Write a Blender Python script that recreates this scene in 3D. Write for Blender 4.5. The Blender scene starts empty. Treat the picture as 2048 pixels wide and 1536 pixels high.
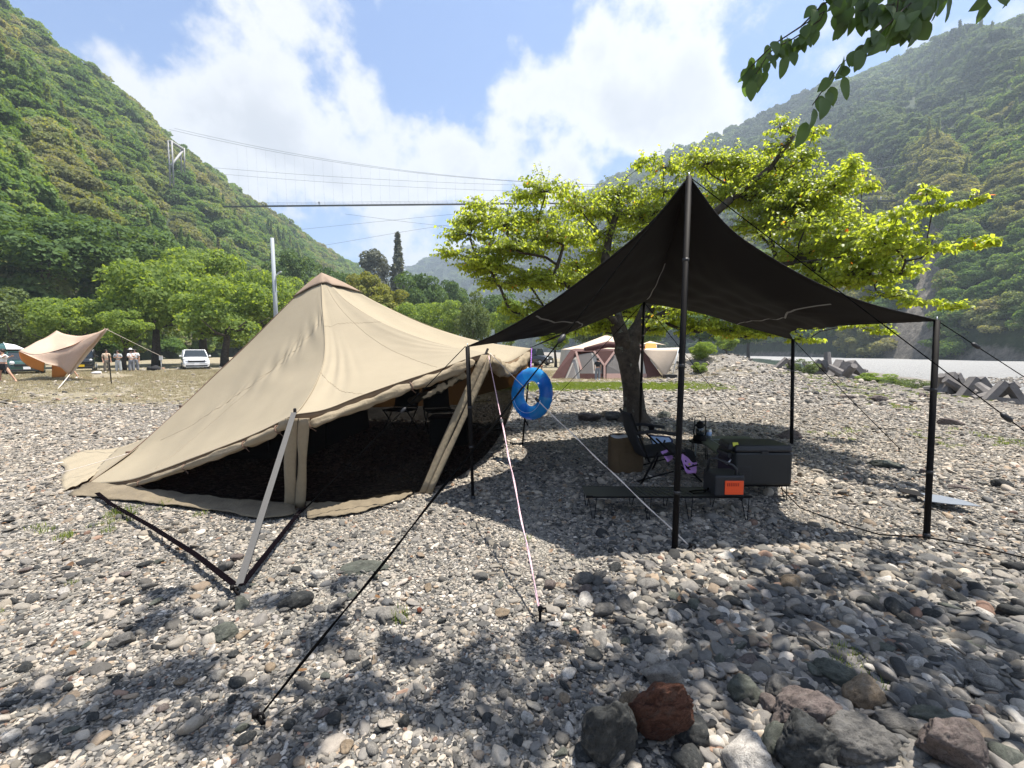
import bpy, bmesh, math, random
import numpy as np
from mathutils import Vector, Matrix, noise
R = math.radians
random.seed(7); rng = np.random.default_rng(7)
scene = bpy.context.scene
COL = scene.collection

# ------------------------------------------------------------------ camera, sky, sun, exposure
F_PX = 900.0; PITCH = math.atan(66/900.0); CAMZ = 1.5
cd = bpy.data.cameras.new("camera"); cam = bpy.data.objects.new("camera", cd); COL.objects.link(cam)
cd.sensor_width = 36.0; cd.lens = 36.0*F_PX/2048; cd.clip_start = 0.05; cd.clip_end = 6000
cam.location = (0, 0, CAMZ); cam.rotation_euler = (math.pi/2-PITCH, 0, 0)
scene.camera = cam
SUN = Vector((0.85, 0.25, 2.85)).normalized()
SUN_EL = math.asin(SUN.z); SUN_AZ = math.atan2(SUN.x, SUN.y)
sl = bpy.data.lights.new("sun", 'SUN'); so = bpy.data.objects.new("sun", sl); COL.objects.link(so)
sl.energy = 5.0; sl.angle = R(0.55); sl.color = (1.0, 0.94, 0.85)
so.rotation_euler = SUN.to_track_quat('Z', 'Y').to_euler(); so.location = (20, 5, 60)
scene.view_settings.view_transform = 'Standard'; scene.view_settings.look = 'None'
scene.view_settings.exposure = 1.2; scene.view_settings.gamma = 1.0
scene.view_settings.use_curve_mapping = False

def tdir(px, py):
    a = (px-1024)/F_PX; b = (768-py)/F_PX
    c, s = math.cos(PITCH), math.sin(PITCH)
    return Vector((a, c+b*s, -s+b*c))
def P(px, py, Y):
    d = tdir(px, py); return Vector((0, 0, CAMZ))+d*(Y/d.y)
def G(px, py, z=0.0):
    d = tdir(px, py); return Vector((0, 0, CAMZ))+d*((z-CAMZ)/d.z)

# sky: Nishita air plus layered noise clouds with broad banks where the photograph has them
world = bpy.data.worlds.new("World"); scene.world = world; world.use_nodes = True
wn = world.node_tree.nodes; wl = world.node_tree.links; wn.clear()
class NT:
    def __init__(s, tree): s.t = tree; s.n = tree.nodes; s.l = tree.links
    def new(s, typ, **kw):
        nd = s.n.new(typ)
        for k, v in kw.items(): setattr(nd, k, v)
        return nd
    def put(s, sock, v):
        if hasattr(v, 'is_linked') or hasattr(v, 'links'): s.l.new(v, sock)
        else: sock.default_value = v
    def math(s, op, a, b=None, c=None, clamp=False):
        nd = s.new('ShaderNodeMath', operation=op); nd.use_clamp = clamp
        s.put(nd.inputs[0], a)
        if b is not None: s.put(nd.inputs[1], b)
        if c is not None: s.put(nd.inputs[2], c)
        return nd.outputs[0]
    def vmath(s, op, a, b=None, scale=None):
        nd = s.new('ShaderNodeVectorMath', operation=op)
        s.put(nd.inputs[0], a)
        if b is not None: s.put(nd.inputs[1], b)
        if scale is not None: s.put(nd.inputs['Scale'], scale)
        return nd.outputs['Value'] if op in ('DOT_PRODUCT', 'LENGTH') else nd.outputs[0]
    def noise(s, vec, scale, detail=4, rough=0.55, dist=0.0, lac=2.0):
        nd = s.new('ShaderNodeTexNoise'); nd.inputs['Scale'].default_value = scale
        nd.inputs['Detail'].default_value = detail; nd.inputs['Roughness'].default_value = rough
        nd.inputs['Distortion'].default_value = dist; nd.inputs['Lacunarity'].default_value = lac
        if vec is not None: s.l.new(vec, nd.inputs['Vector'])
        return nd.outputs['Fac']
    def ramp(s, fac, stops, interp='LINEAR'):
        nd = s.new('ShaderNodeValToRGB'); cr = nd.color_ramp; cr.interpolation = interp
        while len(cr.elements) < len(stops): cr.elements.new(0.5)
        for e, (p, c) in zip(cr.elements, stops):
            e.position = p; e.color = (c[0], c[1], c[2], 1) if not isinstance(c, (int, float)) else (c, c, c, 1)
        s.l.new(fac, nd.inputs[0]); return nd.outputs[0]
    def mix(s, fac, a, b, blend='MIX'):
        nd = s.new('ShaderNodeMix', data_type='RGBA', blend_type=blend)
        s.put(nd.inputs[0], fac)
        for i, v in ((6, a), (7, b)):
            if isinstance(v, tuple): v = (v[0], v[1], v[2], 1)
            s.put(nd.inputs[i], v)
        return nd.outputs[2]
    def smooth(s, v, lo, hi):
        nd = s.new('ShaderNodeMapRange', interpolation_type='SMOOTHSTEP')
        s.put(nd.inputs[0], v); nd.inputs[1].default_value = lo; nd.inputs[2].default_value = hi
        return nd.outputs[0]
W = NT(world.node_tree)
tc = W.new('ShaderNodeTexCoord'); dvec = tc.outputs['Generated']
nrm = W.vmath('NORMALIZE', dvec)
sky = W.new('ShaderNodeTexSky', sky_type='NISHITA'); sky.sun_disc = False
sky.sun_elevation = SUN_EL; sky.sun_rotation = SUN_AZ; sky.air_density = 1.0; sky.dust_density = 1.2; sky.ozone_density = 1.3
# cloud layer coordinates: shared projection on a high dome
sep = W.new('ShaderNodeSeparateXYZ'); W.l.new(nrm, sep.inputs[0])
zz = W.math('MAXIMUM', sep.outputs[2], 0.0); zz = W.math('ADD', zz, 0.22)
comb = W.new('ShaderNodeCombineXYZ')
W.l.new(W.math('DIVIDE', sep.outputs[0], zz), comb.inputs[0]); W.l.new(W.math('DIVIDE', sep.outputs[1], zz), comb.inputs[1])
mp = W.new('ShaderNodeMapping'); mp.inputs['Rotation'].default_value = (0, 0, R(35)); mp.inputs['Scale'].default_value = (1.0, 0.55, 1.0); mp.inputs['Location'].default_value = (3.3, 1.2, 0)
W.l.new(comb.outputs[0], mp.inputs[0])
cv = mp.outputs[0]
n1 = W.noise(cv, 1.5, 8, 0.52, 0.15); n2 = W.noise(cv, 4.5, 6, 0.55)
nsph = W.noise(nrm, 6.5, 10, 0.58, 0.0)     # puffy cumulus detail
def ctr(v, k): return W.math('MULTIPLY', W.math('SUBTRACT', v, 0.5), k)
base = W.math('ADD', W.math('ADD', ctr(n1, 1.0), ctr(n2, 0.40)), W.math('ADD', ctr(nsph, 1.25), 0.485))
bias = None
BANKS = [  # (px, py, sharpness, amount): broad cloud banks (+) and openings (-)
 (520,240,120,.13),(700,250,120,.15),(860,290,110,.17),(1000,345,140,.15),(370,200,200,.15),(760,350,120,.14),(600,330,160,.13),(820,430,260,.13),(290,150,400,.12),(1100,370,260,.13),
 (560,20,120,.17),(420,-10,200,.12),(230,40,400,.10),(800,-60,120,.12),(1010,130,260,.15),(1060,200,260,.14),(1200,120,160,.14),(1190,200,260,.12),(1330,200,200,.14),(1400,60,120,.12),(1480,150,160,.13),(1400,230,200,.12),(1300,290,300,.15),(1420,250,300,.12),(1600,60,200,.12),
 (1640,130,300,.08),(1950,-40,100,.08),
 (620,140,500,-.16),(760,110,300,-.22),(880,90,300,-.22),(900,190,500,-.20),(960,30,500,-.16),(1120,30,500,-.14),(330,90,700,-.20),(150,20,300,-.12),(1080,300,900,-.20),(1170,280,900,-.14),(680,430,900,-.2),(760,480,900,-.1),(1545,185,500,-.2),(1610,60,400,-.10),(1500,90,900,-.10),(1120,80,900,-.14),(1250,80,900,-.1),(420,110,500,-.16),(540,130,500,-.10),(1330,20,900,-.12),(1130,240,500,-.12),(1230,20,500,-.12),(1290,170,900,-.10),(640,240,900,-.10),(1080,90,500,-.06),(450,200,900,-.08)]
for (px, py, k, a) in BANKS:
    d = tdir(px, py).normalized()
    dot = W.vmath('DOT_PRODUCT', nrm, (d.x, d.y, d.z))
    e = W.math('MULTIPLY', W.math('EXPONENT', W.math('MULTIPLY', W.math('SUBTRACT', dot, 1.0), float(k))), float(a))
    bias = e if bias is None else W.math('ADD', bias, e)
dens = W.math('ADD', base, bias)
mask = W.smooth(dens, 0.47, 0.69)
core = W.smooth(dens, 0.66, 0.98)
tex = W.noise(nrm, 9.0, 5, 0.5)
cloudcol = W.mix(core, (5.0, 5.05, 5.15), (3.7, 3.8, 4.0))
cloudcol = W.mix(W.math('MULTIPLY', W.smooth(tex, 0.35, 0.7), 0.35), cloudcol, (5.3, 5.3, 5.35))
skyc = W.vmath('MULTIPLY', sky.outputs[0], (0.74, 0.86, 1.06))
skyc = W.mix(0.10, skyc, (3.0, 3.9, 5.2))
fin = W.mix(W.math('MULTIPLY', mask, 0.96), skyc, cloudcol)
bg = W.new('ShaderNodeBackground'); W.l.new(fin, bg.inputs[0]); bg.inputs[1].default_value = 0.084
wo = W.new('ShaderNodeOutputWorld'); W.l.new(bg.outputs[0], wo.inputs[0])

# ------------------------------------------------------------------ helpers
def link(o): COL.objects.link(o); return o
def setp(o, label=None, cat=None, group=None, kind=None):
    if label: o['label'] = label
    if cat: o['category'] = cat
    if group: o['group'] = group
    if kind: o['kind'] = kind
    return o
def empty(name, loc, label, cat, group=None, rz=0.0):
    o = bpy.data.objects.new(name, None); o.empty_display_size = 0.1; link(o)
    o.location = loc; o.rotation_euler = (0, 0, rz); return setp(o, label, cat, group)
def np_mesh(name, V, Fc, smooth=False, attrs=None):
    V = np.asarray(V, dtype=np.float32); Fc = np.asarray(Fc, dtype=np.int32)
    me = bpy.data.meshes.new(name); me.vertices.add(len(V)); me.vertices.foreach_set('co', V.ravel())
    k = Fc.shape[1]; me.loops.add(Fc.size); me.loops.foreach_set('vertex_index', Fc.ravel())
    me.polygons.add(len(Fc)); me.polygons.foreach_set('loop_start', np.arange(0, Fc.size, k, dtype=np.int32))
    me.polygons.foreach_set('loop_total', np.full(len(Fc), k, dtype=np.int32))
    if smooth: me.polygons.foreach_set('use_smooth', np.ones(len(Fc), dtype=bool))
    if attrs:
        for nm, (typ, dat) in attrs.items():
            a = me.attributes.new(nm, typ, 'POINT')
            a.data.foreach_set('vector' if typ == 'FLOAT_VECTOR' else 'value', np.asarray(dat).ravel())
    me.update(); me.validate(); return me
class MB:
    """collects simple solids into one mesh"""
    def __init__(s): s.v = []; s.f = []; s.sm = []
    def add(s, vs, fs, smooth=False):
        o = len(s.v); s.v += [tuple(x) for x in vs]; s.f += [tuple(i+o for i in f) for f in fs]; s.sm += [smooth]*len(fs); return s
    def box(s, c, d, rz=0.0, taper=(1, 1), shear=(0, 0), M=None):
        hx, hy, hz = d[0]/2, d[1]/2, d[2]/2; vs = []
        for sz in (-1, 1):
            tx, ty = (taper if sz > 0 else (1, 1))
            for sx, sy in ((-1, -1), (1, -1), (1, 1), (-1, 1)):
                vs.append(Vector((sx*hx*tx+(shear[0] if sz > 0 else 0), sy*hy*ty+(shear[1] if sz > 0 else 0), sz*hz)))
        rot = Matrix.Rotation(rz, 3, 'Z') if M is None else M
        vs = [rot @ v+Vector(c) for v in vs]
        return s.add(vs, [(0, 3, 2, 1), (4, 5, 6, 7), (0, 1, 5, 4), (1, 2, 6, 5), (2, 3, 7, 6), (3, 0, 4, 7)])
    def tube(s, pts, r, n=8, caps=True, smooth=True, flat=None):
        pts = [Vector(p) for p in pts]
        rs = r if isinstance(r, (list, tuple)) else [r]*len(pts)
        vs = []; up = None
        for i, p in enumerate(pts):
            t = (pts[min(i+1, len(pts)-1)]-pts[max(i-1, 0)]).normalized()
            if up is None:
                a = Vector((0, 0, 1)) if abs(t.z) < 0.9 else Vector((1, 0, 0)); up = t.cross(a).normalized()
            u = (up-t*up.dot(t)).normalized(); w = t.cross(u); up = u
            for k in range(n):
                an = 2*math.pi*k/n; vs.append(p+(u*math.cos(an)+w*math.sin(an))*rs[i])
        fs = []
        for i in range(len(pts)-1):
            for k in range(n):
                a = i*n+k; b = i*n+(k+1) % n; fs.append((a, b, b+n, a+n))
        if caps: fs.append(tuple(range(n))[::-1]); fs.append(tuple((len(pts)-1)*n+k for k in range(n)))
        return s.add(vs, fs, smooth)
    def lathe(s, c, prof, n=16, axis='z'):
        vs = []; c = Vector(c)
        for (r, z) in prof:
            for k in range(n):
                a = 2*math.pi*k/n
                v = Vector((r*math.cos(a), r*math.sin(a), z))
                if axis == 'x': v = Vector((v.z, v.x, v.y))
                if axis == 'y': v = Vector((v.x, v.z, v.y))
                vs.append(c+v)
        fs = []
        for i in range(len(prof)-1):
            for k in range(n):
                a = i*n+k; b = i*n+(k+1) % n; fs.append((a, b, b+n, a+n))
        fs.append(tuple(range(n))[::-1]); fs.append(tuple((len(prof)-1)*n+k for k in range(n)))
        return s.add(vs, fs, True)
    def slab(s, poly, th, n=None):
        """polygon (list of 3D points) given a thickness"""
        poly = [Vector(p) for p in poly]
        if n is None:
            n = Vector((0, 0, 0))
            for i in range(len(poly)): n += poly[i].cross(poly[(i+1) % len(poly)])
            n = n.normalized()
        k = len(poly); vs = poly+[p-n*th for p in poly]
        fs = [tuple(range(k)), tuple(range(2*k-1, k-1, -1))]+[(i, k+i, k+(i+1) % k, (i+1) % k) for i in range(k)]
        return s.add(vs, fs)
    def sweepflat(s, pts, w, side, th=0.004):
        """flat ribbon along pts, width w along the side vector"""
        pts = [Vector(p) for p in pts]; vs = []
        for i, p in enumerate(pts):
            t = (pts[min(i+1, len(pts)-1)]-pts[max(i-1, 0)]).normalized()
            sd = (side if not callable(side) else side(i)); sd = (sd-t*sd.dot(t)).normalized(); nn = t.cross(sd).normalized()
            vs += [p+sd*w/2+nn*th/2, p-sd*w/2+nn*th/2, p-sd*w/2-nn*th/2, p+sd*w/2-nn*th/2]
        fs = []
        for i in range(len(pts)-1):
            for k in range(4): a = i*4+k; b = i*4+(k+1) % 4; fs.append((a, b, b+4, a+4))
        fs += [(3, 2, 1, 0), tuple(len(vs)-4+k for k in range(4))]
        return s.add(vs, fs)
    def build(s, name, mat, parent=None, bevel=0.0, world=True):
        me = bpy.data.meshes.new(name); me.from_pydata([tuple(v) for v in s.v], [], s.f); me.update()
        me.polygons.foreach_set('use_smooth', s.sm)
        me.materials.append(mat)
        o = bpy.data.objects.new(name, me); link(o)
        if bevel:
            b = o.modifiers.new('bevel', 'BEVEL'); b.width = bevel; b.segments = 2; b.limit_method = 'ANGLE'; b.angle_limit = R(40)
        if parent is not None: attach(o, parent)
        return o
def wmat(o):
    m = Matrix.Translation(o.location) @ o.rotation_euler.to_matrix().to_4x4() @ Matrix.Diagonal((*o.scale, 1))
    return m
def attach(o, parent):
    """parent o; o's mesh is in world coordinates, the parent's own transform is undone"""
    o.parent = parent
    if parent.type == 'EMPTY': o.matrix_parent_inverse = wmat(parent).inverted()
def obj_from(me, name, mat=None, parent=None):
    if mat is not None: me.materials.append(mat)
    o = bpy.data.objects.new(name, me); link(o)
    if parent is not None: attach(o, parent)
    return o

# ------------------------------------------------------------------ materials
def principled(name, col, rough=0.7, metal=0.0, spec=0.4, var=0.12, scale=8.0, bump=0.0, bscale=40.0, trans=None, coat=0.0, bdist=0.01):
    m = bpy.data.materials.new(name); m.use_nodes = True; T = NT(m.node_tree); T.n.clear()
    out = T.new('ShaderNodeOutputMaterial'); b = T.new('ShaderNodeBsdfPrincipled')
    t = T.new('ShaderNodeTexCoord')
    nz = T.noise(t.outputs['Object'], scale, 5, 0.6)
    lo = tuple(c*(1-var) for c in col); hi = tuple(min(1, c*(1+var)) for c in col)
    T.l.new(T.ramp(nz, [(0.3, lo), (0.7, hi)]), b.inputs['Base Color'])
    b.inputs['Roughness'].default_value = rough; b.inputs['Metallic'].default_value = metal
    b.inputs['Specular IOR Level'].default_value = spec; b.inputs['Coat Weight'].default_value = coat
    if bump:
        bn = T.new('ShaderNodeBump'); bn.inputs['Strength'].default_value = bump; bn.inputs['Distance'].default_value = bdist
        T.l.new(T.noise(t.outputs['Object'], bscale, 4, 0.6), bn.inputs['Height']); T.l.new(bn.outputs[0], b.inputs['Normal'])
    sh = b.outputs[0]
    if trans:
        tr = T.new('ShaderNodeBsdfTranslucent'); tr.inputs[0].default_value = (*trans[1], 1)
        mx = T.new('ShaderNodeMixShader'); mx.inputs[0].default_value = trans[0]
        T.l.new(sh, mx.inputs[1]); T.l.new(tr.outputs[0], mx.inputs[2]); sh = mx.outputs[0]
    T.l.new(sh, out.inputs[0]); return m
def leafmat(name, stops, trans=0.45, tcol=1.6, rough=0.45, patch=0.0, nscale=0.02, pstops=None, spec=0.35, warm=(1.35, 1.25, 0.35)):
    """leaf colours vary from tree to tree (per object random) and leaf to leaf (noise)"""
    m = bpy.data.materials.new(name); m.use_nodes = True; T = NT(m.node_tree); T.n.clear()
    out = T.new('ShaderNodeOutputMaterial'); b = T.new('ShaderNodeBsdfPrincipled')
    oi = T.new('ShaderNodeObjectInfo'); geo = T.new('ShaderNodeNewGeometry')
    rnd = oi.outputs['Random']
    leafr = geo.outputs['Random Per Island']
    tcn = T.new('ShaderNodeTexCoord')
    f = T.math('ADD', T.math('MULTIPLY', rnd, 0.62 if patch else 0.0), T.math('MULTIPLY', leafr, 0.38 if patch else 1.0))
    col = T.ramp(f, stops)
    if patch:
        nz = T.noise(oi.outputs['Location'], nscale, 3, 0.5)
        col = T.mix(T.smooth(nz, 0.5, 0.62), col, T.ramp(f, pstops))
    b.inputs['Roughness'].default_value = rough; b.inputs['Specular IOR Level'].default_value = spec
    T.l.new(col, b.inputs['Base Color'])
    tr = T.new('ShaderNodeBsdfTranslucent')
    T.l.new(T.vmath('MULTIPLY', T.vmath('SCALE', col, scale=tcol), warm), tr.inputs[0])
    mx = T.new('ShaderNodeMixShader'); mx.inputs[0].default_value = trans
    T.l.new(b.outputs[0], mx.inputs[1]); T.l.new(tr.outputs[0], mx.inputs[2]); T.l.new(mx.outputs[0], out.inputs[0])
    return m

M = {}
M['canvas'] = principled('canvas_beige', (0.323, 0.277, 0.196), 0.85, var=0.04, scale=3, bump=0.12, bscale=9, bdist=0.02, trans=(0.16, (0.645, 0.310, 0.103)))
M['canvas_roll'] = principled('canvas_rolled', (0.271, 0.221, 0.148), 0.85, var=0.08, scale=20, bump=0.5, bscale=25, bdist=0.02, trans=(0.1, (0.574, 0.295, 0.115)))
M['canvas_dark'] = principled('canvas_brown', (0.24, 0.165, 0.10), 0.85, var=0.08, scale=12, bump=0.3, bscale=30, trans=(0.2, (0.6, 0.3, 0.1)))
M['canvas_cap'] = principled('canvas_cap_brown', (0.255, 0.187, 0.136), 0.85, var=0.08, scale=12, bump=0.2, bscale=30)
M['canvas_shaded'] = principled('canvas_flap_shaded', (0.153, 0.124, 0.083), 0.9, var=0.2, scale=6, bump=0.6, bscale=14, bdist=0.03)  # tent canvas darkened: the shade under the eave is put into the colour
M['seam'] = principled('seam_brown', (0.16, 0.10, 0.07), 0.8)
M['black_fabric'] = principled('black_fabric', (0.012, 0.011, 0.011), 0.8, spec=0.25, var=0.1, bump=0.15, bscale=5, bdist=0.02, trans=(0.28, (0.06, 0.045, 0.032)))
M['tape'] = principled('seam_tape_grey', (0.26, 0.25, 0.235), 0.6)
M['black_metal'] = principled('black_metal', (0.008, 0.007, 0.007), 0.65, spec=0.12, var=0.2, scale=30)
M['black_plastic'] = principled('black_plastic', (0.022, 0.022, 0.024), 0.5, var=0.1, bump=0.1, bscale=300, bdist=0.001)
M['grey_plastic'] = principled('dark_grey_plastic', (0.013, 0.014, 0.015), 0.5, var=0.08)
M['orange'] = principled('orange_plastic', (0.95, 0.095, 0.02), 0.45, var=0.03)
M['yellow'] = principled('yellow_sticker', (0.55, 0.55, 0.05), 0.5, var=0.05)
M['olive'] = principled('olive_metal', (0.075, 0.085, 0.055), 0.55, var=0.1)
M['tabletop'] = principled('dark_table_metal', (0.04, 0.04, 0.034), 0.5, var=0.1)
M['steel'] = principled('steel', (0.55, 0.55, 0.55), 0.35, metal=0.9)
M['galv'] = principled('galvanised', (0.42, 0.45, 0.47), 0.55, metal=0.3, var=0.1)
M['rope_black'] = principled('rope_black', (0.005, 0.005, 0.005), 1.0, spec=0.0, var=0.3, scale=200)
M['rope_white'] = principled('rope_pale', (0.62, 0.55, 0.485), 0.8, var=0.2, scale=150)
M['rope_pink'] = principled('rope_pink', (0.62, 0.42, 0.46), 0.8, var=0.35, scale=60)
M['strap'] = principled('webbing_black', (0.004, 0.003, 0.004), 1.0, spec=0.0, var=0.15, scale=100, bump=0.3, bscale=300, bdist=0.002)
M['strap_grey'] = principled('webbing_grey', (0.065, 0.063, 0.06), 0.6, var=0.12, scale=100, bump=0.3, bscale=300, bdist=0.002)
M['tote'] = principled('tote_canvas', (0.105, 0.068, 0.034), 0.9, var=0.12, scale=10, bump=0.4, bscale=30)
M['white_cloth'] = principled('white_cloth', (0.75, 0.74, 0.74), 0.85, var=0.05, bump=0.3, bscale=12)
M['lilac'] = principled('lilac_cloth', (0.55, 0.28, 0.65), 0.8, var=0.1, bump=0.2, bscale=20)
M['paleblue'] = principled('pale_blue_cloth', (0.45, 0.58, 0.80), 0.8, var=0.05)
M['navy'] = principled('navy_cloth', (0.03, 0.035, 0.09), 0.8)
M['wood'] = principled('wood_brown', (0.22, 0.10, 0.045), 0.6, var=0.25, scale=15)
M['sheet_grey'] = principled('grey_plastic_sheet', (0.16, 0.18, 0.21), 0.45, var=0.06, spec=0.5)
M['skin'] = principled('skin', (0.48, 0.28, 0.19), 0.6, var=0.04)
M['hair'] = principled('hair_dark', (0.02, 0.014, 0.01), 0.6)
M['grey_cloth'] = principled('grey_trousers', (0.20, 0.21, 0.23), 0.9, var=0.1)
M['palegrey_cloth'] = principled('pale_grey_trousers', (0.42, 0.44, 0.44), 0.9, var=0.1)
M['brown_cloth'] = principled('brown_trousers', (0.17, 0.15, 0.12), 0.9, var=0.1)
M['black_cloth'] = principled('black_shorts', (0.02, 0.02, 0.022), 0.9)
M['car_green'] = principled('car_paint_green', (0.012, 0.06, 0.048), 0.25, coat=1.0, var=0.02)
M['car_black'] = principled('car_paint_black', (0.012, 0.013, 0.014), 0.25, coat=1.0, var=0.02)
M['car_white'] = principled('car_paint_white', (0.80, 0.80, 0.80), 0.25, coat=1.0, var=0.01)
M['glass_dark'] = principled('car_glass', (0.015, 0.02, 0.022), 0.08, spec=0.8, var=0.02)
M['lamp'] = principled('headlamp_glass', (0.7, 0.72, 0.75), 0.1, spec=0.8, var=0.03)
M['tyre'] = principled('tyre_rubber', (0.02, 0.02, 0.02), 0.85)
M['plate_white'] = principled('plate_white', (0.8, 0.8, 0.8), 0.5, var=0.02)
M['plate_yellow'] = principled('plate_yellow', (0.85, 0.55, 0.03), 0.5, var=0.02)
M['tent_brown'] = principled('tent_maroon', (0.10, 0.045, 0.038), 0.8, var=0.1, bump=0.3, bscale=3, bdist=0.05, trans=(0.15, (0.4, 0.15, 0.12)))
M['tent_pink'] = principled('tent_pinkish_trim', (0.42, 0.27, 0.23), 0.8, var=0.05)
M['tent_grey'] = principled('tent_screen_grey', (0.16, 0.145, 0.135), 0.8, var=0.12, scale=2)
M['tent_white'] = principled('tent_white_panel', (0.42, 0.39, 0.35), 0.8, var=0.05)
M['tarp_tan'] = principled('tarp_tan', (0.55, 0.43, 0.33), 0.8, var=0.05, bump=0.35, bscale=1.6, bdist=0.1, trans=(0.3, (0.765, 0.378, 0.108)))
M['tent_cream'] = principled('tent_cream', (0.50, 0.40, 0.30), 0.8, var=0.05)
M['tent_orange'] = principled('tent_orange', (0.60, 0.27, 0.06), 0.8, var=0.05, trans=(0.3, (0.9, 0.4, 0.1)))
M['concrete'] = principled('concrete_block', (0.15, 0.137, 0.128), 0.9, var=0.25, scale=2.5, bump=0.5, bscale=8, bdist=0.03)
M['bridge'] = principled('bridge_dark_steel', (0.05, 0.055, 0.06), 0.7)
M['bridge_pale'] = principled('bridge_tower_paint', (0.30, 0.30, 0.30), 0.6, var=0.1, scale=0.5)
M['pole_grey'] = principled('pole_concrete', (0.30, 0.33, 0.36), 0.7, var=0.08, scale=2)
M['purple'] = principled('purple_cord', (0.22, 0.08, 0.36), 0.7)

# insect screen: real open weave seen as partly transparent cloth
m = bpy.data.materials.new('black_screen_net'); m.use_nodes = True; T = NT(m.node_tree); T.n.clear()
out = T.new('ShaderNodeOutputMaterial'); tr = T.new('ShaderNodeBsdfTransparent'); tr.inputs[0].default_value = (1, 1, 1, 1)
df = T.new('ShaderNodeBsdfPrincipled'); df.inputs['Base Color'].default_value = (0.012, 0.011, 0.011, 1); df.inputs['Roughness'].default_value = 1.0; df.inputs['Specular IOR Level'].default_value = 0.0; df.inputs['Base Color'].default_value = (0.004, 0.004, 0.004, 1)
mx = T.new('ShaderNodeMixShader'); mx.inputs[0].default_value = 0.80
T.l.new(tr.outputs[0], mx.inputs[1]); T.l.new(df.outputs[0], mx.inputs[2]); T.l.new(mx.outputs[0], out.inputs[0]); M['net'] = m
# blue see-through vinyl with bands of deeper blue
m = bpy.data.materials.new('blue_vinyl'); m.use_nodes = True; T = NT(m.node_tree); T.n.clear()
out = T.new('ShaderNodeOutputMaterial'); b = T.new('ShaderNodeBsdfPrincipled'); t = T.new('ShaderNodeTexCoord')
at = T.new('ShaderNodeAttribute'); at.attribute_name = 'band'
T.l.new(T.mix(T.math('GREATER_THAN', at.outputs['Fac'], 0.5), (0.03, 0.30, 0.62), (0.008, 0.09, 0.55)), b.inputs['Base Color'])
b.inputs['Roughness'].default_value = 0.12; b.inputs['Coat Weight'].default_value = 0.6
tl = T.new('ShaderNodeBsdfTranslucent'); tl.inputs[0].default_value = (0.10, 0.50, 0.90, 1)
tp = T.new('ShaderNodeBsdfTransparent'); tp.inputs[0].default_value = (0.30, 0.62, 0.95, 1)
m1 = T.new('ShaderNodeMixShader'); m1.inputs[0].default_value = 0.40; T.l.new(b.outputs[0], m1.inputs[1]); T.l.new(tl.outputs[0], m1.inputs[2])
m2 = T.new('ShaderNodeMixShader'); m2.inputs[0].default_value = 0.28; T.l.new(m1.outputs[0], m2.inputs[1]); T.l.new(tp.outputs[0], m2.inputs[2])
T.l.new(m2.outputs[0], out.inputs[0]); M['vinyl'] = m

# leaves
M['leaf_hero'] = leafmat('leaf_cherry', [(0.0, (0.10, 0.14, 0.022)), (0.5, (0.165, 0.21, 0.033)), (0.994, (0.19, 0.25, 0.05)), (0.997, (0.35, 0.18, 0.02)), (1.0, (0.40, 0.10, 0.02))], trans=0.55, tcol=2.7, spec=0.45, warm=(1.38, 1.22, 0.5))
M['leaf_over'] = leafmat('leaf_overhang', [(0.0, (0.04, 0.065, 0.03)), (1.0, (0.09, 0.14, 0.045))], trans=0.4, tcol=1.9, warm=(1.05, 1.15, 0.5))
M['leaf_light'] = leafmat('leaf_light', [(0.0, (0.097, 0.150, 0.040)), (1.0, (0.185, 0.246, 0.070))], trans=0.42, tcol=2.0, spec=0.12, rough=0.65)
M['leaf_dark'] = leafmat('leaf_dark', [(0.0, (0.045, 0.085, 0.028)), (1.0, (0.10, 0.16, 0.05))], trans=0.3, tcol=1.5, spec=0.12, rough=0.65)
M['leaf_olive'] = leafmat('leaf_olive', [(0.0, (0.07, 0.10, 0.04)), (1.0, (0.13, 0.17, 0.07))], trans=0.3, tcol=1.5, spec=0.12, rough=0.65)
M['leaf_yellow'] = leafmat('leaf_yellow', [(0.0, (0.12, 0.14, 0.025)), (1.0, (0.22, 0.22, 0.05))], trans=0.3, tcol=1.5, spec=0.12, rough=0.65)
M['leaf_grey'] = leafmat('leaf_grey', [(0.0, (0.07, 0.08, 0.06)), (1.0, (0.15, 0.16, 0.12))], trans=0.2, tcol=1.2, spec=0.12, rough=0.65)
FST = [(0.0, (0.042, 0.081, 0.027)), (0.3, (0.083, 0.145, 0.042)), (0.6, (0.125, 0.193, 0.059)), (0.85, (0.179, 0.225, 0.089)), (1.0, (0.191, 0.161, 0.134))]
M['leaf_forest'] = leafmat('leaf_forest', FST, trans=0.35, tcol=1.9, spec=0.1, rough=0.7, patch=1, nscale=0.028, pstops=[(0, (0.100, 0.112, 0.056)), (0.5, (0.163, 0.175, 0.081)), (1, (0.237, 0.219, 0.131))])
M['leaf_forest2'] = leafmat('leaf_forest_far', [(0, (0.053, 0.091, 0.042)), (0.5, (0.102, 0.156, 0.066)), (1, (0.167, 0.204, 0.112))], trans=0.3, tcol=1.5, spec=0.1, rough=0.7, patch=1, nscale=0.012, pstops=[(0, (0.017, 0.038, 0.027)), (0.5, (0.036, 0.064, 0.039)), (1, (0.071, 0.096, 0.059))])
M['bark'] = principled('bark_lichen', (0.055, 0.045, 0.036), 0.95, var=0.55, scale=14, bump=0.9, bscale=22, bdist=0.03)
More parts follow.
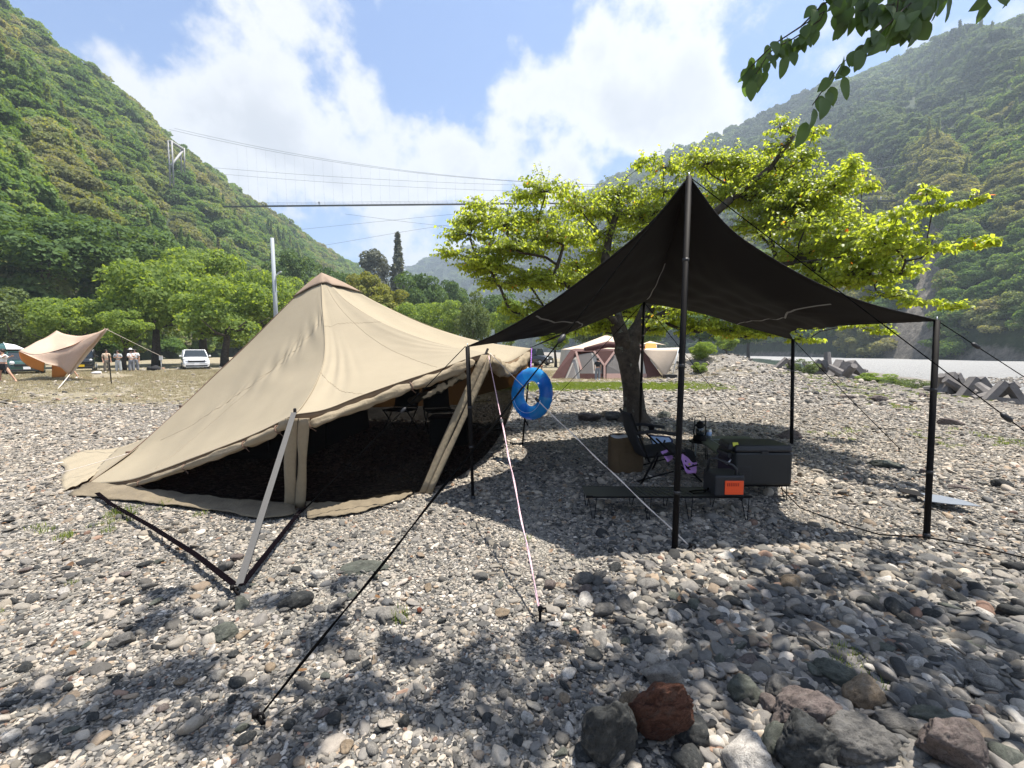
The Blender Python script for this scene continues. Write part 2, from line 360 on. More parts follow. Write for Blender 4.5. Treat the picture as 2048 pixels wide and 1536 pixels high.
# bark of the cherry with pale lichen patches
m = bpy.data.materials.new('cherry_bark'); m.use_nodes = True; T = NT(m.node_tree); T.n.clear()
out = T.new('ShaderNodeOutputMaterial'); b = T.new('ShaderNodeBsdfPrincipled'); t = T.new('ShaderNodeTexCoord')
n_ = T.noise(t.outputs['Object'], 9, 6, 0.65); l_ = T.noise(t.outputs['Object'], 5.5, 3, 0.5)
c_ = T.ramp(n_, [(0.3, (0.02, 0.015, 0.011)), (0.7, (0.085, 0.066, 0.05))])
c_ = T.mix(T.math('MULTIPLY', T.smooth(l_, 0.64, 0.68), 0.7), c_, (0.13, 0.14, 0.11))
T.l.new(c_, b.inputs['Base Color']); b.inputs['Roughness'].default_value = 0.95
bn = T.new('ShaderNodeBump'); bn.inputs['Distance'].default_value = 0.04; T.l.new(n_, bn.inputs['Height']); T.l.new(bn.outputs[0], b.inputs['Normal'])
T.l.new(b.outputs[0], out.inputs[0]); M['bark_cherry'] = m

# stones
def stonemat(name, stops, vein=0.5, bump=0.35, random_src='obj', nsc=7.0):
    m = bpy.data.materials.new(name); m.use_nodes = True; T = NT(m.node_tree); T.n.clear()
    out = T.new('ShaderNodeOutputMaterial'); b = T.new('ShaderNodeBsdfPrincipled')
    oi = T.new('ShaderNodeObjectInfo'); t = T.new('ShaderNodeTexCoord')
    off = T.vmath('SCALE', (3.1, 7.7, 5.3), scale=T.math('MULTIPLY', oi.outputs['Random'], 40.0))
    v = T.vmath('ADD', t.outputs['Object'], off)
    n_ = T.noise(v, nsc*0.35, 5, 0.65, 0.6); f_ = T.noise(v, nsc*3, 4, 0.6)
    if random_src == 'obj': c_ = T.ramp(oi.outputs['Random'], stops, 'CONSTANT' if len(stops) > 6 else 'LINEAR')
    else: c_ = T.ramp(n_, stops)
    c_ = T.mix(1.0, c_, T.ramp(n_, [(0.25, 1-vein), (0.75, 1+vein*0.3)]), 'MULTIPLY')
    c_ = T.mix(1.0, c_, T.ramp(f_, [(0.3, 0.82), (0.7, 1.12)]), 'MULTIPLY')
    if random_src != 'obj':
        rg = T.noise(v, nsc*1.1, 8, 0.7, 2.2); stk = T.noise(v, nsc*9, 5, 0.7)
        c_ = T.mix(1.0, c_, T.ramp(rg, [(0.38, 0.45), (0.47, 1.05), (0.6, 0.95), (0.72, 1.35)]), 'MULTIPLY')
        c_ = T.mix(T.math('MULTIPLY', T.smooth(T.noise(v, nsc*0.6, 3, 0.5), 0.52, 0.70), 0.2), c_, (0.26, 0.245, 0.215))
        f_ = T.math('ADD', T.math('MULTIPLY', rg, 1.6), T.math('MULTIPLY', stk, 0.35))
    T.l.new(c_, b.inputs['Base Color']); b.inputs['Roughness'].default_value = 0.82; b.inputs['Specular IOR Level'].default_value = 0.3
    bn = T.new('ShaderNodeBump'); bn.inputs['Strength'].default_value = bump; bn.inputs['Distance'].default_value = 0.12
    T.l.new(f_, bn.inputs['Height']); T.l.new(bn.outputs[0], b.inputs['Normal'])
    T.l.new(b.outputs[0], out.inputs[0]); return m
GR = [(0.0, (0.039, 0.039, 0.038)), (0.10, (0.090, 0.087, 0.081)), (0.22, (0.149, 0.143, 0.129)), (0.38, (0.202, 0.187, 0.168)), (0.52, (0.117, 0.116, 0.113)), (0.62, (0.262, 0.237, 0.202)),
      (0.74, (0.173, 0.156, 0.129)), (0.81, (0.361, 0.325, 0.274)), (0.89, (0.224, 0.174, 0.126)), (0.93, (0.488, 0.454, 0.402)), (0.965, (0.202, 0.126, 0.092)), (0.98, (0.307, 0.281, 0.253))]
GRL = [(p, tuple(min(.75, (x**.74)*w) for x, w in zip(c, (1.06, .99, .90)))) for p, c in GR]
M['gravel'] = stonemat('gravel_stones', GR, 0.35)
M['gravel_pale'] = stonemat('gravel_sunlit_stones', GRL, 0.3)  # paler copy of the gravel, sunlight painted into the stone colour
SCOL = {'dark slate': (0.039, 0.041, 0.040), 'mid grey': (0.115, 0.110, 0.102), 'greenish grey': (0.093, 0.100, 0.082), 'pale grey': (0.236, 0.221, 0.196), 'white': (0.487, 0.454, 0.406), 'tan': (0.244, 0.186, 0.125), 'purplish brown': (0.135, 0.108, 0.097), 'rust': (0.186, 0.055, 0.026)}
for k_, c in SCOL.items():
    M['st_'+k_] = stonemat('stone_'+k_.replace(' ', '_'), [(0.25, tuple(x*0.62 for x in c)), (0.5, c), (0.8, tuple(min(1, x*1.35) for x in c))], 0.3, 0.5, 'noise', 5.0)
m_ = stonemat('stone_rust_red', [(0.25, (0.05, 0.024, 0.017)), (0.40, (0.18, 0.06, 0.032)), (0.52, (0.30, 0.135, 0.085)), (0.62, (0.17, 0.065, 0.04)), (0.75, (0.24, 0.2, 0.17))], 0.4, 1.0, 'noise', 6.0); M['st_rustred'] = m_
# ------------------------------------------------------------------ ground shape
def sstep(x, a, b):
    t = np.clip((x-a)/(b-a), 0, 1); return t*t*(3-2*t)
BA = np.array([13.6, 11.5]); BB = np.array([29.0, 52.0]); BD = (BB-BA)/np.linalg.norm(BB-BA); BN = np.array([BD[1], -BD[0]])   # river bank line, BN points to the river
def bank(x, y): return (x-BA[0])*BN[0]+(y-BA[1])*BN[1]
def wob(x, y, s=1.0): return 0.5*np.sin(x*0.9*s+1.3*np.sin(y*0.7*s))+0.5*np.sin(y*1.1*s+1.7*np.sin(x*0.53*s+1.0))
def gz(x, y):
    x = np.asarray(x, dtype=float); y = np.asarray(y, dtype=float)
    s = bank(x, y)+1.2*wob(x, y, 0.25)
    z = 0.028*wob(x, y, 0.9)*sstep(np.hypot(x, y), 2.5, 6)+0.05*wob(x, y, 0.25)*sstep(np.hypot(x, y), 7, 14)
    z = z-1.25*sstep(s, -1.0, 3.5)
    z = z+0.28*sstep(s, 14.0+3*wob(x, y, 0.12), 16.5+3*wob(x, y, 0.12))
    # gravel mounds left of the river
    for (mx, my, rx, ry, h) in ((13.2, 27.5, 2.6, 3.2, 0.95), (15.2, 34, 3.5, 3, 0.9), (11.2, 26.5, 1.9, 2.6, 0.6), (20, 47, 5, 5, 1.1), (12.5, 21.5, 3.2, 2.5, 0.35)):
        z = z+h*np.exp(-((x-mx)/rx)**2-((y-my)/ry)**2)*(1+0.18*wob(x, y, 2.2))
    z = z+0.05*sstep(-s, 0, 6)*0
    return z
NA = 900; rr = np.concatenate([[0.2], np.geomspace(0.5, 30, 230), np.geomspace(30.5, 3000, 90)])
th = np.linspace(0, 2*np.pi, NA, endpoint=False)
TH, RR = np.meshgrid(th, rr); X = RR*np.sin(TH); Y = RR*np.cos(TH); Z = gz(X, Y)
Z = Z*(1-sstep(RR, 900, 1500))+(-1.0)*sstep(RR, 900, 1500)
V = np.stack([X, Y, Z], -1).reshape(-1, 3)
i, j = np.meshgrid(np.arange(len(rr)-1), np.arange(NA), indexing='ij'); a_ = i*NA+j; b_ = i*NA+(j+1) % NA
Fg = np.stack([a_, b_, b_+NA, a_+NA], -1).reshape(-1, 4)[:, ::-1]
cv_ = len(V); V = np.vstack([V, [[0, 0, 0]]])
xs, ys = V[:, 0], V[:, 1]; sb = bank(xs, ys)+1.2*wob(xs, ys, 0.25)
w1 = wob(xs, ys, 0.8)
grass = sstep(ys+1.2*w1, 9.5, 15.0)*sstep(-xs, -1.5, 1.0)
grass = np.maximum(grass, sstep(ys+0.6*w1, 20.5, 23.5)*sstep(10.5-xs, 0, 3))
green = np.exp(-((xs-3.6)/4.2)**4-((ys-18.6-0.4*w1)/1.9)**4)
green = np.maximum(green, 0.75*np.exp(-((xs-14.6)/2.6)**2-((ys-18.5)/1.2)**2)); green = np.maximum(green, 0.6*np.exp(-((xs+10)/6)**2-((ys-29)/2.2)**2))
silt = sstep(sb, -3.0, 0.0)*(1-sstep(sb, 13+3*wob(xs, ys, .12), 16+3*wob(xs, ys, .12)))
bar = sstep(sb, 13+3*wob(xs, ys, .12), 16+3*wob(xs, ys, .12))
me = np_mesh('ground', V, np.vstack([Fg]), True, {'grass': ('FLOAT', grass), 'green': ('FLOAT', green), 'silt': ('FLOAT', silt), 'bar': ('FLOAT', bar)})
m = bpy.data.materials.new('riverside_ground'); m.use_nodes = True; T = NT(m.node_tree); T.n.clear()
out = T.new('ShaderNodeOutputMaterial'); b = T.new('ShaderNodeBsdfPrincipled'); tco = T.new('ShaderNodeTexCoord'); pos = tco.outputs['Object']
def attrf(nm):
    a = T.new('ShaderNodeAttribute'); a.attribute_name = nm; return a.outputs['Fac']
def voro(scale, feat='F1', out_='Color', rand=1.0):
    v = T.new('ShaderNodeTexVoronoi', feature=feat); v.inputs['Scale'].default_value = scale; v.inputs['Randomness'].default_value = rand
    dv = T.vmath('ADD', pos, T.vmath('SCALE', T.new('ShaderNodeTexNoise').outputs['Color'], scale=0.02)); T.l.new(dv, v.inputs['Vector']); return v.outputs[out_]
PAL = [(0.0, (0.086, 0.085, 0.081)), (0.18, (0.163, 0.157, 0.144)), (0.42, (0.260, 0.244, 0.219)), (0.62, (0.335, 0.310, 0.267)), (0.8, (0.278, 0.239, 0.194)), (0.93, (0.499, 0.452, 0.394)), (1.0, (0.576, 0.535, 0.474))]
sepc = T.new('ShaderNodeSeparateColor'); T.l.new(voro(30), sepc.inputs[0]); stc = T.ramp(sepc.outputs[0], PAL)
sepc2 = T.new('ShaderNodeSeparateColor'); T.l.new(voro(9), sepc2.inputs[0]); stc2 = T.ramp(sepc2.outputs[1], PAL)
edge = T.ramp(voro(30, 'DISTANCE_TO_EDGE', 'Distance'), [(0.0, 0.45), (0.10, 1.0)])
dist_len = T.vmath('LENGTH', pos)
gc = T.mix(T.smooth(dist_len, 5, 14), stc, T.mix(0.5, stc, stc2))
gc = T.mix(1.0, gc, edge, 'MULTIPLY')
fine = T.ramp(T.noise(pos, 120, 4, 0.7), [(0.3, (0.15, 0.14, 0.12)), (0.7, (0.40, 0.37, 0.315))])
gc = T.mix(T.math('MULTIPLY', T.smooth(T.noise(pos, 0.9, 4, 0.6), 0.45, 0.6), T.math('SUBTRACT', 1.0, T.smooth(dist_len, 3.0, 7.0))), gc, fine)
big = T.noise(pos, 0.35, 5, 0.6)
gc = T.mix(1.0, gc, T.ramp(big, [(0.3, 0.85), (0.7, 1.15)]), 'MULTIPLY')
nfine = T.noise(pos, 14, 6, 0.7); nmid = T.noise(pos, 2.2, 5, 0.6)
drygr = T.ramp(nfine, [(0.3, (0.17, 0.145, 0.095)), (0.5, (0.29, 0.25, 0.175)), (0.7, (0.42, 0.375, 0.28))])
grn = T.ramp(nfine, [(0.3, (0.055, 0.08, 0.018)), (0.7, (0.15, 0.17, 0.05))])
drygr = T.mix(T.smooth(nmid, 0.52, 0.68), drygr, T.mix(0.45, drygr, grn))
def soft(at, amt=0.55, lo=0.42, hi=0.62):
    return T.smooth(T.math('ADD', at, T.math('MULTIPLY', T.math('SUBTRACT', T.mix(0.5, nmid, nfine), 0.5), amt)), lo, hi)
c = T.mix(soft(attrf('grass')), gc, drygr)
c = T.mix(T.math('MULTIPLY', soft(attrf('green'), 1.5, 0.45, 0.75), 0.8), c, grn)
siltc = T.ramp(nmid, [(0.3, (0.15, 0.135, 0.115)), (0.7, (0.25, 0.225, 0.19))])
c = T.mix(soft(attrf('silt')), c, siltc)
barc = T.ramp(T.noise(pos, 3.0, 8, 0.75), [(0.32, (0.15, 0.15, 0.148)), (0.5, (0.26, 0.26, 0.255)), (0.68, (0.38, 0.38, 0.37))])
c = T.mix(soft(attrf('bar'), 0.3), c, barc)
T.l.new(c, b.inputs['Base Color']); b.inputs['Roughness'].default_value = 0.92; b.inputs['Specular IOR Level'].default_value = 0.2
bn = T.new('ShaderNodeBump'); bn.inputs['Strength'].default_value = 0.9; bn.inputs['Distance'].default_value = 0.02
hh = T.math('ADD', T.math('MULTIPLY', T.ramp(voro(30, 'DISTANCE_TO_EDGE', 'Distance'), [(0, 0.0), (0.15, 1.0)]), 0.8), T.math('MULTIPLY', nfine, 0.8))
T.l.new(hh, bn.inputs['Height']); T.l.new(bn.outputs[0], b.inputs['Normal']); T.l.new(b.outputs[0], out.inputs[0]); M['ground'] = m
setp(obj_from(me, 'ground', m), kind='structure', label='riverside ground of gravel, dry grass and silt')

# river water: a shallow sheet between the near bank and the gravel bar
def wpt(px, py, z): return G(px, py, z)
ring = [(1480, 709.5), (1540, 708.6), (1600, 712), (1660, 718), (1745, 729), (1720, 733), (1690, 736), (1640, 737), (1590, 737), (1540, 736), (1500, 732), (1470, 724)]
wv = [tuple(wpt(px, py, -1.10)) for px, py in ring]
me = bpy.data.meshes.new('river'); me.from_pydata(wv, [], [tuple(range(len(wv)))]); me.update()
m = bpy.data.materials.new('river_water'); m.use_nodes = True; T = NT(m.node_tree); b = T.n['Principled BSDF']
b.inputs['Base Color'].default_value = (0.05, 0.075, 0.06, 1); b.inputs['Roughness'].default_value = 0.12
bn = T.new('ShaderNodeBump'); bn.inputs['Distance'].default_value = 0.05; bn.inputs['Strength'].default_value = 0.5
t_ = T.new('ShaderNodeTexCoord'); T.l.new(T.noise(t_.outputs['Object'], 1.5, 4, 0.6), bn.inputs['Height']); T.l.new(bn.outputs[0], b.inputs['Normal'])
setp(obj_from(me, 'river', m), kind='structure', label='greenish shallow river water beside the gravel bar')

# ------------------------------------------------------------------ scatter by instancing
def proto_coll(name, objs):
    c = bpy.data.collections.new(name)
    for o in objs: c.objects.link(o)
    return c
def raw_obj(name, me): return bpy.data.objects.new(name, me)
def scatter(name, pts, rot, scl, idx, coll, kind='stuff', label=None):
    n = len(pts); me = bpy.data.meshes.new(name); me.vertices.add(n); me.vertices.foreach_set('co', np.asarray(pts, dtype=np.float32).ravel())
    for nm, typ, dat, key in (('rot', 'FLOAT_VECTOR', rot, 'vector'), ('scl', 'FLOAT_VECTOR', scl, 'vector'), ('idx', 'INT', idx, 'value')):
        a = me.attributes.new(nm, typ, 'POINT'); a.data.foreach_set(key, np.asarray(dat, dtype=np.int32 if typ == 'INT' else np.float32).ravel())
    me.update()
    o = bpy.data.objects.new(name, me); link(o)
    ng = bpy.data.node_groups.new(name+'_scatter', 'GeometryNodeTree')
    ng.interface.new_socket('Geometry', in_out='INPUT', socket_type='NodeSocketGeometry'); ng.interface.new_socket('Geometry', in_out='OUTPUT', socket_type='NodeSocketGeometry')
    N = ng.nodes; L = ng.links; gi = N.new('NodeGroupInput'); go = N.new('NodeGroupOutput')
    ip = N.new('GeometryNodeInstanceOnPoints'); ci = N.new('GeometryNodeCollectionInfo'); ci.inputs['Collection'].default_value = coll
    ci.inputs['Separate Children'].default_value = True; ci.inputs['Reset Children'].default_value = True
    def na(nm, t):
        x = N.new('GeometryNodeInputNamedAttribute'); x.data_type = t; x.inputs['Name'].default_value = nm; return x.outputs['Attribute']
    L.new(gi.outputs[0], ip.inputs['Points']); L.new(ci.outputs[0], ip.inputs['Instance']); ip.inputs['Pick Instance'].default_value = True
    L.new(na('idx', 'INT'), ip.inputs['Instance Index']); e2r = N.new('FunctionNodeEulerToRotation')
    L.new(na('rot', 'FLOAT_VECTOR'), e2r.inputs[0]); L.new(e2r.outputs[0], ip.inputs['Rotation']); L.new(na('scl', 'FLOAT_VECTOR'), ip.inputs['Scale'])
    L.new(ip.outputs[0], go.inputs[0])
    md = o.modifiers.new('scatter', 'NODES'); md.node_group = ng
    return setp(o, label=label, kind=kind)
_ico = {}
def ico(sub):
    if sub not in _ico:
        bm = bmesh.new(); bmesh.ops.create_icosphere(bm, subdivisions=sub, radius=1.0)
        v = np.array([x.co[:] for x in bm.verts]); f = np.array([[q.index for q in fc.verts] for fc in bm.faces]); bm.free(); _ico[sub] = (v, f)
    return _ico[sub]
def rock_mesh(name, seed, sub=3, planes=11, dims=(1, 0.75, 0.5), rough=0.03, soft=14.0, mat=None, smooth=True, chip=0.0):
    g = np.random.default_rng(seed); v, f = ico(sub)
    n = g.normal(size=(planes, 3)); n /= np.linalg.norm(n, axis=1)[:, None]; d = g.uniform(0.62, 1.0, planes)
    dots = np.maximum(v@n.T, 1e-3); r = d[None, :]/dots; r = np.minimum(r, 3)
    rs = -np.log(np.exp(-soft*r).sum(1)+np.exp(-soft*1.15))/soft     # smooth minimum keeps worn edges
    ph = g.uniform(0, 6, 9)
    nz = sum(np.sin(v[:, k % 3]*(3+2.3*k)+ph[k]+2*np.sin(v[:, (k+1) % 3]*(2+k)+ph[k-1]))/(1+0.55*k) for k in range(9))
    r2 = rs*(1+rough*nz)
    if chip:
        o3 = Vector((seed*3.7, seed*1.3, seed*2.1))
        ch_ = np.array([noise.fractal(Vector(q)*2.6+o3, 0.9, 2.2, 5) for q in v]); cr_ = np.array([abs(noise.noise(Vector((q[0]*1.5, q[1]*1.5, q[2]*6))+o3)) for q in v])
        r2 = r2*(1+chip*ch_-chip*0.9*np.maximum(0, 0.12-cr_)/0.12)
    p = v*r2[:, None]*np.array(dims)
    me = np_mesh(name, p, f, smooth)
    if mat is not None: me.materials.append(mat)
    return me
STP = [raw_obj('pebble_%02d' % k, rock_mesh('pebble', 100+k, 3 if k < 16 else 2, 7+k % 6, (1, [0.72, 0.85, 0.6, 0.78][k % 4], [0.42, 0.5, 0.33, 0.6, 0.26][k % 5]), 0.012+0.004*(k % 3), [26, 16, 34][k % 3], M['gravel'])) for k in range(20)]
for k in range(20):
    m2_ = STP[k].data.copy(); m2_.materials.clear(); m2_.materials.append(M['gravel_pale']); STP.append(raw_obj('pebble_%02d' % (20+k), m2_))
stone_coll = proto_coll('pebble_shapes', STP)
def inpoly(x, y, poly):
    c = np.zeros(len(x), bool); k = len(poly); jx, jy = poly[-1]
    for (ix, iy) in poly:
        cond = ((iy > y) != (jy > y)) & (x < (jx-ix)*(y-iy)/((jy-iy) if abs(jy-iy) > 1e-9 else 1e-9)+ix)
        c ^= cond; jx, jy = ix, iy
    return c
def band(n, y0, y1, wid=1.32):
    """points spread evenly over the ground between two distances"""
    yy = np.sqrt(rng.uniform(y0**2, y1**2, n)); return rng.uniform(-1, 1, n)*(wid*yy+0.8), yy
AX, AY, AS, AK = [], [], [], []
for (n, y0, y1, s0, s1) in ((40000, 0.85, 2.3, 0.008, 0.022), (46000, 2.3, 4.2, 0.009, 0.022), (58000, 4.2, 7.5, 0.012, 0.027), (44000, 7.5, 12.5, 0.018, 0.038), (26000, 12.5, 22, 0.035, 0.085), (15000, 22, 42, 0.06, 0.16)):
    x, y = band(n, y0, y1); AX.append(x); AY.append(y); AS.append(np.clip((s0+(s1-s0)*0.22)*rng.lognormal(0, .42, n), s0*.7, s1*1.5))
x = np.concatenate(AX); y = np.concatenate(AY); s = np.concatenate(AS)
# coarser stones in the right foreground, as on the photograph
co = sstep(x, 0.1, 1.3)*(1-sstep(y, 2.6, 4.2)); s = s*(1+1.1*co)*(1-0.16*(1-co)*(y < 4.5))
# bigger stones thrown in
x2, y2 = band(1500, 1.0, 6.0); s2 = rng.uniform(0.028, 0.05, 1500)*(1+0.35*sstep(x2, 0, 1.2)); x = np.append(x, x2); y = np.append(y, y2); s = np.append(s, s2)
sb = bank(x, y); w1 = wob(x, y, 0.8)
gm = 0.93*sstep(y+1.2*w1, 9.5, 15.0)*sstep(-x, -1.5, 1.0); gm = np.maximum(gm, sstep(y+0.6*w1, 20.5, 23.5)*sstep(10.5-x, 0, 3)); gm = np.maximum(gm, 0.9*np.exp(-((x-3.6)/4.2)**4-((y-18.6)/1.9)**4))
keep = (rng.random(len(x)) > gm*0.93)
keep &= ~((sb > -1.0) & (sb < 13) & (rng.random(len(x)) > 0.25)) & (s > 0)
# sandy clearings in the near gravel
cl = wob(x*1.3, y*1.3, 1.0)+0.6*wob(x, y, 3.1); keep &= ~((cl > 0.55) & (x < 0.3) & (y < 4.5) & (rng.random(len(x)) > 0.38))
x, y, s = x[keep], y[keep], s[keep]
NP_ = len(x)
APRON = [(G(px, py).x, G(px, py).y) for px, py in ((118, 925), (128, 990), (200, 1000), (400, 1022), (520, 1038), (600, 1034), (640, 1032), (740, 1010), (820, 985), (850, 975), (600, 940), (300, 940))]
k_ = ~inpoly(x, y, APRON); x, y, s = x[k_], y[k_], s[k_]; NP_ = len(x)
z = gz(x, y)+s*rng.uniform(-0.12, 0.30, NP_)
rot = np.stack([rng.normal(0, 0.32, NP_), rng.normal(0, 0.32, NP_), rng.uniform(0, 6.283, NP_)], 1)
scl = np.stack([s*rng.uniform(0.85, 1.25, NP_), s*rng.uniform(0.8, 1.1, NP_), s*rng.uniform(0.8, 1.2, NP_)], 1)
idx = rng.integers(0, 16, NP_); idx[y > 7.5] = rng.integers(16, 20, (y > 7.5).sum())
lit_share = 0.42+0.52*sstep(y, 2.2, 6.5)-0.28*sstep(x, -0.3, 1.0)*(1-sstep(y, 2.4, 4.5))+0.12*sstep(-x, 0.2, 1.8)+0.18*wob(x*1.1, y*1.1, 1.2)  # share of sunlit-painted stones, more with distance, fewer among right foreground slates
idx = idx+20*(rng.random(NP_) < lit_share)
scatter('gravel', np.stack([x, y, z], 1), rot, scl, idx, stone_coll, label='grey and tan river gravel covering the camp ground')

# ------------------------------------------------------------------ foliage building blocks
def leaf_quads(c, nrm_, size, aspect=0.55, fold=0.0, droop=None, g=rng):
    """diamond leaves: c (N,3) centres, nrm_ (N,3) normals, size (N,)"""
    N = len(c); a = g.normal(size=(N, 3)) if droop is None else droop+0.35*g.normal(size=(N, 3))
    a -= (a*nrm_).sum(1)[:, None]*nrm_; a /= np.linalg.norm(a, axis=1)[:, None]+1e-9
    b = np.cross(nrm_, a); s = size[:, None]
    v = np.empty((N, 4, 3)); v[:, 0] = c-a*s; v[:, 1] = c+b*s*aspect+nrm_*s*fold; v[:, 2] = c+a*s; v[:, 3] = c-b*s*aspect+nrm_*s*fold
    f = np.arange(N*4).reshape(N, 4); return v.reshape(-1, 3), f
def unit(v): return v/(np.linalg.norm(v, axis=-1, keepdims=True)+1e-9)
def crown_mesh(name, seed, nblob, nleaf, lsize, shape=(1, 1, 0.8), mat=None, kind='broad', blobr=(0.28, 0.45), low=-0.35, full=False):
    g = np.random.default_rng(seed)
    if kind == 'broad':
        d = unit(g.normal(size=(nblob, 3))); d[:, 2] = np.where(d[:, 2] < low, -d[:, 2]*0.6, d[:, 2])
        br = g.uniform(*blobr, nblob); bc = d*(1-br*0.75)[:, None]*g.uniform(0.55, 1.05, nblob)[:, None]*np.array(shape)
        w = br**2; pick = g.choice(nblob, nleaf, p=w/w.sum()); dd = unit(g.normal(size=(nleaf, 3))); dd[:, 2] = np.where(g.random(nleaf) < (0.3 if full else 0.6), np.abs(dd[:, 2]), dd[:, 2])
        rad = br[pick]*g.uniform(0.62, 1.08, nleaf)**0.6
        c = bc[pick]+dd*rad[:, None]*np.array([1, 1, 0.72])
        n = unit(dd+0.75*g.normal(size=(nleaf, 3))); n[:, 2] = np.abs(n[:, 2])*0.8+0.15; n = unit(n)
        v, f = leaf_quads(c, n, lsize*g.uniform(0.6, 1.3, nleaf), 0.6, g=g)
    else:  # conifer: whorls of drooping sprays
        t = g.random(nleaf)**0.75; z = 1-2*(1-t)*1.0
        lay = np.floor(t*nblob)/nblob; fr = (t*nblob) % 1.0
        z = -1+2*(1-lay)*0.98-0.08*fr; rad_max = shape[0]*(lay*0.92+0.06)
        an = g.uniform(0, 6.283, nleaf); lump = 0.72+0.28*np.sin(an*3+lay*37)*np.cos(an*2+lay*21)
        rad = rad_max*lump*np.sqrt(g.random(nleaf)); z = z-rad*0.45
        c = np.stack([rad*np.cos(an), rad*np.sin(an), z], 1)
        n = unit(np.stack([np.cos(an)*0.5, np.sin(an)*0.5, np.full(nleaf, 0.8)], 1)+0.5*g.normal(size=(nleaf, 3)))
        v, f = leaf_quads(c, n, lsize*g.uniform(0.6, 1.4, nleaf), 0.45, g=g)
    me = np_mesh(name, v, f)
    if mat is not None: me.materials.append(mat)
    return me

# ------------------------------------------------------------------ wooded hills
def hill(name, cols, nt, label, rocks=(), back=1.0):
    """cols: (px, silhouette py, foot distance, ridge distance, profile power)"""
    cols = sorted(cols); pxs = np.array([c[0] for c in cols], float)
    def ip(k, px): return np.interp(px, pxs, [c[k] for c in cols])
    npx = 220; px = np.linspace(pxs[0], pxs[-1], npx); V = []; T_ = np.concatenate([np.linspace(0, 1, nt), [1.06, 1.15, 1.4, 2.0]])
    rk = []
    for p in px:
        Y0, Y1, py, pw = ip(2, p), ip(3, p), ip(1, p), ip(4, p); zr = P(p, py, Y1).z; u = (p-1024)/F_PX/ math.cos(PITCH)
        for t in T_:
            Yd = Y0+(Y1-Y0)*t
            if t <= 1: z = zr*t**pw
            else: z = zr*(1-0.55*(t-1)*back)
            lump = (0.05*zr*math.sin(t*9+p*0.021)*math.sin(p*0.013+1+t*3)+0.02*zr*math.sin(t*23+p*0.05))*math.sin(math.pi*min(t, 1))
            if t <= 1: z += lump
            V.append((u*Yd, Yd, z-1.3*(1-min(t*8, 1)) if name != 'wooded_hill' else z-0.15*(1-min(t*8, 1))))
            rk.append(max([a*math.exp(-((p-cx)/rx)**2-((t-ct)/rt)**2) for (cx, ct, rx, rt, a) in rocks] or [0]))
    n2 = len(T_); i, j = np.meshgrid(np.arange(npx-1), np.arange(n2-1), indexing='ij'); a = (i*n2+j).ravel(); f = np.stack([a, a+n2, a+n2+1, a+1], 1)
    me = np_mesh(name, V, f, True, {'rock': ('FLOAT', rk)})
    o = obj_from(me, name, M['hillside']); setp(o, label=label, kind='structure')
    Vn = np.array(V).reshape(npx, n2, 3); Rn = np.array(rk).reshape(npx, n2); return Vn, Rn, px
m = bpy.data.materials.new('hillside_undergrowth'); m.use_nodes = True; T = NT(m.node_tree); b = T.n['Principled BSDF']; t_ = T.new('ShaderNodeTexCoord')
n_ = T.noise(t_.outputs['Object'], 0.35, 8, 0.7); at = T.new('ShaderNodeAttribute'); at.attribute_name = 'rock'
rc = T.ramp(T.noise(t_.outputs['Object'], 0.5, 9, 0.75, 1.0), [(0.3, (0.06, 0.05, 0.045)), (0.5, (0.17, 0.15, 0.125)), (0.7, (0.30, 0.27, 0.225))])
c = T.mix(T.smooth(T.math('ADD', at.outputs['Fac'], T.math('MULTIPLY', T.math('SUBTRACT', n_, 0.5), 0.5)), 0.35, 0.5), T.ramp(n_, [(0.3, (0.012, 0.022, 0.008)), (0.7, (0.045, 0.07, 0.02))]), rc)
T.l.new(c, b.inputs['Base Color']); b.inputs['Roughness'].default_value = 0.95
bn = T.new('ShaderNodeBump'); bn.inputs['Distance'].default_value = 1.5; T.l.new(T.noise(t_.outputs['Object'], 0.6, 7, 0.7), bn.inputs['Height']); T.l.new(bn.outputs[0], b.inputs['Normal']); M['hillside'] = m

def hill_points(Vn, Rn, px, n, wfun, jit=True):
    """random surface points with weight per cell = area * wfun"""
    A = Vn[:-1, :-1]; B_ = Vn[1:, :-1]; C_ = Vn[:-1, 1:]; ar = np.linalg.norm(np.cross(B_-A, C_-A), axis=2)
    pc = (px[:-1]+px[1:])/2; tc_ = np.arange(Vn.shape[1]-1)/(Vn.shape[1]-6)
    w = ar*wfun(pc[:, None]+0*tc_[None, :], tc_[None, :]+0*pc[:, None], A[:, :, 1])*(Rn[:-1, :-1] < 0.42)
    fl = rng.choice(w.size, n, p=(w/w.sum()).ravel()); a, b2 = np.unravel_index(fl, w.shape); u, v = rng.random(n)[:, None], rng.random(n)[:, None]
    return Vn[a, b2]*(1-u)*(1-v)+Vn[a+1, b2]*u*(1-v)+Vn[a, b2+1]*(1-u)*v+Vn[a+1, b2+1]*u*v, pc[a], tc_[b2]
FOR = [raw_obj('crown_%02d' % k, crown_mesh('crown', 300+k, 17+3*(k % 3), 2600, 0.085, (1, 1, [0.85, 0.75, 1.0][k % 3]), M['leaf_forest'])) for k in range(6)]
FOR += [raw_obj('crown_%02d' % (6+k), crown_mesh('conifer', 320+k, 16, 2400, 0.085, (0.55, 1, 1), M['leaf_forest'], 'conifer')) for k in range(2)]
FOR2 = [raw_obj('far_crown_%02d' % k, crown_mesh('far_crown', 340+k, 15, 1100, 0.13, (1, 1, 0.85), M['leaf_forest2'])) for k in range(5)]
FOR2 += [raw_obj('far_crown_%02d' % (5+k), crown_mesh('far_conifer', 350+k, 12, 900, 0.14, (0.5, 1, 1), M['leaf_forest2'], 'conifer')) for k in range(2)]
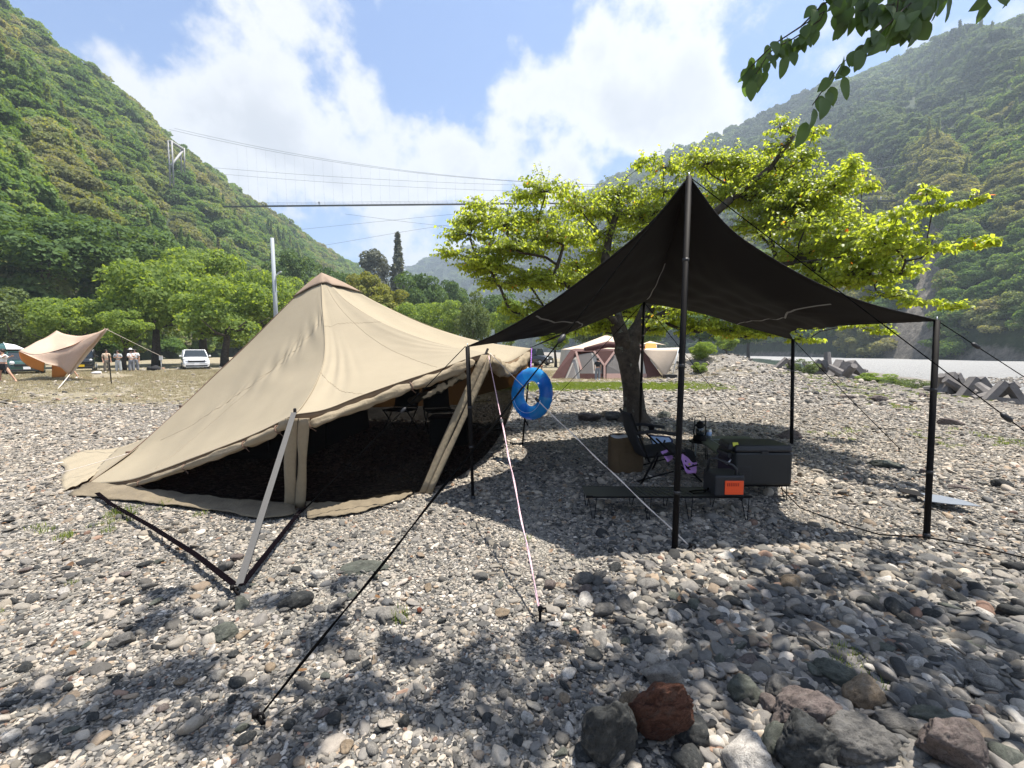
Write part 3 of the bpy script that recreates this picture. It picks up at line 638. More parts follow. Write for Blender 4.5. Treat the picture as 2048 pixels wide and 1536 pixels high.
cf = proto_coll('forest_crowns', FOR); cf2 = proto_coll('far_forest_crowns', FOR2)
def plant(name, pts, r, idx, coll, label, zs=(0.8, 1.15)):
    n = len(pts); pts = pts.copy(); sz = r*rng.uniform(*zs, n)
    con = idx >= (6 if coll is cf else 5); sz = np.where(con, r*1.35, sz); pts[:, 2] += sz*np.where(con, 0.85, 0.55)
    rot = np.stack([rng.normal(0, 0.08, n), rng.normal(0, 0.08, n), rng.uniform(0, 6.283, n)], 1)
    return scatter(name, pts, rot, np.stack([r, r, sz], 1), idx, coll, label=label)
LH = [(-1500, -700, 24, 110, 0.95), (-900, -420, 26, 150, 1.0), (-300, -200, 36, 175, 1.0), (0, -45, 50, 190, 1.0), (60, 30, 52, 200, 1.0), (130, 90, 56, 212, 1.0), (210, 158, 64, 225, 1.0), (290, 226, 75, 245, 1.0), (340, 282, 84, 262, 1.0), (400, 325, 96, 285, 1.0), (440, 362, 105, 300, 1.0), (500, 412, 122, 345, 1.0), (560, 447, 142, 390, 1.0), (620, 492, 168, 440, 1.0), (660, 517, 188, 480, 1.0), (700, 540, 215, 520, 1.05), (740, 566, 245, 560, 1.1), (790, 610, 280, 600, 1.2), (860, 680, 330, 640, 1.3)]
Vn, Rn, pxh = hill('wooded_hill', LH, 60, 'steep wooded hillside rising left of the camp', rocks=())
pts, pp, tt = hill_points(Vn, Rn, pxh, 7600, lambda p, t, Y: (1.0/(1+(Y/170.0)**1.0))*(0.5+1.2*(p > -150))*(t < 1.05))
Yd = pts[:, 1]; r = (2.5+Yd*0.0080)*rng.uniform(0.55, 1.55, len(Yd))
nzv = np.sin(pts[:, 0]*0.045+2)+np.sin(pts[:, 1]*0.04+pts[:, 0]*0.02)
idx = rng.integers(0, 6, len(Yd)); cm = (rng.random(len(Yd)) < 0.04+0.25*(nzv > 0.9)) & (tt < 0.6); idx[cm] = rng.integers(6, 8, cm.sum())
tp_ = P(345, 340, 172); tx, ty = tp_.x, tp_.y
clear = (np.abs(pp-352) < 26) & (Yd > 128) & (Yd < 182); pts, r, idx = pts[~clear], r[~clear], idx[~clear]
plant('hillside_forest', pts, r, idx, cf, 'dense mixed green forest covering the steep left hillside')

RH = [(700, 600, 900, 1500, 1.0), (800, 545, 850, 1450, 1.0), (870, 517, 820, 1400, 1.0), (930, 503, 800, 1350, 1.0), (1000, 478, 740, 1250, 1.0), (1060, 448, 620, 1100, 1.0), (1110, 428, 520, 980, 0.95), (1150, 410, 450, 880, 0.95), (1180, 393, 410, 820, 0.95), (1250, 352, 350, 740, 0.9), (1330, 317, 300, 680, 0.9), (1400, 289, 265, 640, 0.9), (1500, 243, 225, 590, 0.88), (1600, 195, 190, 555, 0.85), (1700, 157, 160, 525, 0.82), (1760, 139, 148, 510, 0.82), (1830, 110, 135, 495, 0.8), (1900, 82, 124, 480, 0.8), (1960, 65, 116, 470, 0.8), (2048, 52, 106, 450, 0.8), (2300, 10, 88, 420, 0.8), (2800, -60, 66, 390, 0.8), (3600, -260, 50, 330, 0.8)]
ROCKS = [(1838, 0.03, 30, 0.085, 1.0), (1800, 0.008, 45, 0.02, 1.0), (2040, 0.26, 45, 0.02, 0.9), (1560, 0.0, 160, 0.006, 0.7), (1980, 0.0, 100, 0.007, 0.8)]
Vn, Rn, pxh = hill('wooded_mountain', RH, 110, 'broad wooded mountain across the river with rocky foot', rocks=ROCKS, back=0.8)
pts, pp, tt = hill_points(Vn, Rn, pxh, 12000, lambda p, t, Y: (1.0/(1+(Y/260.0)**1.1))*(0.35+1.0*(p > 1000))*(t < 1.03)*(p < 2500))
Yd = pts[:, 1]; r = np.clip(2.3+Yd*0.0076, 3, 10)*rng.uniform(0.65, 1.35, len(Yd))*np.where(Yd > 300, 1.1, 1.0)
nzv = np.sin(pts[:, 0]*0.02+1)+np.sin(pts[:, 1]*0.03+pts[:, 2]*0.05)
near = Yd < 230
idx = rng.integers(0, 5, len(Yd)); cm = (rng.random(len(Yd)) < 0.02+0.30*(nzv > 0.9)) & (tt < 0.62) & (pp < 2100); idx[cm] = rng.integers(5, 7, cm.sum())
plant('mountain_forest', pts[~near], r[~near], idx[~near], cf2, 'hazy green forest covering the mountain across the river')
idn = rng.integers(0, 6, near.sum()); cm = rng.random(near.sum()) < 0.12; idn[cm] = 6
pe, _1, _2 = hill_points(Vn, Rn, pxh, 1500, lambda p, t, Y: 1.0*(t < 0.22)*(p > 1450)*(p < 2400)*(1.2-t*3))
re_ = (2.2+pe[:, 1]*0.012)*rng.uniform(.6, 1.2, len(pe)); pe[:, 2] -= 1.0
plant('bank_forest', pe, re_, rng.integers(0, 6, len(pe)), cf, 'low dense trees overhanging the far river bank')
plant('riverside_forest', pts[near], r[near], idn, cf, 'darker trees on the mountain foot above the river')
# ------------------------------------------------------------------ cloth helpers
def lerp(a, b, t): return a*(1-t)+b*t
def curve(pts, n):
    """smooth curve (Catmull-Rom) through pts, n samples"""
    pts = [Vector(p) for p in pts]; q = [pts[0]*2-pts[1]]+pts+[pts[-1]*2-pts[-2]]; L_ = [0]
    for a, b_ in zip(pts, pts[1:]): L_.append(L_[-1]+(b_-a).length)
    out = []
    for i in range(n):
        d = L_[-1]*i/(n-1); k = 0
        while k < len(pts)-2 and d > L_[k+1]: k += 1
        t = (d-L_[k])/max(1e-9, L_[k+1]-L_[k]); p0, p1, p2, p3 = q[k], q[k+1], q[k+2], q[k+3]
        out.append(0.5*((2*p1)+(p2-p0)*t+(2*p0-5*p1+4*p2-p3)*t*t+(3*p1-p0-3*p2+p3)*t**3))
    return out
def arc(a, b, off, n=12, p=1.0):
    """a->b bowed by the vector off"""
    a, b, off = Vector(a), Vector(b), Vector(off)
    return [a.lerp(b, i/(n-1))+off*(4*(i/(n-1))*(1-i/(n-1)))**p for i in range(n)]
def coons(c0, c1, d0, d1, nu, nv, disp=None):
    """c0: bottom edge u, c1: top edge u; d0: left edge v, d1: right edge v"""
    c0 = curve(c0, nu); c1 = curve(c1, nu); d0 = curve(d0, nv); d1 = curve(d1, nv); V = []
    for j in range(nv):
        v = j/(nv-1)
        for i in range(nu):
            u = i/(nu-1)
            p = c0[i]*(1-v)+c1[i]*v+d0[j]*(1-u)+d1[j]*u-(c0[0]*(1-u)*(1-v)+c0[-1]*u*(1-v)+c1[0]*(1-u)*v+c1[-1]*u*v)
            if disp: p = p+disp(u, v, p)
            V.append(p)
    f = [(j*nu+i, j*nu+i+1, (j+1)*nu+i+1, (j+1)*nu+i) for j in range(nv-1) for i in range(nu-1)]
    return V, f
def cloth(name, V, f, mat, parent, th=0.004, smooth=True):
    me = bpy.data.meshes.new(name); me.from_pydata([tuple(v) for v in V], [], f); me.update()
    me.polygons.foreach_set('use_smooth', [smooth]*len(f)); o = obj_from(me, name, mat, parent)
    if th: s = o.modifiers.new('thickness', 'SOLIDIFY'); s.thickness = th; s.offset = 0
    return o
def rope_pts(a, b, sag=0.01, n=10):
    a, b = Vector(a), Vector(b); return [a.lerp(b, i/(n-1))+Vector((0, 0, -sag*4*(i/(n-1))*(1-i/(n-1)))) for i in range(n)]

# ------------------------------------------------------------------ beige tent
APEX = P(643, 550, 6.8); TL_ = G(175, 974)+Vector((0, 0, .03)); TF = P(590, 829, 3.95); TR_ = P(976, 706, 5.08); TRR = P(1063, 697, 7.2)
TB = Vector((-0.9, 9.6, 1.25)); TBB = Vector((-3.6, 9.9, 0.7)); TBL = Vector((-4.75, 8.0, 0.35))
t_root = empty('tent', (APEX.x, APEX.y, 0), 'large beige peaked canvas tent with black mesh walls and rolled-up flaps', 'tent')
ridge = {
 'L': [APEX, P(600, 585, 6.65), P(500, 684, 6.3), P(435, 746, 6.05), P(345, 832, 5.7), P(260, 906, 5.36), TL_],
 'F': [APEX, P(645, 610, 6.2), P(650, 672, 5.65), P(648, 722, 5.2), P(630, 772, 4.58), P(606, 812, 4.15), TF],
 'R': [APEX, P(690, 600, 6.35), P(760, 643, 5.95), P(840, 676, 5.6), P(910, 694, 5.35), TR_],
 'RR': [APEX, P(700, 576, 6.82), P(760, 608, 6.86), P(860, 652, 6.95), P(960, 683, 7.05), TRR],
 'B': arc(APEX, TB, (0, 0, -.15), 6), 'BB': arc(APEX, TBB, (0, 0, -.12), 6), 'BL': arc(APEX, TBL, (0, 0, -.1), 6)}
eave = {('L', 'F'): [TL_, P(250, 962, 4.82), P(300, 948, 4.66), P(400, 911, 4.37), P(500, 872, 4.13), P(555, 846, 4.02), TF],
 ('F', 'R'): [TF, P(650, 819, 4.09), P(720, 792, 4.30), P(800, 764, 4.55), P(880, 738, 4.81), P(940, 716, 4.98), TR_],
 ('R', 'RR'): [TR_, P(992, 717, 5.6), P(1015, 724, 6.2), P(1040, 712, 6.8), TRR],
 ('RR', 'B'): arc(TRR, TB, (-.1, -.1, -.1), 6), ('B', 'BB'): arc(TB, TBB, (0, -.15, -.05), 6), ('BB', 'BL'): arc(TBB, TBL, (.1, -.1, 0), 6), ('BL', 'L'): arc(TBL, TL_+Vector((0, 0, .0)), (.25, .1, .05), 6)}
def crease(u, v, p, which):
    """puckers along the sewn diagonal and stretch folds from the corners"""
    z = 0.0
    if which == 'LF':
        s = u-(0.98-0.75*(1-v)*0.9); dln = (v-(1-0.30-0.55*(1-u)))  # diagonal from the ridge down to the left
        q = math.exp(-(dln/0.035)**2); z += 0.008*q*math.sin(u*105+3*math.sin(u*19))-0.008*q
        q2 = math.exp(-(dln/0.12)**2); z += 0.006*q2*math.sin(u*48+v*26+math.sin(u*11))
        e = math.exp(-(v/0.22)**2); z += 0.010*e*math.sin(u*40+5*v)
        z += 0.006*math.sin(u*9+v*4)*math.sin(v*7)
        z += 0.008*math.exp(-((u-0.62)/0.2)**2-((v-0.42)/0.18)**2)*math.sin(v*36+u*12)
    if which == 'FR':
        e = math.exp(-((u-0.12)/0.16)**2)*math.exp(-((v-0.22)/0.2)**2); z += 0.010*e*math.sin(u*62-9*v)
        c = math.exp(-((u-1)/0.35)**2-(v/0.35)**2); z += 0.006*c*math.sin(math.atan2(v, 1.02-u)*26)
        z += 0.006*math.sin(u*7+1)*math.sin(v*6)
    if which == 'RRR': z += 0.01*math.sin(u*14)*math.sin(v*9)
    return z*math.sin(math.pi*min(max(v, 0.0), 1)*0.97+0.05)*0.8
for (a, b_), ed in eave.items():
    key = 'LF' if (a, b_) == ('L', 'F') else 'FR' if (a, b_) == ('F', 'R') else 'RRR' if (a, b_) == ('R', 'RR') else ''
    nu, nv = (150, 130) if key in ('LF', 'FR') else (30, 24)
    top = [APEX+Vector((0.001*k, 0, 0)) for k in range(3)]
    n_a = (ed[-1]-ed[0]).cross(APEX-ed[0]).normalized(); n_a = n_a if n_a.z > 0 else -n_a
    V_, f_ = coons(ed, top, list(reversed(ridge[a])), list(reversed(ridge[b_])), nu, nv, (lambda u, v, p, k=key, n=n_a: n*crease(u, v, p, k)) if key else None)
    cloth('roof_panel', V_, f_, M['canvas'], t_root)
    for uv_ in {'LF': [((1.0, .70), (.55, .45), (.08, .19)), ((.30, .02), (.42, .30), (.70, .62))], 'FR': [((.0, .30), (.14, .16), (.30, .01)), ((.55, 1.0), (.62, .6), (.72, .02)), ((.0, .62), (.45, .60), (1.0, .52))]}.get(key, []):
        cs_ = curve([Vector((a_, b2_, 0)) for a_, b2_ in uv_], 60); mb = MB()
        mb.tube([V_[min(nv-1, max(0, round(q.y*(nv-1))))*nu+min(nu-1, max(0, round(q.x*(nu-1))))]+n_a*.002 for q in cs_], 0.0028, 4); mb.build('panel_seam', M['canvas_roll'], t_root)
# seams along ridges
for k_, off in (('L', (0, 0, .006)), ('F', (0, -.008, .006))):
    mb = MB(); mb.tube([p+Vector(off) for p in curve(ridge[k_], 40)], 0.006 if k_ == 'L' else 0.005, 5); mb.build('ridge_seam', M['seam'] if k_ == 'L' else M['canvas'], t_root)
# brown peak cap: a little cone of cloth over the apex
capv = []; capf = []; rim = [ridge['L'], ridge['F'], ridge['R'], ridge['RR'], ridge['B'], ridge['BB'], ridge['BL']]
capl = [0.52, 0.27, 0.36, 0.62, 0.4, 0.4, 0.5]
rp = []
for rg, L_ in zip(rim, capl):
    cu = curve(rg, 60); d = 0
    for q in range(1, 60):
        d += (cu[q]-cu[q-1]).length
        if d > L_: rp.append(cu[q]+Vector((0, 0, 0.02))+(cu[q]-APEX).cross(Vector((0, 0, 1))).cross(cu[q]-APEX).normalized()*-0.0); break
NR = 42; rr_ = []
for i in range(NR):
    a = i/NR*7; k = int(a); t = a-k; p = rp[k].lerp(rp[(k+1) % 7], t); p = p+(APEX-p)*0.14*math.sin(math.pi*t); rr_.append(p+Vector((0, 0, .015)))
top = APEX+Vector((0, 0, .035)); V_ = []
for s_ in range(9):
    for p in rr_: V_.append(top.lerp(p, s_/8)+Vector((0, 0, 0.015*math.sin(math.pi*s_/8))))
f_ = [(s_*NR+i, s_*NR+(i+1) % NR, (s_+1)*NR+(i+1) % NR, (s_+1)*NR+i) for s_ in range(8) for i in range(NR)]
cloth('peak_cap', V_, f_, M['canvas_cap'], t_root)
# screens
def g3(px, py, z=0.02): q = G(px, py); return Vector((q.x, q.y, z+0.0))
def wall(name, top, bot, mat, nu=40, nv=14, bulge=0.04, wr=0.006):
    d0 = [bot[0], top[0]]; d1 = [bot[-1], top[-1]]
    V_, f_ = coons(bot, top, d0, d1, nu, nv, lambda u, v, p: Vector((0, 1, 0))*(-bulge*0.0+bulge*math.sin(math.pi*v)*math.sin(math.pi*u))+Vector((0, wr*math.sin(u*31+v*5), 0)))
    return cloth(name, V_, f_, mat, t_root, 0)
dn = Vector((0, 0.03, -0.03))
FB = g3(594, 1012); RB = g3(852, 984)
wall('mesh_wall', [p+dn for p in eave[('L', 'F')]], [g3(178, 975), g3(300, 988), g3(430, 1003), g3(520, 1011), FB], M['net'])
wall('mesh_wall', [p+dn for p in eave[('F', 'R')]], [FB, g3(680, 1014), g3(760, 1003), RB], M['net'])
side_bot = [RB, g3(900, 966), g3(940, 940), g3(978, 905), g3(1003, 868), g3(1012, 850)]
wall('mesh_wall', [p+Vector((-.02, 0, -.03)) for p in eave[('R', 'RR')]], side_bot, M['net'], bulge=0.0, wr=0.012)
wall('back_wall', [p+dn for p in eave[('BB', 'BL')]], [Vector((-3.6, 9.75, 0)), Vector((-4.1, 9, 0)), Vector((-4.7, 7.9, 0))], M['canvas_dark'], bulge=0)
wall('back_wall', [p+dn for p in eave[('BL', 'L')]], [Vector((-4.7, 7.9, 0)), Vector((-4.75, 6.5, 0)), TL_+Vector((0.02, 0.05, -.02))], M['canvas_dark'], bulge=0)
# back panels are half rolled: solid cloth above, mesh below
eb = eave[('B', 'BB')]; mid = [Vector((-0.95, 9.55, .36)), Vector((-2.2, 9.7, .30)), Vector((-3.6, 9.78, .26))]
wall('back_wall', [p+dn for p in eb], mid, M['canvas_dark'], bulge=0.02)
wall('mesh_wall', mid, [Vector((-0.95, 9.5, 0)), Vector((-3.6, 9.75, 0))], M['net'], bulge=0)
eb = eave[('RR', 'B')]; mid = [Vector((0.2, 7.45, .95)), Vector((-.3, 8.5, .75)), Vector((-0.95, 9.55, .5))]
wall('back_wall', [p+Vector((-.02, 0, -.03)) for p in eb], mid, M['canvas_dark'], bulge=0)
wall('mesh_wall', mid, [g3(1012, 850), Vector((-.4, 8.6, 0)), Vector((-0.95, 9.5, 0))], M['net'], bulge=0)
# corner bands: two strips of canvas either side of a zip
def corner_band(b0, t0, wb, wt, split, mat1, name='corner_band'):
    b0, t0 = Vector(b0), Vector(t0)
    for s0, s1 in ((0.0, split-0.012), (split+0.012, 1.0)):
        V_ = []; n = 14
        for j in range(n):
            v = j/(n-1); c_ = b0.lerp(t0, v); w = wb*(1-v)+wt*v
            for k in range(5):
                s = s0+(s1-s0)*k/4; V_.append(c_+Vector(((s-0.5)*w, 0.012*math.sin(v*9+s*6)-0.012*math.sin(math.pi*(s-s0)/(s1-s0)), 0)))
        f_ = [(j*5+i, j*5+i+1, (j+1)*5+i+1, (j+1)*5+i) for j in range(n-1) for i in range(4)]
        cloth(name, V_, f_, mat1, t_root, 0.006)
    mb = MB(); mb.tube([b0.lerp(t0, v/10)+Vector(((split-0.5)*(wb*(1-v/10)+wt*v/10), 0.0, 0)) for v in range(11)], 0.006, 5); mb.build('zip', M['black_fabric'], t_root)
corner_band(FB+Vector((0, -.05, -.01)), TF+Vector((0.03, -.025, -.03)), 0.20, 0.21, 0.55, M['canvas_roll'])
corner_band(RB+Vector((0.0, -.05, -.01)), TR_+Vector((0.00, -.03, -.02)), 0.15, 0.17, 0.55, M['canvas_roll'])
# tan valance between the eave edge and the rolled flaps
def valance(ed, w0, w1, nm='valance'):
    cu = curve(ed, 40); V_ = []
    for j in range(3):
        for i, p in enumerate(cu):
            u = i/39; w = (w0+(w1-w0)*u)*(0.35+0.65*math.sin(math.pi*min(1, max(0, u*1.0)))**0.5); V_.append(p+Vector((0, 0.012, -w*j/2)))
    f_ = [(j*40+i, j*40+i+1, (j+1)*40+i+1, (j+1)*40+i) for j in range(2) for i in range(39)]
    cloth(nm, V_, f_, M['canvas_dark'], t_root, 0.003)
valance(eave[('L', 'F')], 0.05, 0.12); valance(eave[('F', 'R')], 0.10, 0.08); valance(eave[('R', 'RR')], 0.03, 0.10)
# rolled flaps with ties
def roll(pts, r0, r1, ties, name='rolled_flap', seed=0, squash=1.25):
    cu = curve(pts, 110); V_ = []; n = 18; g = random.Random(seed); ph = [g.uniform(0, 6) for _ in range(6)]
    for i, p in enumerate(cu):
        t = i/109; tan = (cu[min(i+1, 109)]-cu[max(i-1, 0)]).normalized(); up = Vector((0, 0, 1)); up = (up-tan*up.dot(tan)).normalized(); sd = tan.cross(up)
        endf = min(1, (t/0.04)**0.5 if t < 0.04 else 1, ((1-t)/0.04)**0.5 if t > 0.96 else 1)
        r = (r0+(r1-r0)*t)*endf*(1+0.10*math.sin(t*31+ph[0])+0.08*math.sin(t*67+ph[1]))
        for tt_ in ties: r *= 1-0.38*math.exp(-((t-tt_)/0.016)**2)
        for k in range(n):
            a = 2*math.pi*k/n; rr2 = r*(1+0.13*math.sin(3*a+t*14+ph[2])+0.08*math.sin(5*a-t*23+ph[3])); V_.append(p+up*math.cos(a)*rr2*squash+sd*math.sin(a)*rr2)
    f_ = [(i*n+k, i*n+(k+1) % n, (i+1)*n+(k+1) % n, (i+1)*n+k) for i in range(109) for k in range(n)]
    f_ += [tuple(range(n)), tuple(109*n+k for k in range(n))[::-1]]
    o = cloth(name, V_, f_, M['canvas_roll'], t_root, 0)
    for tt_ in ties:
        i = int(tt_*109); p = cu[i]; mb = MB(); tan = (cu[i+1]-cu[i-1]).normalized(); r = (r0+(r1-r0)*tt_)*0.82
        up = Vector((0, 0, 1)); up = (up-tan*up.dot(tan)).normalized(); sd = tan.cross(up)
        ring = [p+up*math.cos(a)*r*squash+sd*math.sin(a)*r for a in np.linspace(0, 6.283, 14)]
        mb.tube(ring, 0.007, 5, caps=False); mb.tube([p-up*r, p-up*(r+0.05)+tan*0.03], 0.004, 4); mb.build('tie', M['seam'], t_root)
sh = lambda pts, d: [Vector(p)+Vector(d) for p in pts]
e1 = eave[('L', 'F')]; roll(sh([e1[1], e1[2], e1[3], e1[4], e1[5], e1[6]+Vector((-.04, 0, .02))], (0, -.02, -.062)), 0.018, 0.036, (0.12, 0.42, 0.76, 0.93), seed=1)
e2 = eave[('F', 'R')]; roll([P(612, 853, 4.00), P(650, 838, 4.07), P(720, 812, 4.27), P(800, 781, 4.51), P(880, 753, 4.77), P(950, 722, 4.96)], 0.030, 0.044, (0.02, 0.58), seed=2)
roll([P(815, 803, 4.68), P(850, 791, 4.78), P(890, 770, 4.90), P(930, 745, 5.0)], 0.034, 0.055, (), seed=5, squash=1.0)
roll([P(985, 722, 5.3), P(1000, 738, 5.75), P(1018, 741, 6.2), P(1040, 727, 6.75), P(1060, 708, 7.1)], 0.075, 0.06, (), seed=3, squash=1.2)
# ground aprons
def apron(outer, inner, nm='ground_flap', h=0.05, mat='canvas_shaded'):
    o_ = curve(outer, 40); i_ = curve(inner, 40); V_ = []
    for j in range(9):
        for k in range(40):
            p = i_[k].lerp(o_[k], j/8); hh_ = (h*(1-j/8)+0.020+0.006*math.sin(k*0.8+j*1.3)+0.004*math.sin(k*1.9-j*2.1)); V_.append(Vector((p.x, p.y, hh_)))
    f_ = [(j*40+k, j*40+k+1, (j+1)*40+k+1, (j+1)*40+k) for j in range(8) for k in range(39)]
    cloth(nm, V_, f_, M[mat], t_root, 0.004)
gp = lambda l: [Vector((*G(a, b).xy, 0)) for a, b in l]
apron(gp([(135, 993), (210, 1000), (330, 1012), (440, 1026), (520, 1040), (560, 1038), (592, 1030)]), gp([(175, 974), (240, 978), (330, 988), (430, 1000), (500, 1006), (560, 1009), (588, 1010)]), h=0.03)
apron(gp([(615, 1040), (660, 1036), (710, 1030), (760, 1015), (800, 1003), (825, 990)]), gp([(612, 1010), (660, 1012), (710, 1008), (760, 998), (800, 990), (822, 983)]), h=0.03)
apron(gp([(128, 985), (122, 965), (130, 940), (118, 925), (160, 905)]), gp([(176, 975), (190, 962), (215, 940), (235, 920), (260, 905)]), h=0.06, mat='canvas')
V_, f_ = coons([G(176, 975)+Vector((0, 0, .04)), G(200, 945)+Vector((0, 0, .08)), G(235, 905)+Vector((0, 0, .06))], [TL_, P(300, 872, 5.5), P(358, 822, 5.8)], [TL_, TL_+Vector((0, .01, .01))], [G(235, 905)+Vector((0, 0, .06)), P(300, 872, 6.0), P(362, 828, 5.9)], 20, 14)
cloth('ground_flap', V_, f_, M['canvas'], t_root)
# corner poles and apex pole
def tpole(a, b, r=0.014, name='tent_pole', mat='black_metal', par=t_root):
    mb = MB(); mb.tube([a, b], r, 8); return mb.build(name, M[mat], par)
tpole(FB+Vector((0, .03, 0)), TF+Vector((0, .0, .05))); tpole(RB+Vector((0, .03, 0)), TR_+Vector((0, .0, .05))); tpole(APEX*1.0-Vector((0, 0, APEX.z)), APEX-Vector((0, 0, .03)), 0.02)
rb = G(1045, 889); tpole(rb, TRR+Vector((0, .03, .03)), 0.014); tpole(P(1036, 812, 7.2), P(1056, 851, 7.15), 0.011, 'strut')
# ridge loops
for px, py, Y in ((368, 813, 5.8), (262, 905, 5.37)):
    mb = MB(); p = P(px, py, Y); mb.box(p+Vector((-.02, 0, .0)), (0.07, 0.02, 0.03), rz=0.3); mb.build('guy_loop', M['seam'], t_root)

def stake(p, lean=(0, 0), label='', mat='black_metal', h=0.09, group='ground stakes holding the guy ropes'):
    mb = MB(); p = Vector((p[0], p[1], 0)); top = p+Vector((lean[0], lean[1], h))
    mb.tube([p-Vector((lean[0], lean[1], h))*0.8, top], 0.008, 7); mb.tube([top, top+Vector((0.03, 0.0, 0.004)), top+Vector((0.034, 0, -.02))], 0.006, 6); mb.tube([top+Vector((0, 0, -.012)), top+Vector((0, 0, .012))], 0.013, 8)
    o = mb.build('ground_stake', M[mat]); setp(o, label, 'stake', group)
def guy(pts, r, mat, label, name='guy_rope', cat='rope', runner=None, group='guy ropes of tent and tarp', twist=None):
    mb = MB(); root = None
    if len(pts) == 2: pts = rope_pts(*pts, sag=0.012)
    mb.tube(pts, r, 6)
    if twist:  # doubled rope: a second strand beside the first over part of its length
        a, b = twist; cu = curve(pts, 60); sub = cu[int(a*59):int(b*59)+1]
        mb.tube([p+Vector((0.006*math.sin(i*0.5), 0.0, 0.006*math.cos(i*0.5))) for i, p in enumerate(sub)], r*0.9, 6)
    o = mb.build(name, M[mat]); setp(o, label, cat, group)
    if runner is not None:
        cu = curve(pts, 60); i = int(runner*59); d = (cu[min(i+1, 59)]-cu[i-1]).normalized(); p = cu[i]
        m2 = MB(); m2.tube([p-d*0.035, p-d*0.02, p+d*0.02, p+d*0.035], [0.006, 0.016, 0.016, 0.006], 8); m2.build('runner', M['black_plastic'], o)
    return o
# strap at the front tent corner with its stake, two more straps to the same stake
sp = G(478, 1192); mb = MB(); mb.sweepflat(rope_pts(TF+Vector((0, -.02, .02)), sp+Vector((0, 0, .06)), 0.005), 0.042, Vector((0.9, 0.3, 0)))
setp(mb.build('webbing_strap', M['strap_grey']), 'grey flat strap running steeply from front tent corner down to its stake', 'strap', 'straps meeting at one stake')
mb = MB(); mb.sweepflat(rope_pts(g3(603, 1030, .05), sp+Vector((0.02, 0, .07)), 0.0), 0.040, Vector((0.8, 0.6, 0)))
setp(mb.build('webbing_strap', M['strap']), 'black flat strap from tent pole foot to the shared front stake', 'strap', 'straps meeting at one stake')
mb = MB(); mb.sweepflat([g3(195, 997, .06), g3(222, 1015, .035), g3(300, 1065, .06), g3(390, 1128, .075), sp+Vector((-.02, 0, .07))], 0.038, Vector((0.3, 0.8, 0)))
setp(mb.build('webbing_strap', M['strap']), 'long black flat strap running over gravel from left tent corner to stake', 'strap', 'straps meeting at one stake')
stake(sp, (-.02, -.03), 'black stake where three flat straps meet in front of the tent', h=0.07)

# ------------------------------------------------------------------ black tarp
PK = P(1378, 353, 3.42); BP = P(1288, 604, 8.0); TLc = P(935, 693, 4.6); TRc = P(1874, 641, 3.66); BRc = P(1586, 679, 7.3); BLc = P(1064, 694, 7.4)
tarp = empty('tarp', (1.3, 3.4, 0), 'black peaked tarp shelter stretched on poles over the camp furniture', 'tarp')
n_ = 9
e_front_l = [TLc, P(1000, 664, 4.42), P(1100, 605, 4.12), P(1200, 531, 3.85), P(1300, 447, 3.6), PK]   # TL -> PK
e_front_r = [PK, P(1450, 448, 3.42), P(1530, 508, 3.45), P(1640, 569, 3.5), P(1740, 608, 3.57), TRc]
e_back_l = [BLc, P(1130, 668, 7.5), P(1200, 640, 7.7), BP]
e_back_r = [BP, P(1400, 626, 7.7), P(1480, 650, 7.5), P(1545, 668, 7.38), BRc]
e_side_l = [TLc, TLc+Vector((.34, .45, .06)), Vector((0.45, 5.7, 1.70)), Vector((0.74, 6.6, 1.76)), Vector((0.66, 7.15, 1.72)), BLc]
e_side_r = [TRc, TRc+Vector((-.42, .5, -.01)), P(1640, 657, 5.2), P(1592, 660, 6.1), P(1579, 666, 6.8), BRc]
e_ridge = arc(PK, BP, (0, 0, -0.20), 9)
def tdisp(u, v, p):
    w = sum(math.exp(-((u-a)/.33)**2-((v-b)/.33)**2)*math.sin(math.atan2(abs(v-b)+.02, abs(u-a)+.02)*30) for a in (0, 1) for b in (0, 1))
    return Vector((0, 0, (0.10*math.sin(math.pi*u)-0.010*math.sin(u*31+v*9)-0.010*math.sin(v*37-u*6))*math.sin(math.pi*v)*(1 if True else 0)+0.012*w*min(1, 6*v*(1-v))*min(1, 6*u*(1-u))))
V1, f1 = coons(e_front_l, e_back_l, e_side_l, e_ridge, 60, 60, tdisp)
V2, f2 = coons(e_front_r, e_back_r, e_ridge, e_side_r, 60, 60, tdisp)
o = cloth('canopy', V1+V2, f1+[tuple(q+len(V1) for q in f) for f in f2], M['black_fabric'], tarp, 0.003)
def surf(V_, nu, nv, u, v):
    i = min(int(u*(nu-1)), nu-2); j = min(int(v*(nv-1)), nv-2); a = u*(nu-1)-i; b = v*(nv-1)-j
    return V_[j*nu+i]*(1-a)*(1-b)+V_[j*nu+i+1]*a*(1-b)+V_[(j+1)*nu+i]*(1-a)*b+V_[(j+1)*nu+i+1]*a*b
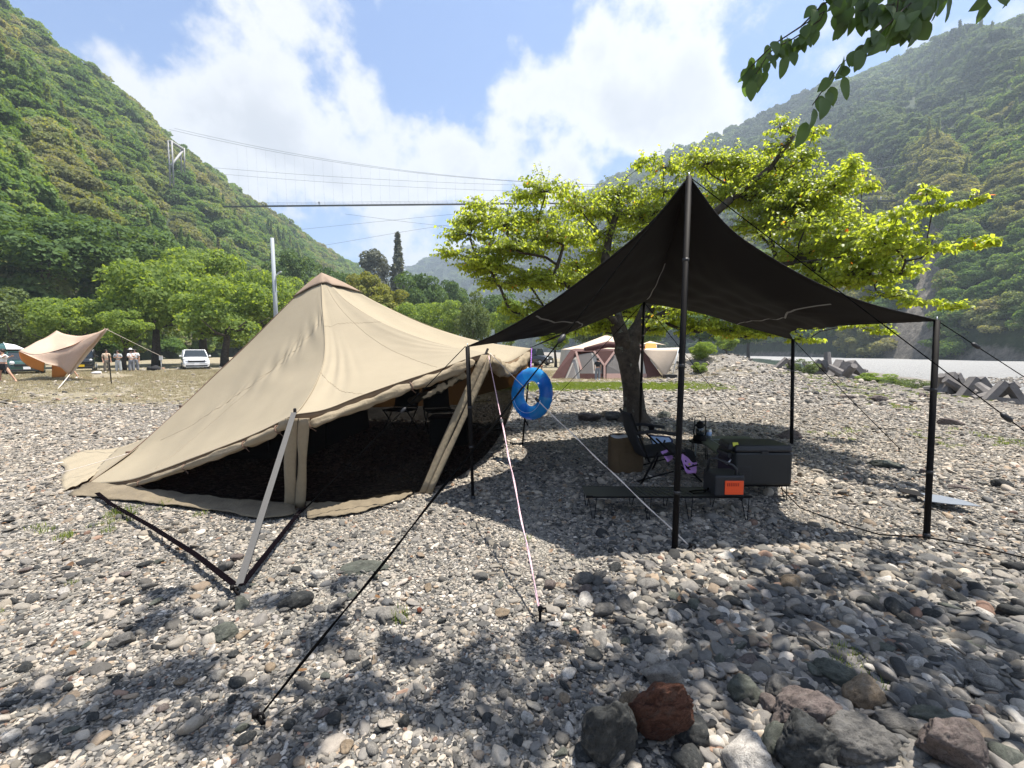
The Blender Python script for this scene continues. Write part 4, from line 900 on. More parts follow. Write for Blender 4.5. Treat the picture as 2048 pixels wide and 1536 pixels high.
for V_, uv in ((V1, [(0.32, 0.03), (0.22, 0.35), (0.20, 0.7), (0.26, 0.98)]), (V2, [(0.70, 0.05), (0.77, 0.3), (0.77, 0.65), (0.64, 0.985)]), (V1, [(1.0, 0.34), (0.995, 0.56), (0.985, 0.8)])):
    pts_ = curve([Vector((a, b, 0)) for a, b in uv], 30); mb = MB()
    cl01 = lambda q: min(0.999, max(0.001, q)); nrmv = []; sp_ = []
    for p in pts_:
        u_, v_ = cl01(p.x), cl01(p.y); s0 = surf(V_, 60, 60, u_, v_); du = surf(V_, 60, 60, min(1, u_+.02), v_)-surf(V_, 60, 60, max(0, u_-.02), v_); dv = surf(V_, 60, 60, u_, min(1, v_+.02))-surf(V_, 60, 60, u_, max(0, v_-.02))
        n__ = du.cross(dv).normalized(); n__ = n__ if n__.z < 0 else -n__; nrmv.append(n__); sp_.append(s0+n__*.016)
    mb.sweepflat(sp_, 0.018, lambda i: nrmv[i].cross((sp_[min(i+1, 29)]-sp_[max(i-1, 0)]).normalized()), 0.002); mb.build('seam_tape', M['tape'], tarp)
for ed in (e_front_l, e_front_r, e_back_l, e_back_r, e_side_l, e_side_r):
    mb = MB(); mb.tube(curve(ed, 40), 0.006, 5); mb.build('edge_binding', M['black_fabric'], tarp)
def pole(base, top, r, label, joints=(0.33, 0.66), thin=False):
    base, top = Vector(base), Vector(top)
    rt = empty('tarp_pole', (base.x, base.y, 0), label, 'pole', 'poles holding up the black tarp')
    mb = MB(); pr = [r*0.72, r*0.72, r, r] if thin else [r, r, r, r]
    mb.tube([base.lerp(top, t) for t in (0, 0.36, 0.365, 1)], pr, 12); mb.build('shaft', M['black_metal'], rt)
    for j in joints:
        c_ = base.lerp(top, j); d = (top-base).normalized(); m2 = MB(); m2.tube([c_-d*0.012, c_+d*0.012], r*1.12, 12); m2.build('joint_collar', M['black_plastic'], rt)
    d = (top-base).normalized(); m2 = MB(); m2.tube([top, top+d*0.03], [r*0.25, r*0.2], 8); m2.build('tip_pin', M['steel'], rt)
    m2 = MB(); m2.tube([base-d*0.01, base+d*0.03], r*1.15, 12); m2.build('rubber_foot', M['black_plastic'], rt)
pb = G(1349, 1103); pole(pb, PK, 0.0225, 'tall black main tarp pole nearest the camera under the tarp peak', (0.16, 0.5, 0.78))
pb = G(1853, 1073); pole(pb, TRc, 0.0225, 'black corner pole standing on sunny gravel at the right front of the tarp', (0.3, 0.68))
pb = G(946, 997); pole(pb, TLc, 0.022, 'black corner pole in front of the tent door band', (0.34, 0.6), True)
pb = G(1583, 891); pole(pb, BRc, 0.026, 'black corner pole behind the cool box at the back right', (0.35, 0.7))
pole(Vector((BP.x-.03, BP.y, 0)), BP, 0.024, 'tall black back pole beside the tree trunk', (0.4, 0.75))
# guy ropes
s1 = G(527, 1448); guy([PK, s1+Vector((0, 0, .05))], 0.004, 'rope_black', 'black guy rope from tarp peak to the stake in the bottom left foreground', runner=0.45, twist=(0.55, 1.0))
stake(s1, (-.02, -.02), 'black stake in the foreground gravel at the end of the longest black rope', h=0.06)
guy([PK, Vector((3.95, 2.12, .05))], 0.0035, 'rope_black', 'black guy rope from tarp peak slanting down past the right frame edge', runner=0.62)
s3 = G(598, 1040); guy([TLc+Vector((-.02, -.03, 0)), s3+Vector((0, 0, .05))], 0.0045, 'rope_black', 'thin dark guy rope crossing the mesh wall to the tent corner foot', runner=0.42, twist=(0.45, 1.0)); stake(s3, (-.01, -.02), 'black stake at the foot of the front tent corner', h=0.05)
guy([TRc, Vector((5.5, 2.95, .05))], 0.0035, 'rope_black', 'black guy rope from the right tarp corner leaving the frame', runner=0.12)
s5 = G(1798, 903); guy([BRc, s5+Vector((0, 0, .05))], 0.006, 'rope_black', 'thin guy rope from back right tarp corner down to sunny gravel', runner=0.62); stake(s5, (0, 0), 'small stake in sunny gravel right of the back tarp pole', h=0.05)
s6 = G(1466, 832); guy([BP, s6+Vector((0, 0, .05))], 0.006, 'rope_black', 'thin guy rope from back tarp pole to gravel right of the tree', runner=0.55); stake(s6, (0, 0), 'small stake in sunny gravel right of the tree trunk', h=0.05)
s7 = G(1092, 818); guy([BP, s7+Vector((0, 0, .05))], 0.006, 'rope_black', 'thin dark guy rope slanting left behind the blue swim ring', runner=0.4); stake(s7, (0, 0), 'small stake on gravel behind the blue swim ring', h=0.05)
s8 = G(1374, 1101); guy([TR_+Vector((0.02, -.02, 0)), s8+Vector((0, 0, .05))], 0.0035, 'rope_white', 'pale doubled guy rope from tent door peak to the foot of the main tarp pole', runner=0.33, twist=(0.3, 1.0)); stake(s8, (0.02, -.02), 'stake beside the foot of the main tarp pole', h=0.05)
s9 = G(1080, 1245); guy([TR_+Vector((0.01, -.05, -.03)), s9+Vector((0, 0, .07))], 0.004, 'rope_pink', 'pink and white guy rope from tent door peak to its own front stake', runner=0.42, twist=(0.42, 1.0)); stake(s9, (0.0, -.01), 'black stake standing upright at the end of the pink rope', h=0.085)
s10 = Vector((-7.4, 6.5, .05)); guy([P(368, 813, 5.8), Vector((*G(150, 905).xy, .05))], 0.004, 'rope_white', 'pale thin cord from the upper left ridge loop of the tent')
s11 = G(40, 975); guy([P(262, 905, 5.37), s11+Vector((0, 0, .05))], 0.004, 'rope_white', 'pale thin cord from the lower left ridge loop of the tent')
guy([g3(1560, 1008, .16), g3(1600, 1022, .03), g3(1690, 1058, .04), g3(1760, 1078, .035), g3(1850, 1083, .035), g3(1950, 1102, .04), g3(2060, 1128, .035), g3(2200, 1165, .03)], 0.0055, 'rope_black', 'black power cord lying across the gravel from the cool box', 'electric_cable', 'cable', group=None)

# ------------------------------------------------------------------ swim ring
RC = P(1063, 787, 6.05); R0, r0 = 0.262, 0.092; V_ = []; bandv = []; nu, nv = 96, 28
tilt = Matrix.Rotation(R(-46), 3, 'Z') @ Matrix.Rotation(R(-6), 3, 'X')
for i in range(nu):
    a = 2*math.pi*i/nu
    for j in range(nv):
        b = 2*math.pi*j/nv; rj = r0*(1+0.025*math.sin(a*22)*(1 if math.cos(b) > 0.6 else 0))
        p = Vector(((R0+rj*math.cos(b))*math.cos(a), rj*math.sin(b)*0.92, (R0+rj*math.cos(b))*math.sin(a))); V_.append(tilt @ p+RC); bandv.append(1.0 if math.sin(a*3+0.6) > 0.35 else 0.0)
f_ = [(i*nv+j, ((i+1) % nu)*nv+j, ((i+1) % nu)*nv+(j+1) % nv, i*nv+(j+1) % nv) for i in range(nu) for j in range(nv)]
me = np_mesh('swim_ring', [tuple(v) for v in V_], f_, True, {'band': ('FLOAT', bandv)})
ringo = obj_from(me, 'swim_ring', M['vinyl']); setp(ringo, 'blue see-through inflatable swim ring hanging from the tent corner', 'swim ring')
mb = MB(); mb.lathe((0, 0, 0), [(0.006, 0), (0.012, 0.004), (0.012, 0.014), (0.007, 0.02)], 10)
vm = mb.build('valve', M['white_cloth'], ringo); 
for v in vm.data.vertices: v.co = tilt @ (Matrix.Rotation(R(90), 3, 'X') @ v.co+Vector((0.20, -0.09, 0.14)))+RC
mb = MB(); pts_ = [tilt @ Vector(((R0+math.cos(0.0)*0)*math.cos(a)+0.0*a, -0.087, R0*math.sin(a)))+RC for a in np.linspace(3.4, 6.0, 30)]; mb.tube(pts_, 0.004, 5); mb.build('weld_line', M['paleblue'], ringo)
guy([TRR, RC+tilt @ Vector((-.05, 0, 0.352))], 0.006, 'purple', 'purple cord from which the blue swim ring hangs', 'hanging_cord', 'cord', group=None, twist=(0, 1))

# ------------------------------------------------------------------ camp furniture under the tarp
# low slatted table (dark) on wire legs
TZ = 0.205
tq = [P(1172, 1004, 3.93), P(1503, 1010, 3.93), P(1437, 990, 4.20), P(1163, 984, 4.24)]; tq = [Vector((p.x, p.y, TZ)) for p in tq]
tb = empty('low_table', ((tq[0].x+tq[1].x)/2, 4.08, 0), 'long low dark folding table in the shade with wire legs', 'table')
def tsec(a, b, th=0.014): # section of the table between two fractions of its length
    return [tq[0].lerp(tq[1], a), tq[0].lerp(tq[1], b), tq[3].lerp(tq[2], b), tq[3].lerp(tq[2], a)]
for a, b in ((0.0, 0.335), (0.665, 1.0)):
    mb = MB(); mb.slab(tsec(a, b), 0.012); mb.build('side_panel', M['tabletop'], tb, bevel=0.003)
for k in range(9):
    a = 0.342+k*0.0352; mb = MB(); mb.slab(tsec(a, a+0.027), 0.012); mb.build('slat', M['tabletop'], tb)
for a in (0.02, 0.98):
    mb = MB(); q = tsec(a-0.02 if a > .5 else 0.0, a+0.02 if a < .5 else 1.0); mb.tube([q[0]+Vector((0, 0, .004)), q[1]+Vector((0, 0, .004))], .006, 6); mb.build('end_rail', M['black_metal'], tb)
mb = MB(); mb.tube([tq[0]-Vector((0, 0, .006)), tq[1]-Vector((0, 0, .006))], .008, 6); mb.build('long_rail', M['black_metal'], tb)
mb = MB(); mb.tube([tq[3]-Vector((0, 0, .006)), tq[2]-Vector((0, 0, .006))], .008, 6); mb.build('long_rail', M['black_metal'], tb)
for a in (0.04, 0.37, 0.62, 0.96):
    for e0, e1, dy in ((0, 1, -.03), (3, 2, .03)):
        c_ = tq[e0].lerp(tq[e1], a); mb = MB(); 
        mb.tube([c_+Vector((-.035, 0, -.01)), Vector((c_.x-.006, c_.y+dy, 0.004)), Vector((c_.x+.012, c_.y+dy, 0.004)), c_+Vector((.035, 0, -.01))], .0038, 6); mb.build('leg', M['black_metal'], tb)
# power station with the orange face
ps = empty('power_station', (1.93, 4.02, TZ), 'black portable power station with orange front on the low table', 'power station', rz=0.0)
psx0, psx1, psy0, psy1, psz0, psz1 = 1.795, 2.06, 3.90, 4.16, TZ+.005, TZ+.20
mb = MB(); mb.box(((psx0+psx1)/2, (psy0+psy1)/2, (psz0+psz1)/2), (psx1-psx0, psy1-psy0, psz1-psz0)); mb.build('case', M['black_plastic'], ps, bevel=0.018)
mb = MB(); mb.box(((psx0+psx1)/2+.035, psy0-.003, (psz0+psz1)/2-.012), (0.165, 0.012, 0.125)); mb.build('orange_panel', M['orange'], ps, bevel=0.005)
for k in range(7):
    mb = MB(); mb.box((psx0+.105+k*.016, psy0-.0105, psz0+.115), (.009, .003, .028)); mb.build('vent_slot', principled('vent_red', (0.55, 0.04, 0.01), 0.5) if k == 0 else bpy.data.materials['vent_red'], ps)
mb = MB(); hx = (psx0+psx1)/2+.06; mb.tube([Vector((hx, psy0+.03, psz1-.02)), Vector((hx, psy0+.02, psz1+.05)), Vector((hx-.03, psy0+.03, psz1+.085)), Vector((hx-.14, psy0+.12, psz1+.125)), Vector((hx-.18, psy0+.16, psz1+.115)), Vector((hx-.19, psy0+.18, psz1-.01))], .012, 10); mb.build('handle', M['black_plastic'], ps)
mb = MB(); mb.lathe((hx, psy0+.018, psz1-.02), [(.009, -.003), (.009, .004)], 12, 'y'); mb.build('hinge_screw', M['steel'], ps)
mb = MB(); cx_, cy_ = psx0-.10, 4.02; mb.tube([Vector((psx0+.01, cy_, TZ+.05)), Vector((psx0-.03, cy_, TZ+.03)), Vector((cx_, cy_+.05, TZ+.012)), Vector((cx_-.07, cy_+.02, TZ+.012)), Vector((cx_-.06, cy_-.04, TZ+.014)), Vector((cx_+.04, cy_-.03, TZ+.016)), Vector((psx0-.005, cy_-.0, TZ+.05))], .006, 6); mb.build('cable', M['rope_black'], ps)
# cool box
fx0, fx1, fy0, fy1, fz0, fz1 = 2.22, 2.79, 4.40, 4.80, 0.16, 0.565
fb = empty('cool_box', ((fx0+fx1)/2, 4.6, fz0), 'big charcoal electric cool box on a wire stand under the tarp', 'cool box')
mb = MB(); mb.box(((fx0+fx1)/2, 4.6, (fz0+fz1)/2-.035), (fx1-fx0, fy1-fy0, fz1-fz0-.07)); mb.build('body', M['grey_plastic'], fb, bevel=0.022)
mb = MB(); mb.box(((fx0+fx1)/2, 4.6, fz1-.034), (fx1-fx0+.006, fy1-fy0+.006, .064), taper=(.97, .93)); mb.build('lid', M['black_plastic'], fb, bevel=0.02)
mb = MB(); mb.box((fx0+.085, fy0-.002, (fz0+fz1)/2-.08), (.15, .006, .16)); grill = mb.build('vent_grille', M['black_plastic'], fb)
for k in range(9):
    mb = MB(); mb.box((fx0+.085, fy0-.006, fz0+.055+k*.016), (.13, .004, .007)); mb.build('vent_slat', M['grey_plastic'], grill)
mb = MB(); mb.box((fx0-.02, 4.6, fz1-.12), (.05, .26, .05)); mb.build('end_handle', M['black_plastic'], fb, bevel=.012)
mb = MB(); mb.tube([Vector((fx0-.015, 4.46, fz1-.15)), Vector((fx0-.05, 4.46, fz1-.20)), Vector((fx0-.05, 4.72, fz1-.20)), Vector((fx0-.015, 4.72, fz1-.15))], .009, 8); mb.build('side_latch', M['steel'], fb)
mb = MB(); mb.box((fx0+.0, 4.55, fz1-.03), (.10, .20, .072)); mb.build('control_cover', M['black_plastic'], fb, bevel=.02)
mb = MB(); mb.box((fx0+.02, 4.452, fz1+.002), (.055, .004, .04), M=Matrix.Rotation(R(-25), 3, 'X')); mb.build('yellow_sticker', M['yellow'], fb)
mb = MB(); mb.box(((fx0+fx1)/2, fy0-.004, fz1-.068), (.07, .012, .022)); mb.build('lid_latch', M['black_plastic'], fb, bevel=.003)
st = empty('cool_box_stand', ((fx0+fx1)/2, 4.6, 0), 'black wire folding stand under the big cool box', 'stand')
mb = MB()
for y_ in (fy0+.03, fy1-.03): mb.tube([Vector((fx0, y_, fz0-.01)), Vector((fx1+.01, y_, fz0-.01))], .008, 6)
for x_ in (fx0+.02, (fx0+fx1)/2, fx1): mb.tube([Vector((x_, fy0+.03, fz0-.01)), Vector((x_, fy1-.03, fz0-.01))], .006, 6)
mb.build('top_frame', M['black_metal'], st)
for x_ in (fx0+.05, fx1-.08):
    for y_, dy in ((fy0+.04, -.02), (fy1-.04, .02)):
        mb = MB(); mb.tube([Vector((x_, y_, fz0-.01)), Vector((x_+.025, y_+dy, .004)), Vector((x_+.045, y_+dy, .004)), Vector((x_+.05, y_, fz0-.01))], .004, 6); mb.build('leg', M['black_metal'], st)
# olive camp table behind
gt = empty('camp_table', (2.85, 5.7, 0), 'low olive green folding camp table behind the cool box', 'table'); gz_ = 0.315
quad = [Vector((2.38, 5.06, gz_)), Vector((3.05, 5.06, gz_)), Vector((3.3, 6.22, gz_)), Vector((2.56, 6.22, gz_))]
mb = MB(); mb.slab(quad, .012); mb.build('tabletop', M['olive'], gt, bevel=.003)
mb = MB(); ins = [quad[0].lerp(quad[2], .22), quad[1].lerp(quad[3], .22)+Vector((0, 0, 0)), quad[2].lerp(quad[0], .22), quad[3].lerp(quad[1], .22)]; ins = [p+Vector((0, 0, .003)) for p in ins]
for a, b in zip(ins, ins[1:]+ins[:1]): mb.tube([a, b], .006, 4)
mb.build('mesh_insert_rim', M['galv'], gt)
for p in quad:
    mb = MB(); c_ = sum(quad, Vector())/4; q = p.lerp(c_, .05); mb.tube([Vector((q.x, q.y, gz_-.012)), Vector((p.x, p.y, .003))], .011, 8); mb.build('leg', M['galv'], gt)
for a, b in ((0, 1), (1, 2), (2, 3), (3, 0)):
    mb = MB(); mb.tube([quad[a]-Vector((0, 0, .012)), quad[b]-Vector((0, 0, .012))], .009, 6); mb.build('edge_rail', M['olive'], gt)
# can on the table, lantern on a stove stand beside it
cp = P(1417, 882, 6.1); cp.z = gz_+.001; mb = MB(); mb.lathe(cp, [(.034, 0), (.037, .004), (.037, .10), (.034, .112), (.034, .118), (.029, .118), (.029, .115)], 20)
o = mb.build('drink_can', M['steel']); setp(o, 'silver drink can standing on the olive camp table', 'can')
mb = MB(); mb.lathe(cp+Vector((0, 0, .03)), [(.0378, 0), (.0378, .05)], 20); mb.build('label_wrap', M['paleblue'], o)
lp = P(1399, 885, 5.95); lp.z = 0.30
ln = empty('lantern', tuple(lp), 'black kerosene lantern with a wire bail beside the camp table', 'lantern')
mb = MB(); mb.lathe(lp, [(.075, 0), (.085, .01), (.085, .05), (.075, .07), (.05, .075)], 20); mb.build('fuel_tank', M['black_metal'], ln)
mb = MB(); mb.lathe(lp+Vector((0, 0, .075)), [(.045, 0), (.055, .04), (.052, .09), (.04, .12)], 16); mb.build('globe', M['glass_dark'], ln)
mb = MB(); mb.lathe(lp+Vector((0, 0, .195)), [(.055, 0), (.06, .01), (.042, .03), (.042, .05), (.03, .062), (.012, .075)], 16); mb.build('hood', M['black_metal'], ln)
for s_ in (-1, 1): mb = MB(); mb.tube([lp+Vector((s_*.07, 0, .06)), lp+Vector((s_*.083, 0, .12)), lp+Vector((s_*.075, 0, .2)), lp+Vector((s_*.045, 0, .225))], .009, 8); mb.build('side_tube', M['black_metal'], ln)
mb = MB(); mb.tube([lp+Vector((-.07, 0, .2)), lp+Vector((-.072, 0, .31)), lp+Vector((-.055, 0, .335)), lp+Vector((.055, 0, .335)), lp+Vector((.072, 0, .31)), lp+Vector((.07, 0, .2))], .006, 8); mb.build('bail', M['black_metal'], ln)
ss = empty('lantern_stand', (lp.x, lp.y, 0), 'small black wire stand carrying the lantern', 'stand')
mb = MB(); mb.lathe((lp.x, lp.y, .284), [(.13, 0), (.135, .005), (.135, .012), (.12, .014)], 20); mb.build('plate', M['black_metal'], ss)
for a in range(4):
    an = a*math.pi/2+.5; mb = MB(); mb.tube([Vector((lp.x+.11*math.cos(an), lp.y+.11*math.sin(an), .285)), Vector((lp.x+.14*math.cos(an), lp.y+.14*math.sin(an), .003))], .005, 6); mb.build('leg', M['black_metal'], ss)
mb = MB(); bg_ = P(1375, 905, 5.75); mb.lathe((bg_.x, bg_.y, 0.02), [(.09, 0), (.11, .05), (.10, .13), (.07, .19), (.03, .21)], 14); o = mb.build('stuff_bag', M['black_cloth']); setp(o, 'small black cloth bag on the ground beside the lantern stand', 'bag')
# tote bag
bx = P(1250, 944, 5.5); bt = empty('tote_bag', (bx.x, bx.y, 0), 'brown canvas tote bag with a front pocket standing on shaded gravel', 'bag')
V_ = []; n = 44; lv = [(0, .9), (.03, 1.0), (.15, 1.02), (.3, 1.0), (.4, .99), (.455, 1.0)]
def rrect(a, w, d, e=4.0):
    c_, s_ = math.cos(a), math.sin(a); k = (abs(c_)**e+abs(s_)**e)**(-1/e); return Vector((w*c_*k, d*s_*k, 0))
for h_, s_ in lv:
    for k in range(n): p = rrect(2*math.pi*k/n, .20*s_, .13*s_); V_.append(Vector((bx.x, bx.y, h_+.01*math.sin(k*.6)*(h_ > .4)))+p*(1+.02*math.sin(k*1.7+h_*20)))
f_ = [(i*n+k, i*n+(k+1) % n, (i+1)*n+(k+1) % n, (i+1)*n+k) for i in range(len(lv)-1) for k in range(n)]+[tuple(range(n))[::-1]]
cloth('body', V_, f_, M['tote'], bt, .006)
mb = MB(); mb.box((bx.x-.01, bx.y-.142, .19), (.19, .016, .15)); mb.build('front_pocket', M['tote'], bt, bevel=.006)
mb = MB(); mb.sweepflat([Vector((bx.x+.03, bx.y-.152, .08)), Vector((bx.x+.03, bx.y-.150, .3)), Vector((bx.x+.03, bx.y-.14, .45))], .04, Vector((1, 0, 0))); mb.build('strap', M['tote'], bt)
mb = MB(); mb.sweepflat([Vector((bx.x-.06, bx.y-.152, .26)), Vector((bx.x-.06, bx.y-.14, .45))], .04, Vector((1, 0, 0))); mb.build('strap', M['tote'], bt)
V_ = []
for k in range(n): V_.append(Vector((bx.x, bx.y, .445+.006*math.sin(k*1.3)))+rrect(2*math.pi*k/n, .185, .115))
V_.append(Vector((bx.x, bx.y, .42))); cloth('white_liner', V_, [(k, (k+1) % n, n) for k in range(n)], M['white_cloth'], bt, .002)
# folding chair seen from its side, facing right
ch = empty('folding_chair', (1.75, 5.15, 0), 'black folding camp chair facing right with lilac cloths on it', 'chair')
def seg(name, pts, r=.011, mat='black_metal', par=ch): mb = MB(); mb.tube(pts, r, 8); return mb.build(name, M[mat], par)
def C(px, py, Y): return P(px, py, Y)
yn, yf = 5.0, 5.5
for Y_ in (yn, yf):
    dxp = 0
    seg('leg', [C(1316, 905, Y_) if Y_ == yn else C(1330, 880, Y_), Vector((G(1270, 958).x if Y_ == yn else G(1290, 935).x, Y_-.05, .01))])
    seg('leg', [Vector((1.62, Y_, .52)), Vector((2.05, Y_, .12)), Vector((2.15, Y_, .02))][:3])
    seg('arm_rest', [Vector((1.40, Y_, .58)), Vector((1.60, Y_, .60)), Vector((1.88, Y_, .56))], .02, 'black_cloth')
    seg('back_rail', [Vector((1.55, Y_, .25)), Vector((1.45, Y_, .50)), Vector((1.37, Y_, .70)), Vector((1.33, Y_, .80))], .012)
    seg('seat_rail', [Vector((1.50, Y_, .30)), Vector((1.95, Y_, .36))], .012)
    seg('foot_rail', [Vector((1.42, Y_, .03)), Vector((2.1, Y_, .22))], .009)
V_, f_ = coons([Vector((1.52, yn, .30)), Vector((1.50, yf, .30))], [Vector((1.33, yn, .80)), Vector((1.33, yf, .80))], [Vector((1.52, yn, .30)), Vector((1.40, yn, .55)), Vector((1.37, yn, .70)), Vector((1.33, yn, .80))], [Vector((1.52, yf, .30)), Vector((1.40, yf, .55)), Vector((1.37, yf, .70)), Vector((1.33, yf, .80))], 10, 16, lambda u, v, p: Vector((-.04*math.sin(math.pi*u), 0, 0)))
cloth('backrest', V_, f_, M['black_cloth'], ch, .02)
V_, f_ = coons([Vector((1.50, yn, .31)), Vector((1.96, yn, .37))], [Vector((1.50, yf, .31)), Vector((1.96, yf, .37))], [Vector((1.50, yn, .31)), Vector((1.50, yf, .31))], [Vector((1.96, yn, .37)), Vector((1.96, yf, .37))], 12, 10, lambda u, v, p: Vector((0, 0, -.04*math.sin(math.pi*u)*math.sin(math.pi*v))))
cloth('seat', V_, f_, M['black_cloth'], ch, .02)
hc = P(1303, 852, 5.35); mb = MB(); mb.lathe(hc, [(.028, -.08), (.034, -.02), (.045, 0), (.040, .002), (.03, -.02)], 16); mb.build('cup_holder', M['black_metal'], ch)
V_, f_ = coons([P(1362, 915, 5.0), P(1375, 945, 4.95), P(1392, 947, 4.95)], [P(1364, 905, 5.25), P(1380, 922, 5.2), P(1394, 925, 5.2)], [P(1362, 915, 5.0), P(1364, 905, 5.25)], [P(1392, 947, 4.95), P(1394, 925, 5.2)], 14, 8, lambda u, v, p: Vector((0, 0, .012*math.sin(u*9+v*4))))
cu_ = cloth('towel', V_, f_, M['lilac'], None, .015); setp(cu_, 'lilac printed cloth draped over the chair front', 'towel', 'lilac cloths on the chair')
for q_ in ((.3, .5), (.62, .55), (.8, .7)):
    s_ = surf(V_, 14, 8, *q_)+Vector((0, -.012, .012)); mb = MB(); mb.lathe(s_, [(.014, 0), (.014, .002)], 10, 'y'); mb.build('print_mark', M['navy'] if q_[0] != .62 else M['yellow'], cu_)
V_, f_ = coons([P(1322, 903, 5.0), P(1336, 924, 5.0)], [P(1334, 899, 5.2), P(1346, 916, 5.2)], [P(1322, 903, 5.0), P(1334, 899, 5.2)], [P(1336, 924, 5.0), P(1346, 916, 5.2)], 10, 6)
o = cloth('towel', V_, f_, M['lilac'], None, .012); setp(o, 'small lilac cloth hanging between the chair armrest and seat', 'towel', 'lilac cloths on the chair')
bb = [P(1300, 873, 5.75), P(1336, 876, 5.75), P(1341, 882, 5.75), P(1340, 890, 5.7), P(1333, 896, 5.7), P(1308, 895, 5.7)]
mb = MB(); mb.slab(bb, .03); o = mb.build('float_board', M['paleblue'], None, bevel=.004); setp(o, 'pale blue rounded swim board lying behind the folding chair', 'swim board')
bb2 = [b.lerp(sum(bb, Vector())/6, -.18)+Vector((0.02, .035, 0)) for b in bb]; mb = MB(); mb.slab(bb2, .03); mb.build('navy_edge', M['navy'], o, bevel=.006)
mb = MB(); c_ = sum(bb, Vector())/6; mb.box(c_+Vector((-.03, -.018, .01)), (.12, .004, .018)); mb.build('slot_mark', M['navy'], o)
# grey plastic sheet on the gravel at the right
sq = [(1840, 996), (1852, 1003), (1846, 1012), (1900, 1019), (1962, 1024), (1925, 1011), (1880, 1001)]
mb = MB(); pz = [Vector((*G(a, b).xy, .055)) for a, b in sq]; mb.slab(pz, .006, Vector((0, 0, 1))); o = mb.build('plastic_sheet', M['sheet_grey'], None); setp(o, 'flat blue grey plastic sheet on gravel right of the front tarp pole', 'sheet')
sq = [(1796, 985), (1830, 990), (1850, 997), (1845, 1003), (1820, 998), (1800, 992)]; mb = MB(); pz = [Vector((*G(a, b).xy, .05)) for a, b in sq]; mb.slab(pz, .006, Vector((0, 0, 1))); mb.build('torn_edge', M['black_fabric'], o)

# ------------------------------------------------------------------ inside the tent
it = empty('inner_tent', (-3.9, 7.2, 0), 'dark inner tent with rounded door inside the beige tent', 'inner tent')
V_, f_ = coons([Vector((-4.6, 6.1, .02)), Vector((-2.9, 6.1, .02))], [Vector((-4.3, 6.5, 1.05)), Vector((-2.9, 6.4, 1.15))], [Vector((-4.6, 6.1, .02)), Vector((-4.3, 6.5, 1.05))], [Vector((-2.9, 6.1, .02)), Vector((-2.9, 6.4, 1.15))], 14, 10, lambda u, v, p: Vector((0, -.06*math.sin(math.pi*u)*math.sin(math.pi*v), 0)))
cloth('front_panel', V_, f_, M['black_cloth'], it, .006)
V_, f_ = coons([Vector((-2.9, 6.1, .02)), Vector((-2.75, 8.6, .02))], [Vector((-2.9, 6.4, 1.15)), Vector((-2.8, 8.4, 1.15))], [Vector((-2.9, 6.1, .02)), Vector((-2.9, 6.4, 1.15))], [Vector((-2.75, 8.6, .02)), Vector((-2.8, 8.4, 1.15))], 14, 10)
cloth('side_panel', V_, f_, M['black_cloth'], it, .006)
mb = MB(); mb.tube([Vector((-3.3, 6.04, .1)), Vector((-3.35, 6.08, .6)), Vector((-3.2, 6.14, .85)), Vector((-2.98, 6.15, .9))], .01, 6); mb.build('door_piping', M['grey_cloth'], it)
def camp_chair(x, y, rz, label):
    c_ = empty('camp_chair', (0, 0, 0), label, 'chair', 'dark chairs inside the tent')
    for sx in (-.25, .25):
        for a, b in (((-.2, .02), (.22, .45)), ((.2, .02), (-.2, .42))):
            mb = MB(); mb.tube([Vector((sx, a[0], a[1])), Vector((sx, b[0], b[1]))], .012, 6); mb.build('leg', M['black_metal'], c_)
    mb = MB(); mb.box((0, 0, .40), (.5, .42, .03)); mb.build('seat', M['black_cloth'], c_, bevel=.01)
    mb = MB(); mb.box((0, .27, .66), (.5, .03, .48), M=Matrix.Rotation(R(-14), 3, 'X')); mb.build('backrest', M['black_cloth'], c_, bevel=.01)
    c_.location = (x, y, 0); c_.rotation_euler = (0, 0, rz); return c_
camp_chair(-1.35, 8.3, 0.4, 'dark camp chair inside the tent near its back right wall')
camp_chair(-2.1, 8.4, -0.3, 'dark camp chair inside the tent near the middle of its back wall')
lt = empty('storage_box', (-1.0, 7.2, 0), 'dark storage box standing inside the tent by the right mesh wall', 'box')
mb = MB(); mb.box((-1.0, 7.2, .22), (.6, .4, .4)); mb.build('body', M['grey_plastic'], lt, bevel=.02); mb = MB(); mb.box((-1.0, 7.2, .44), (.64, .44, .04)); mb.build('lid', M['black_plastic'], lt, bevel=.01)
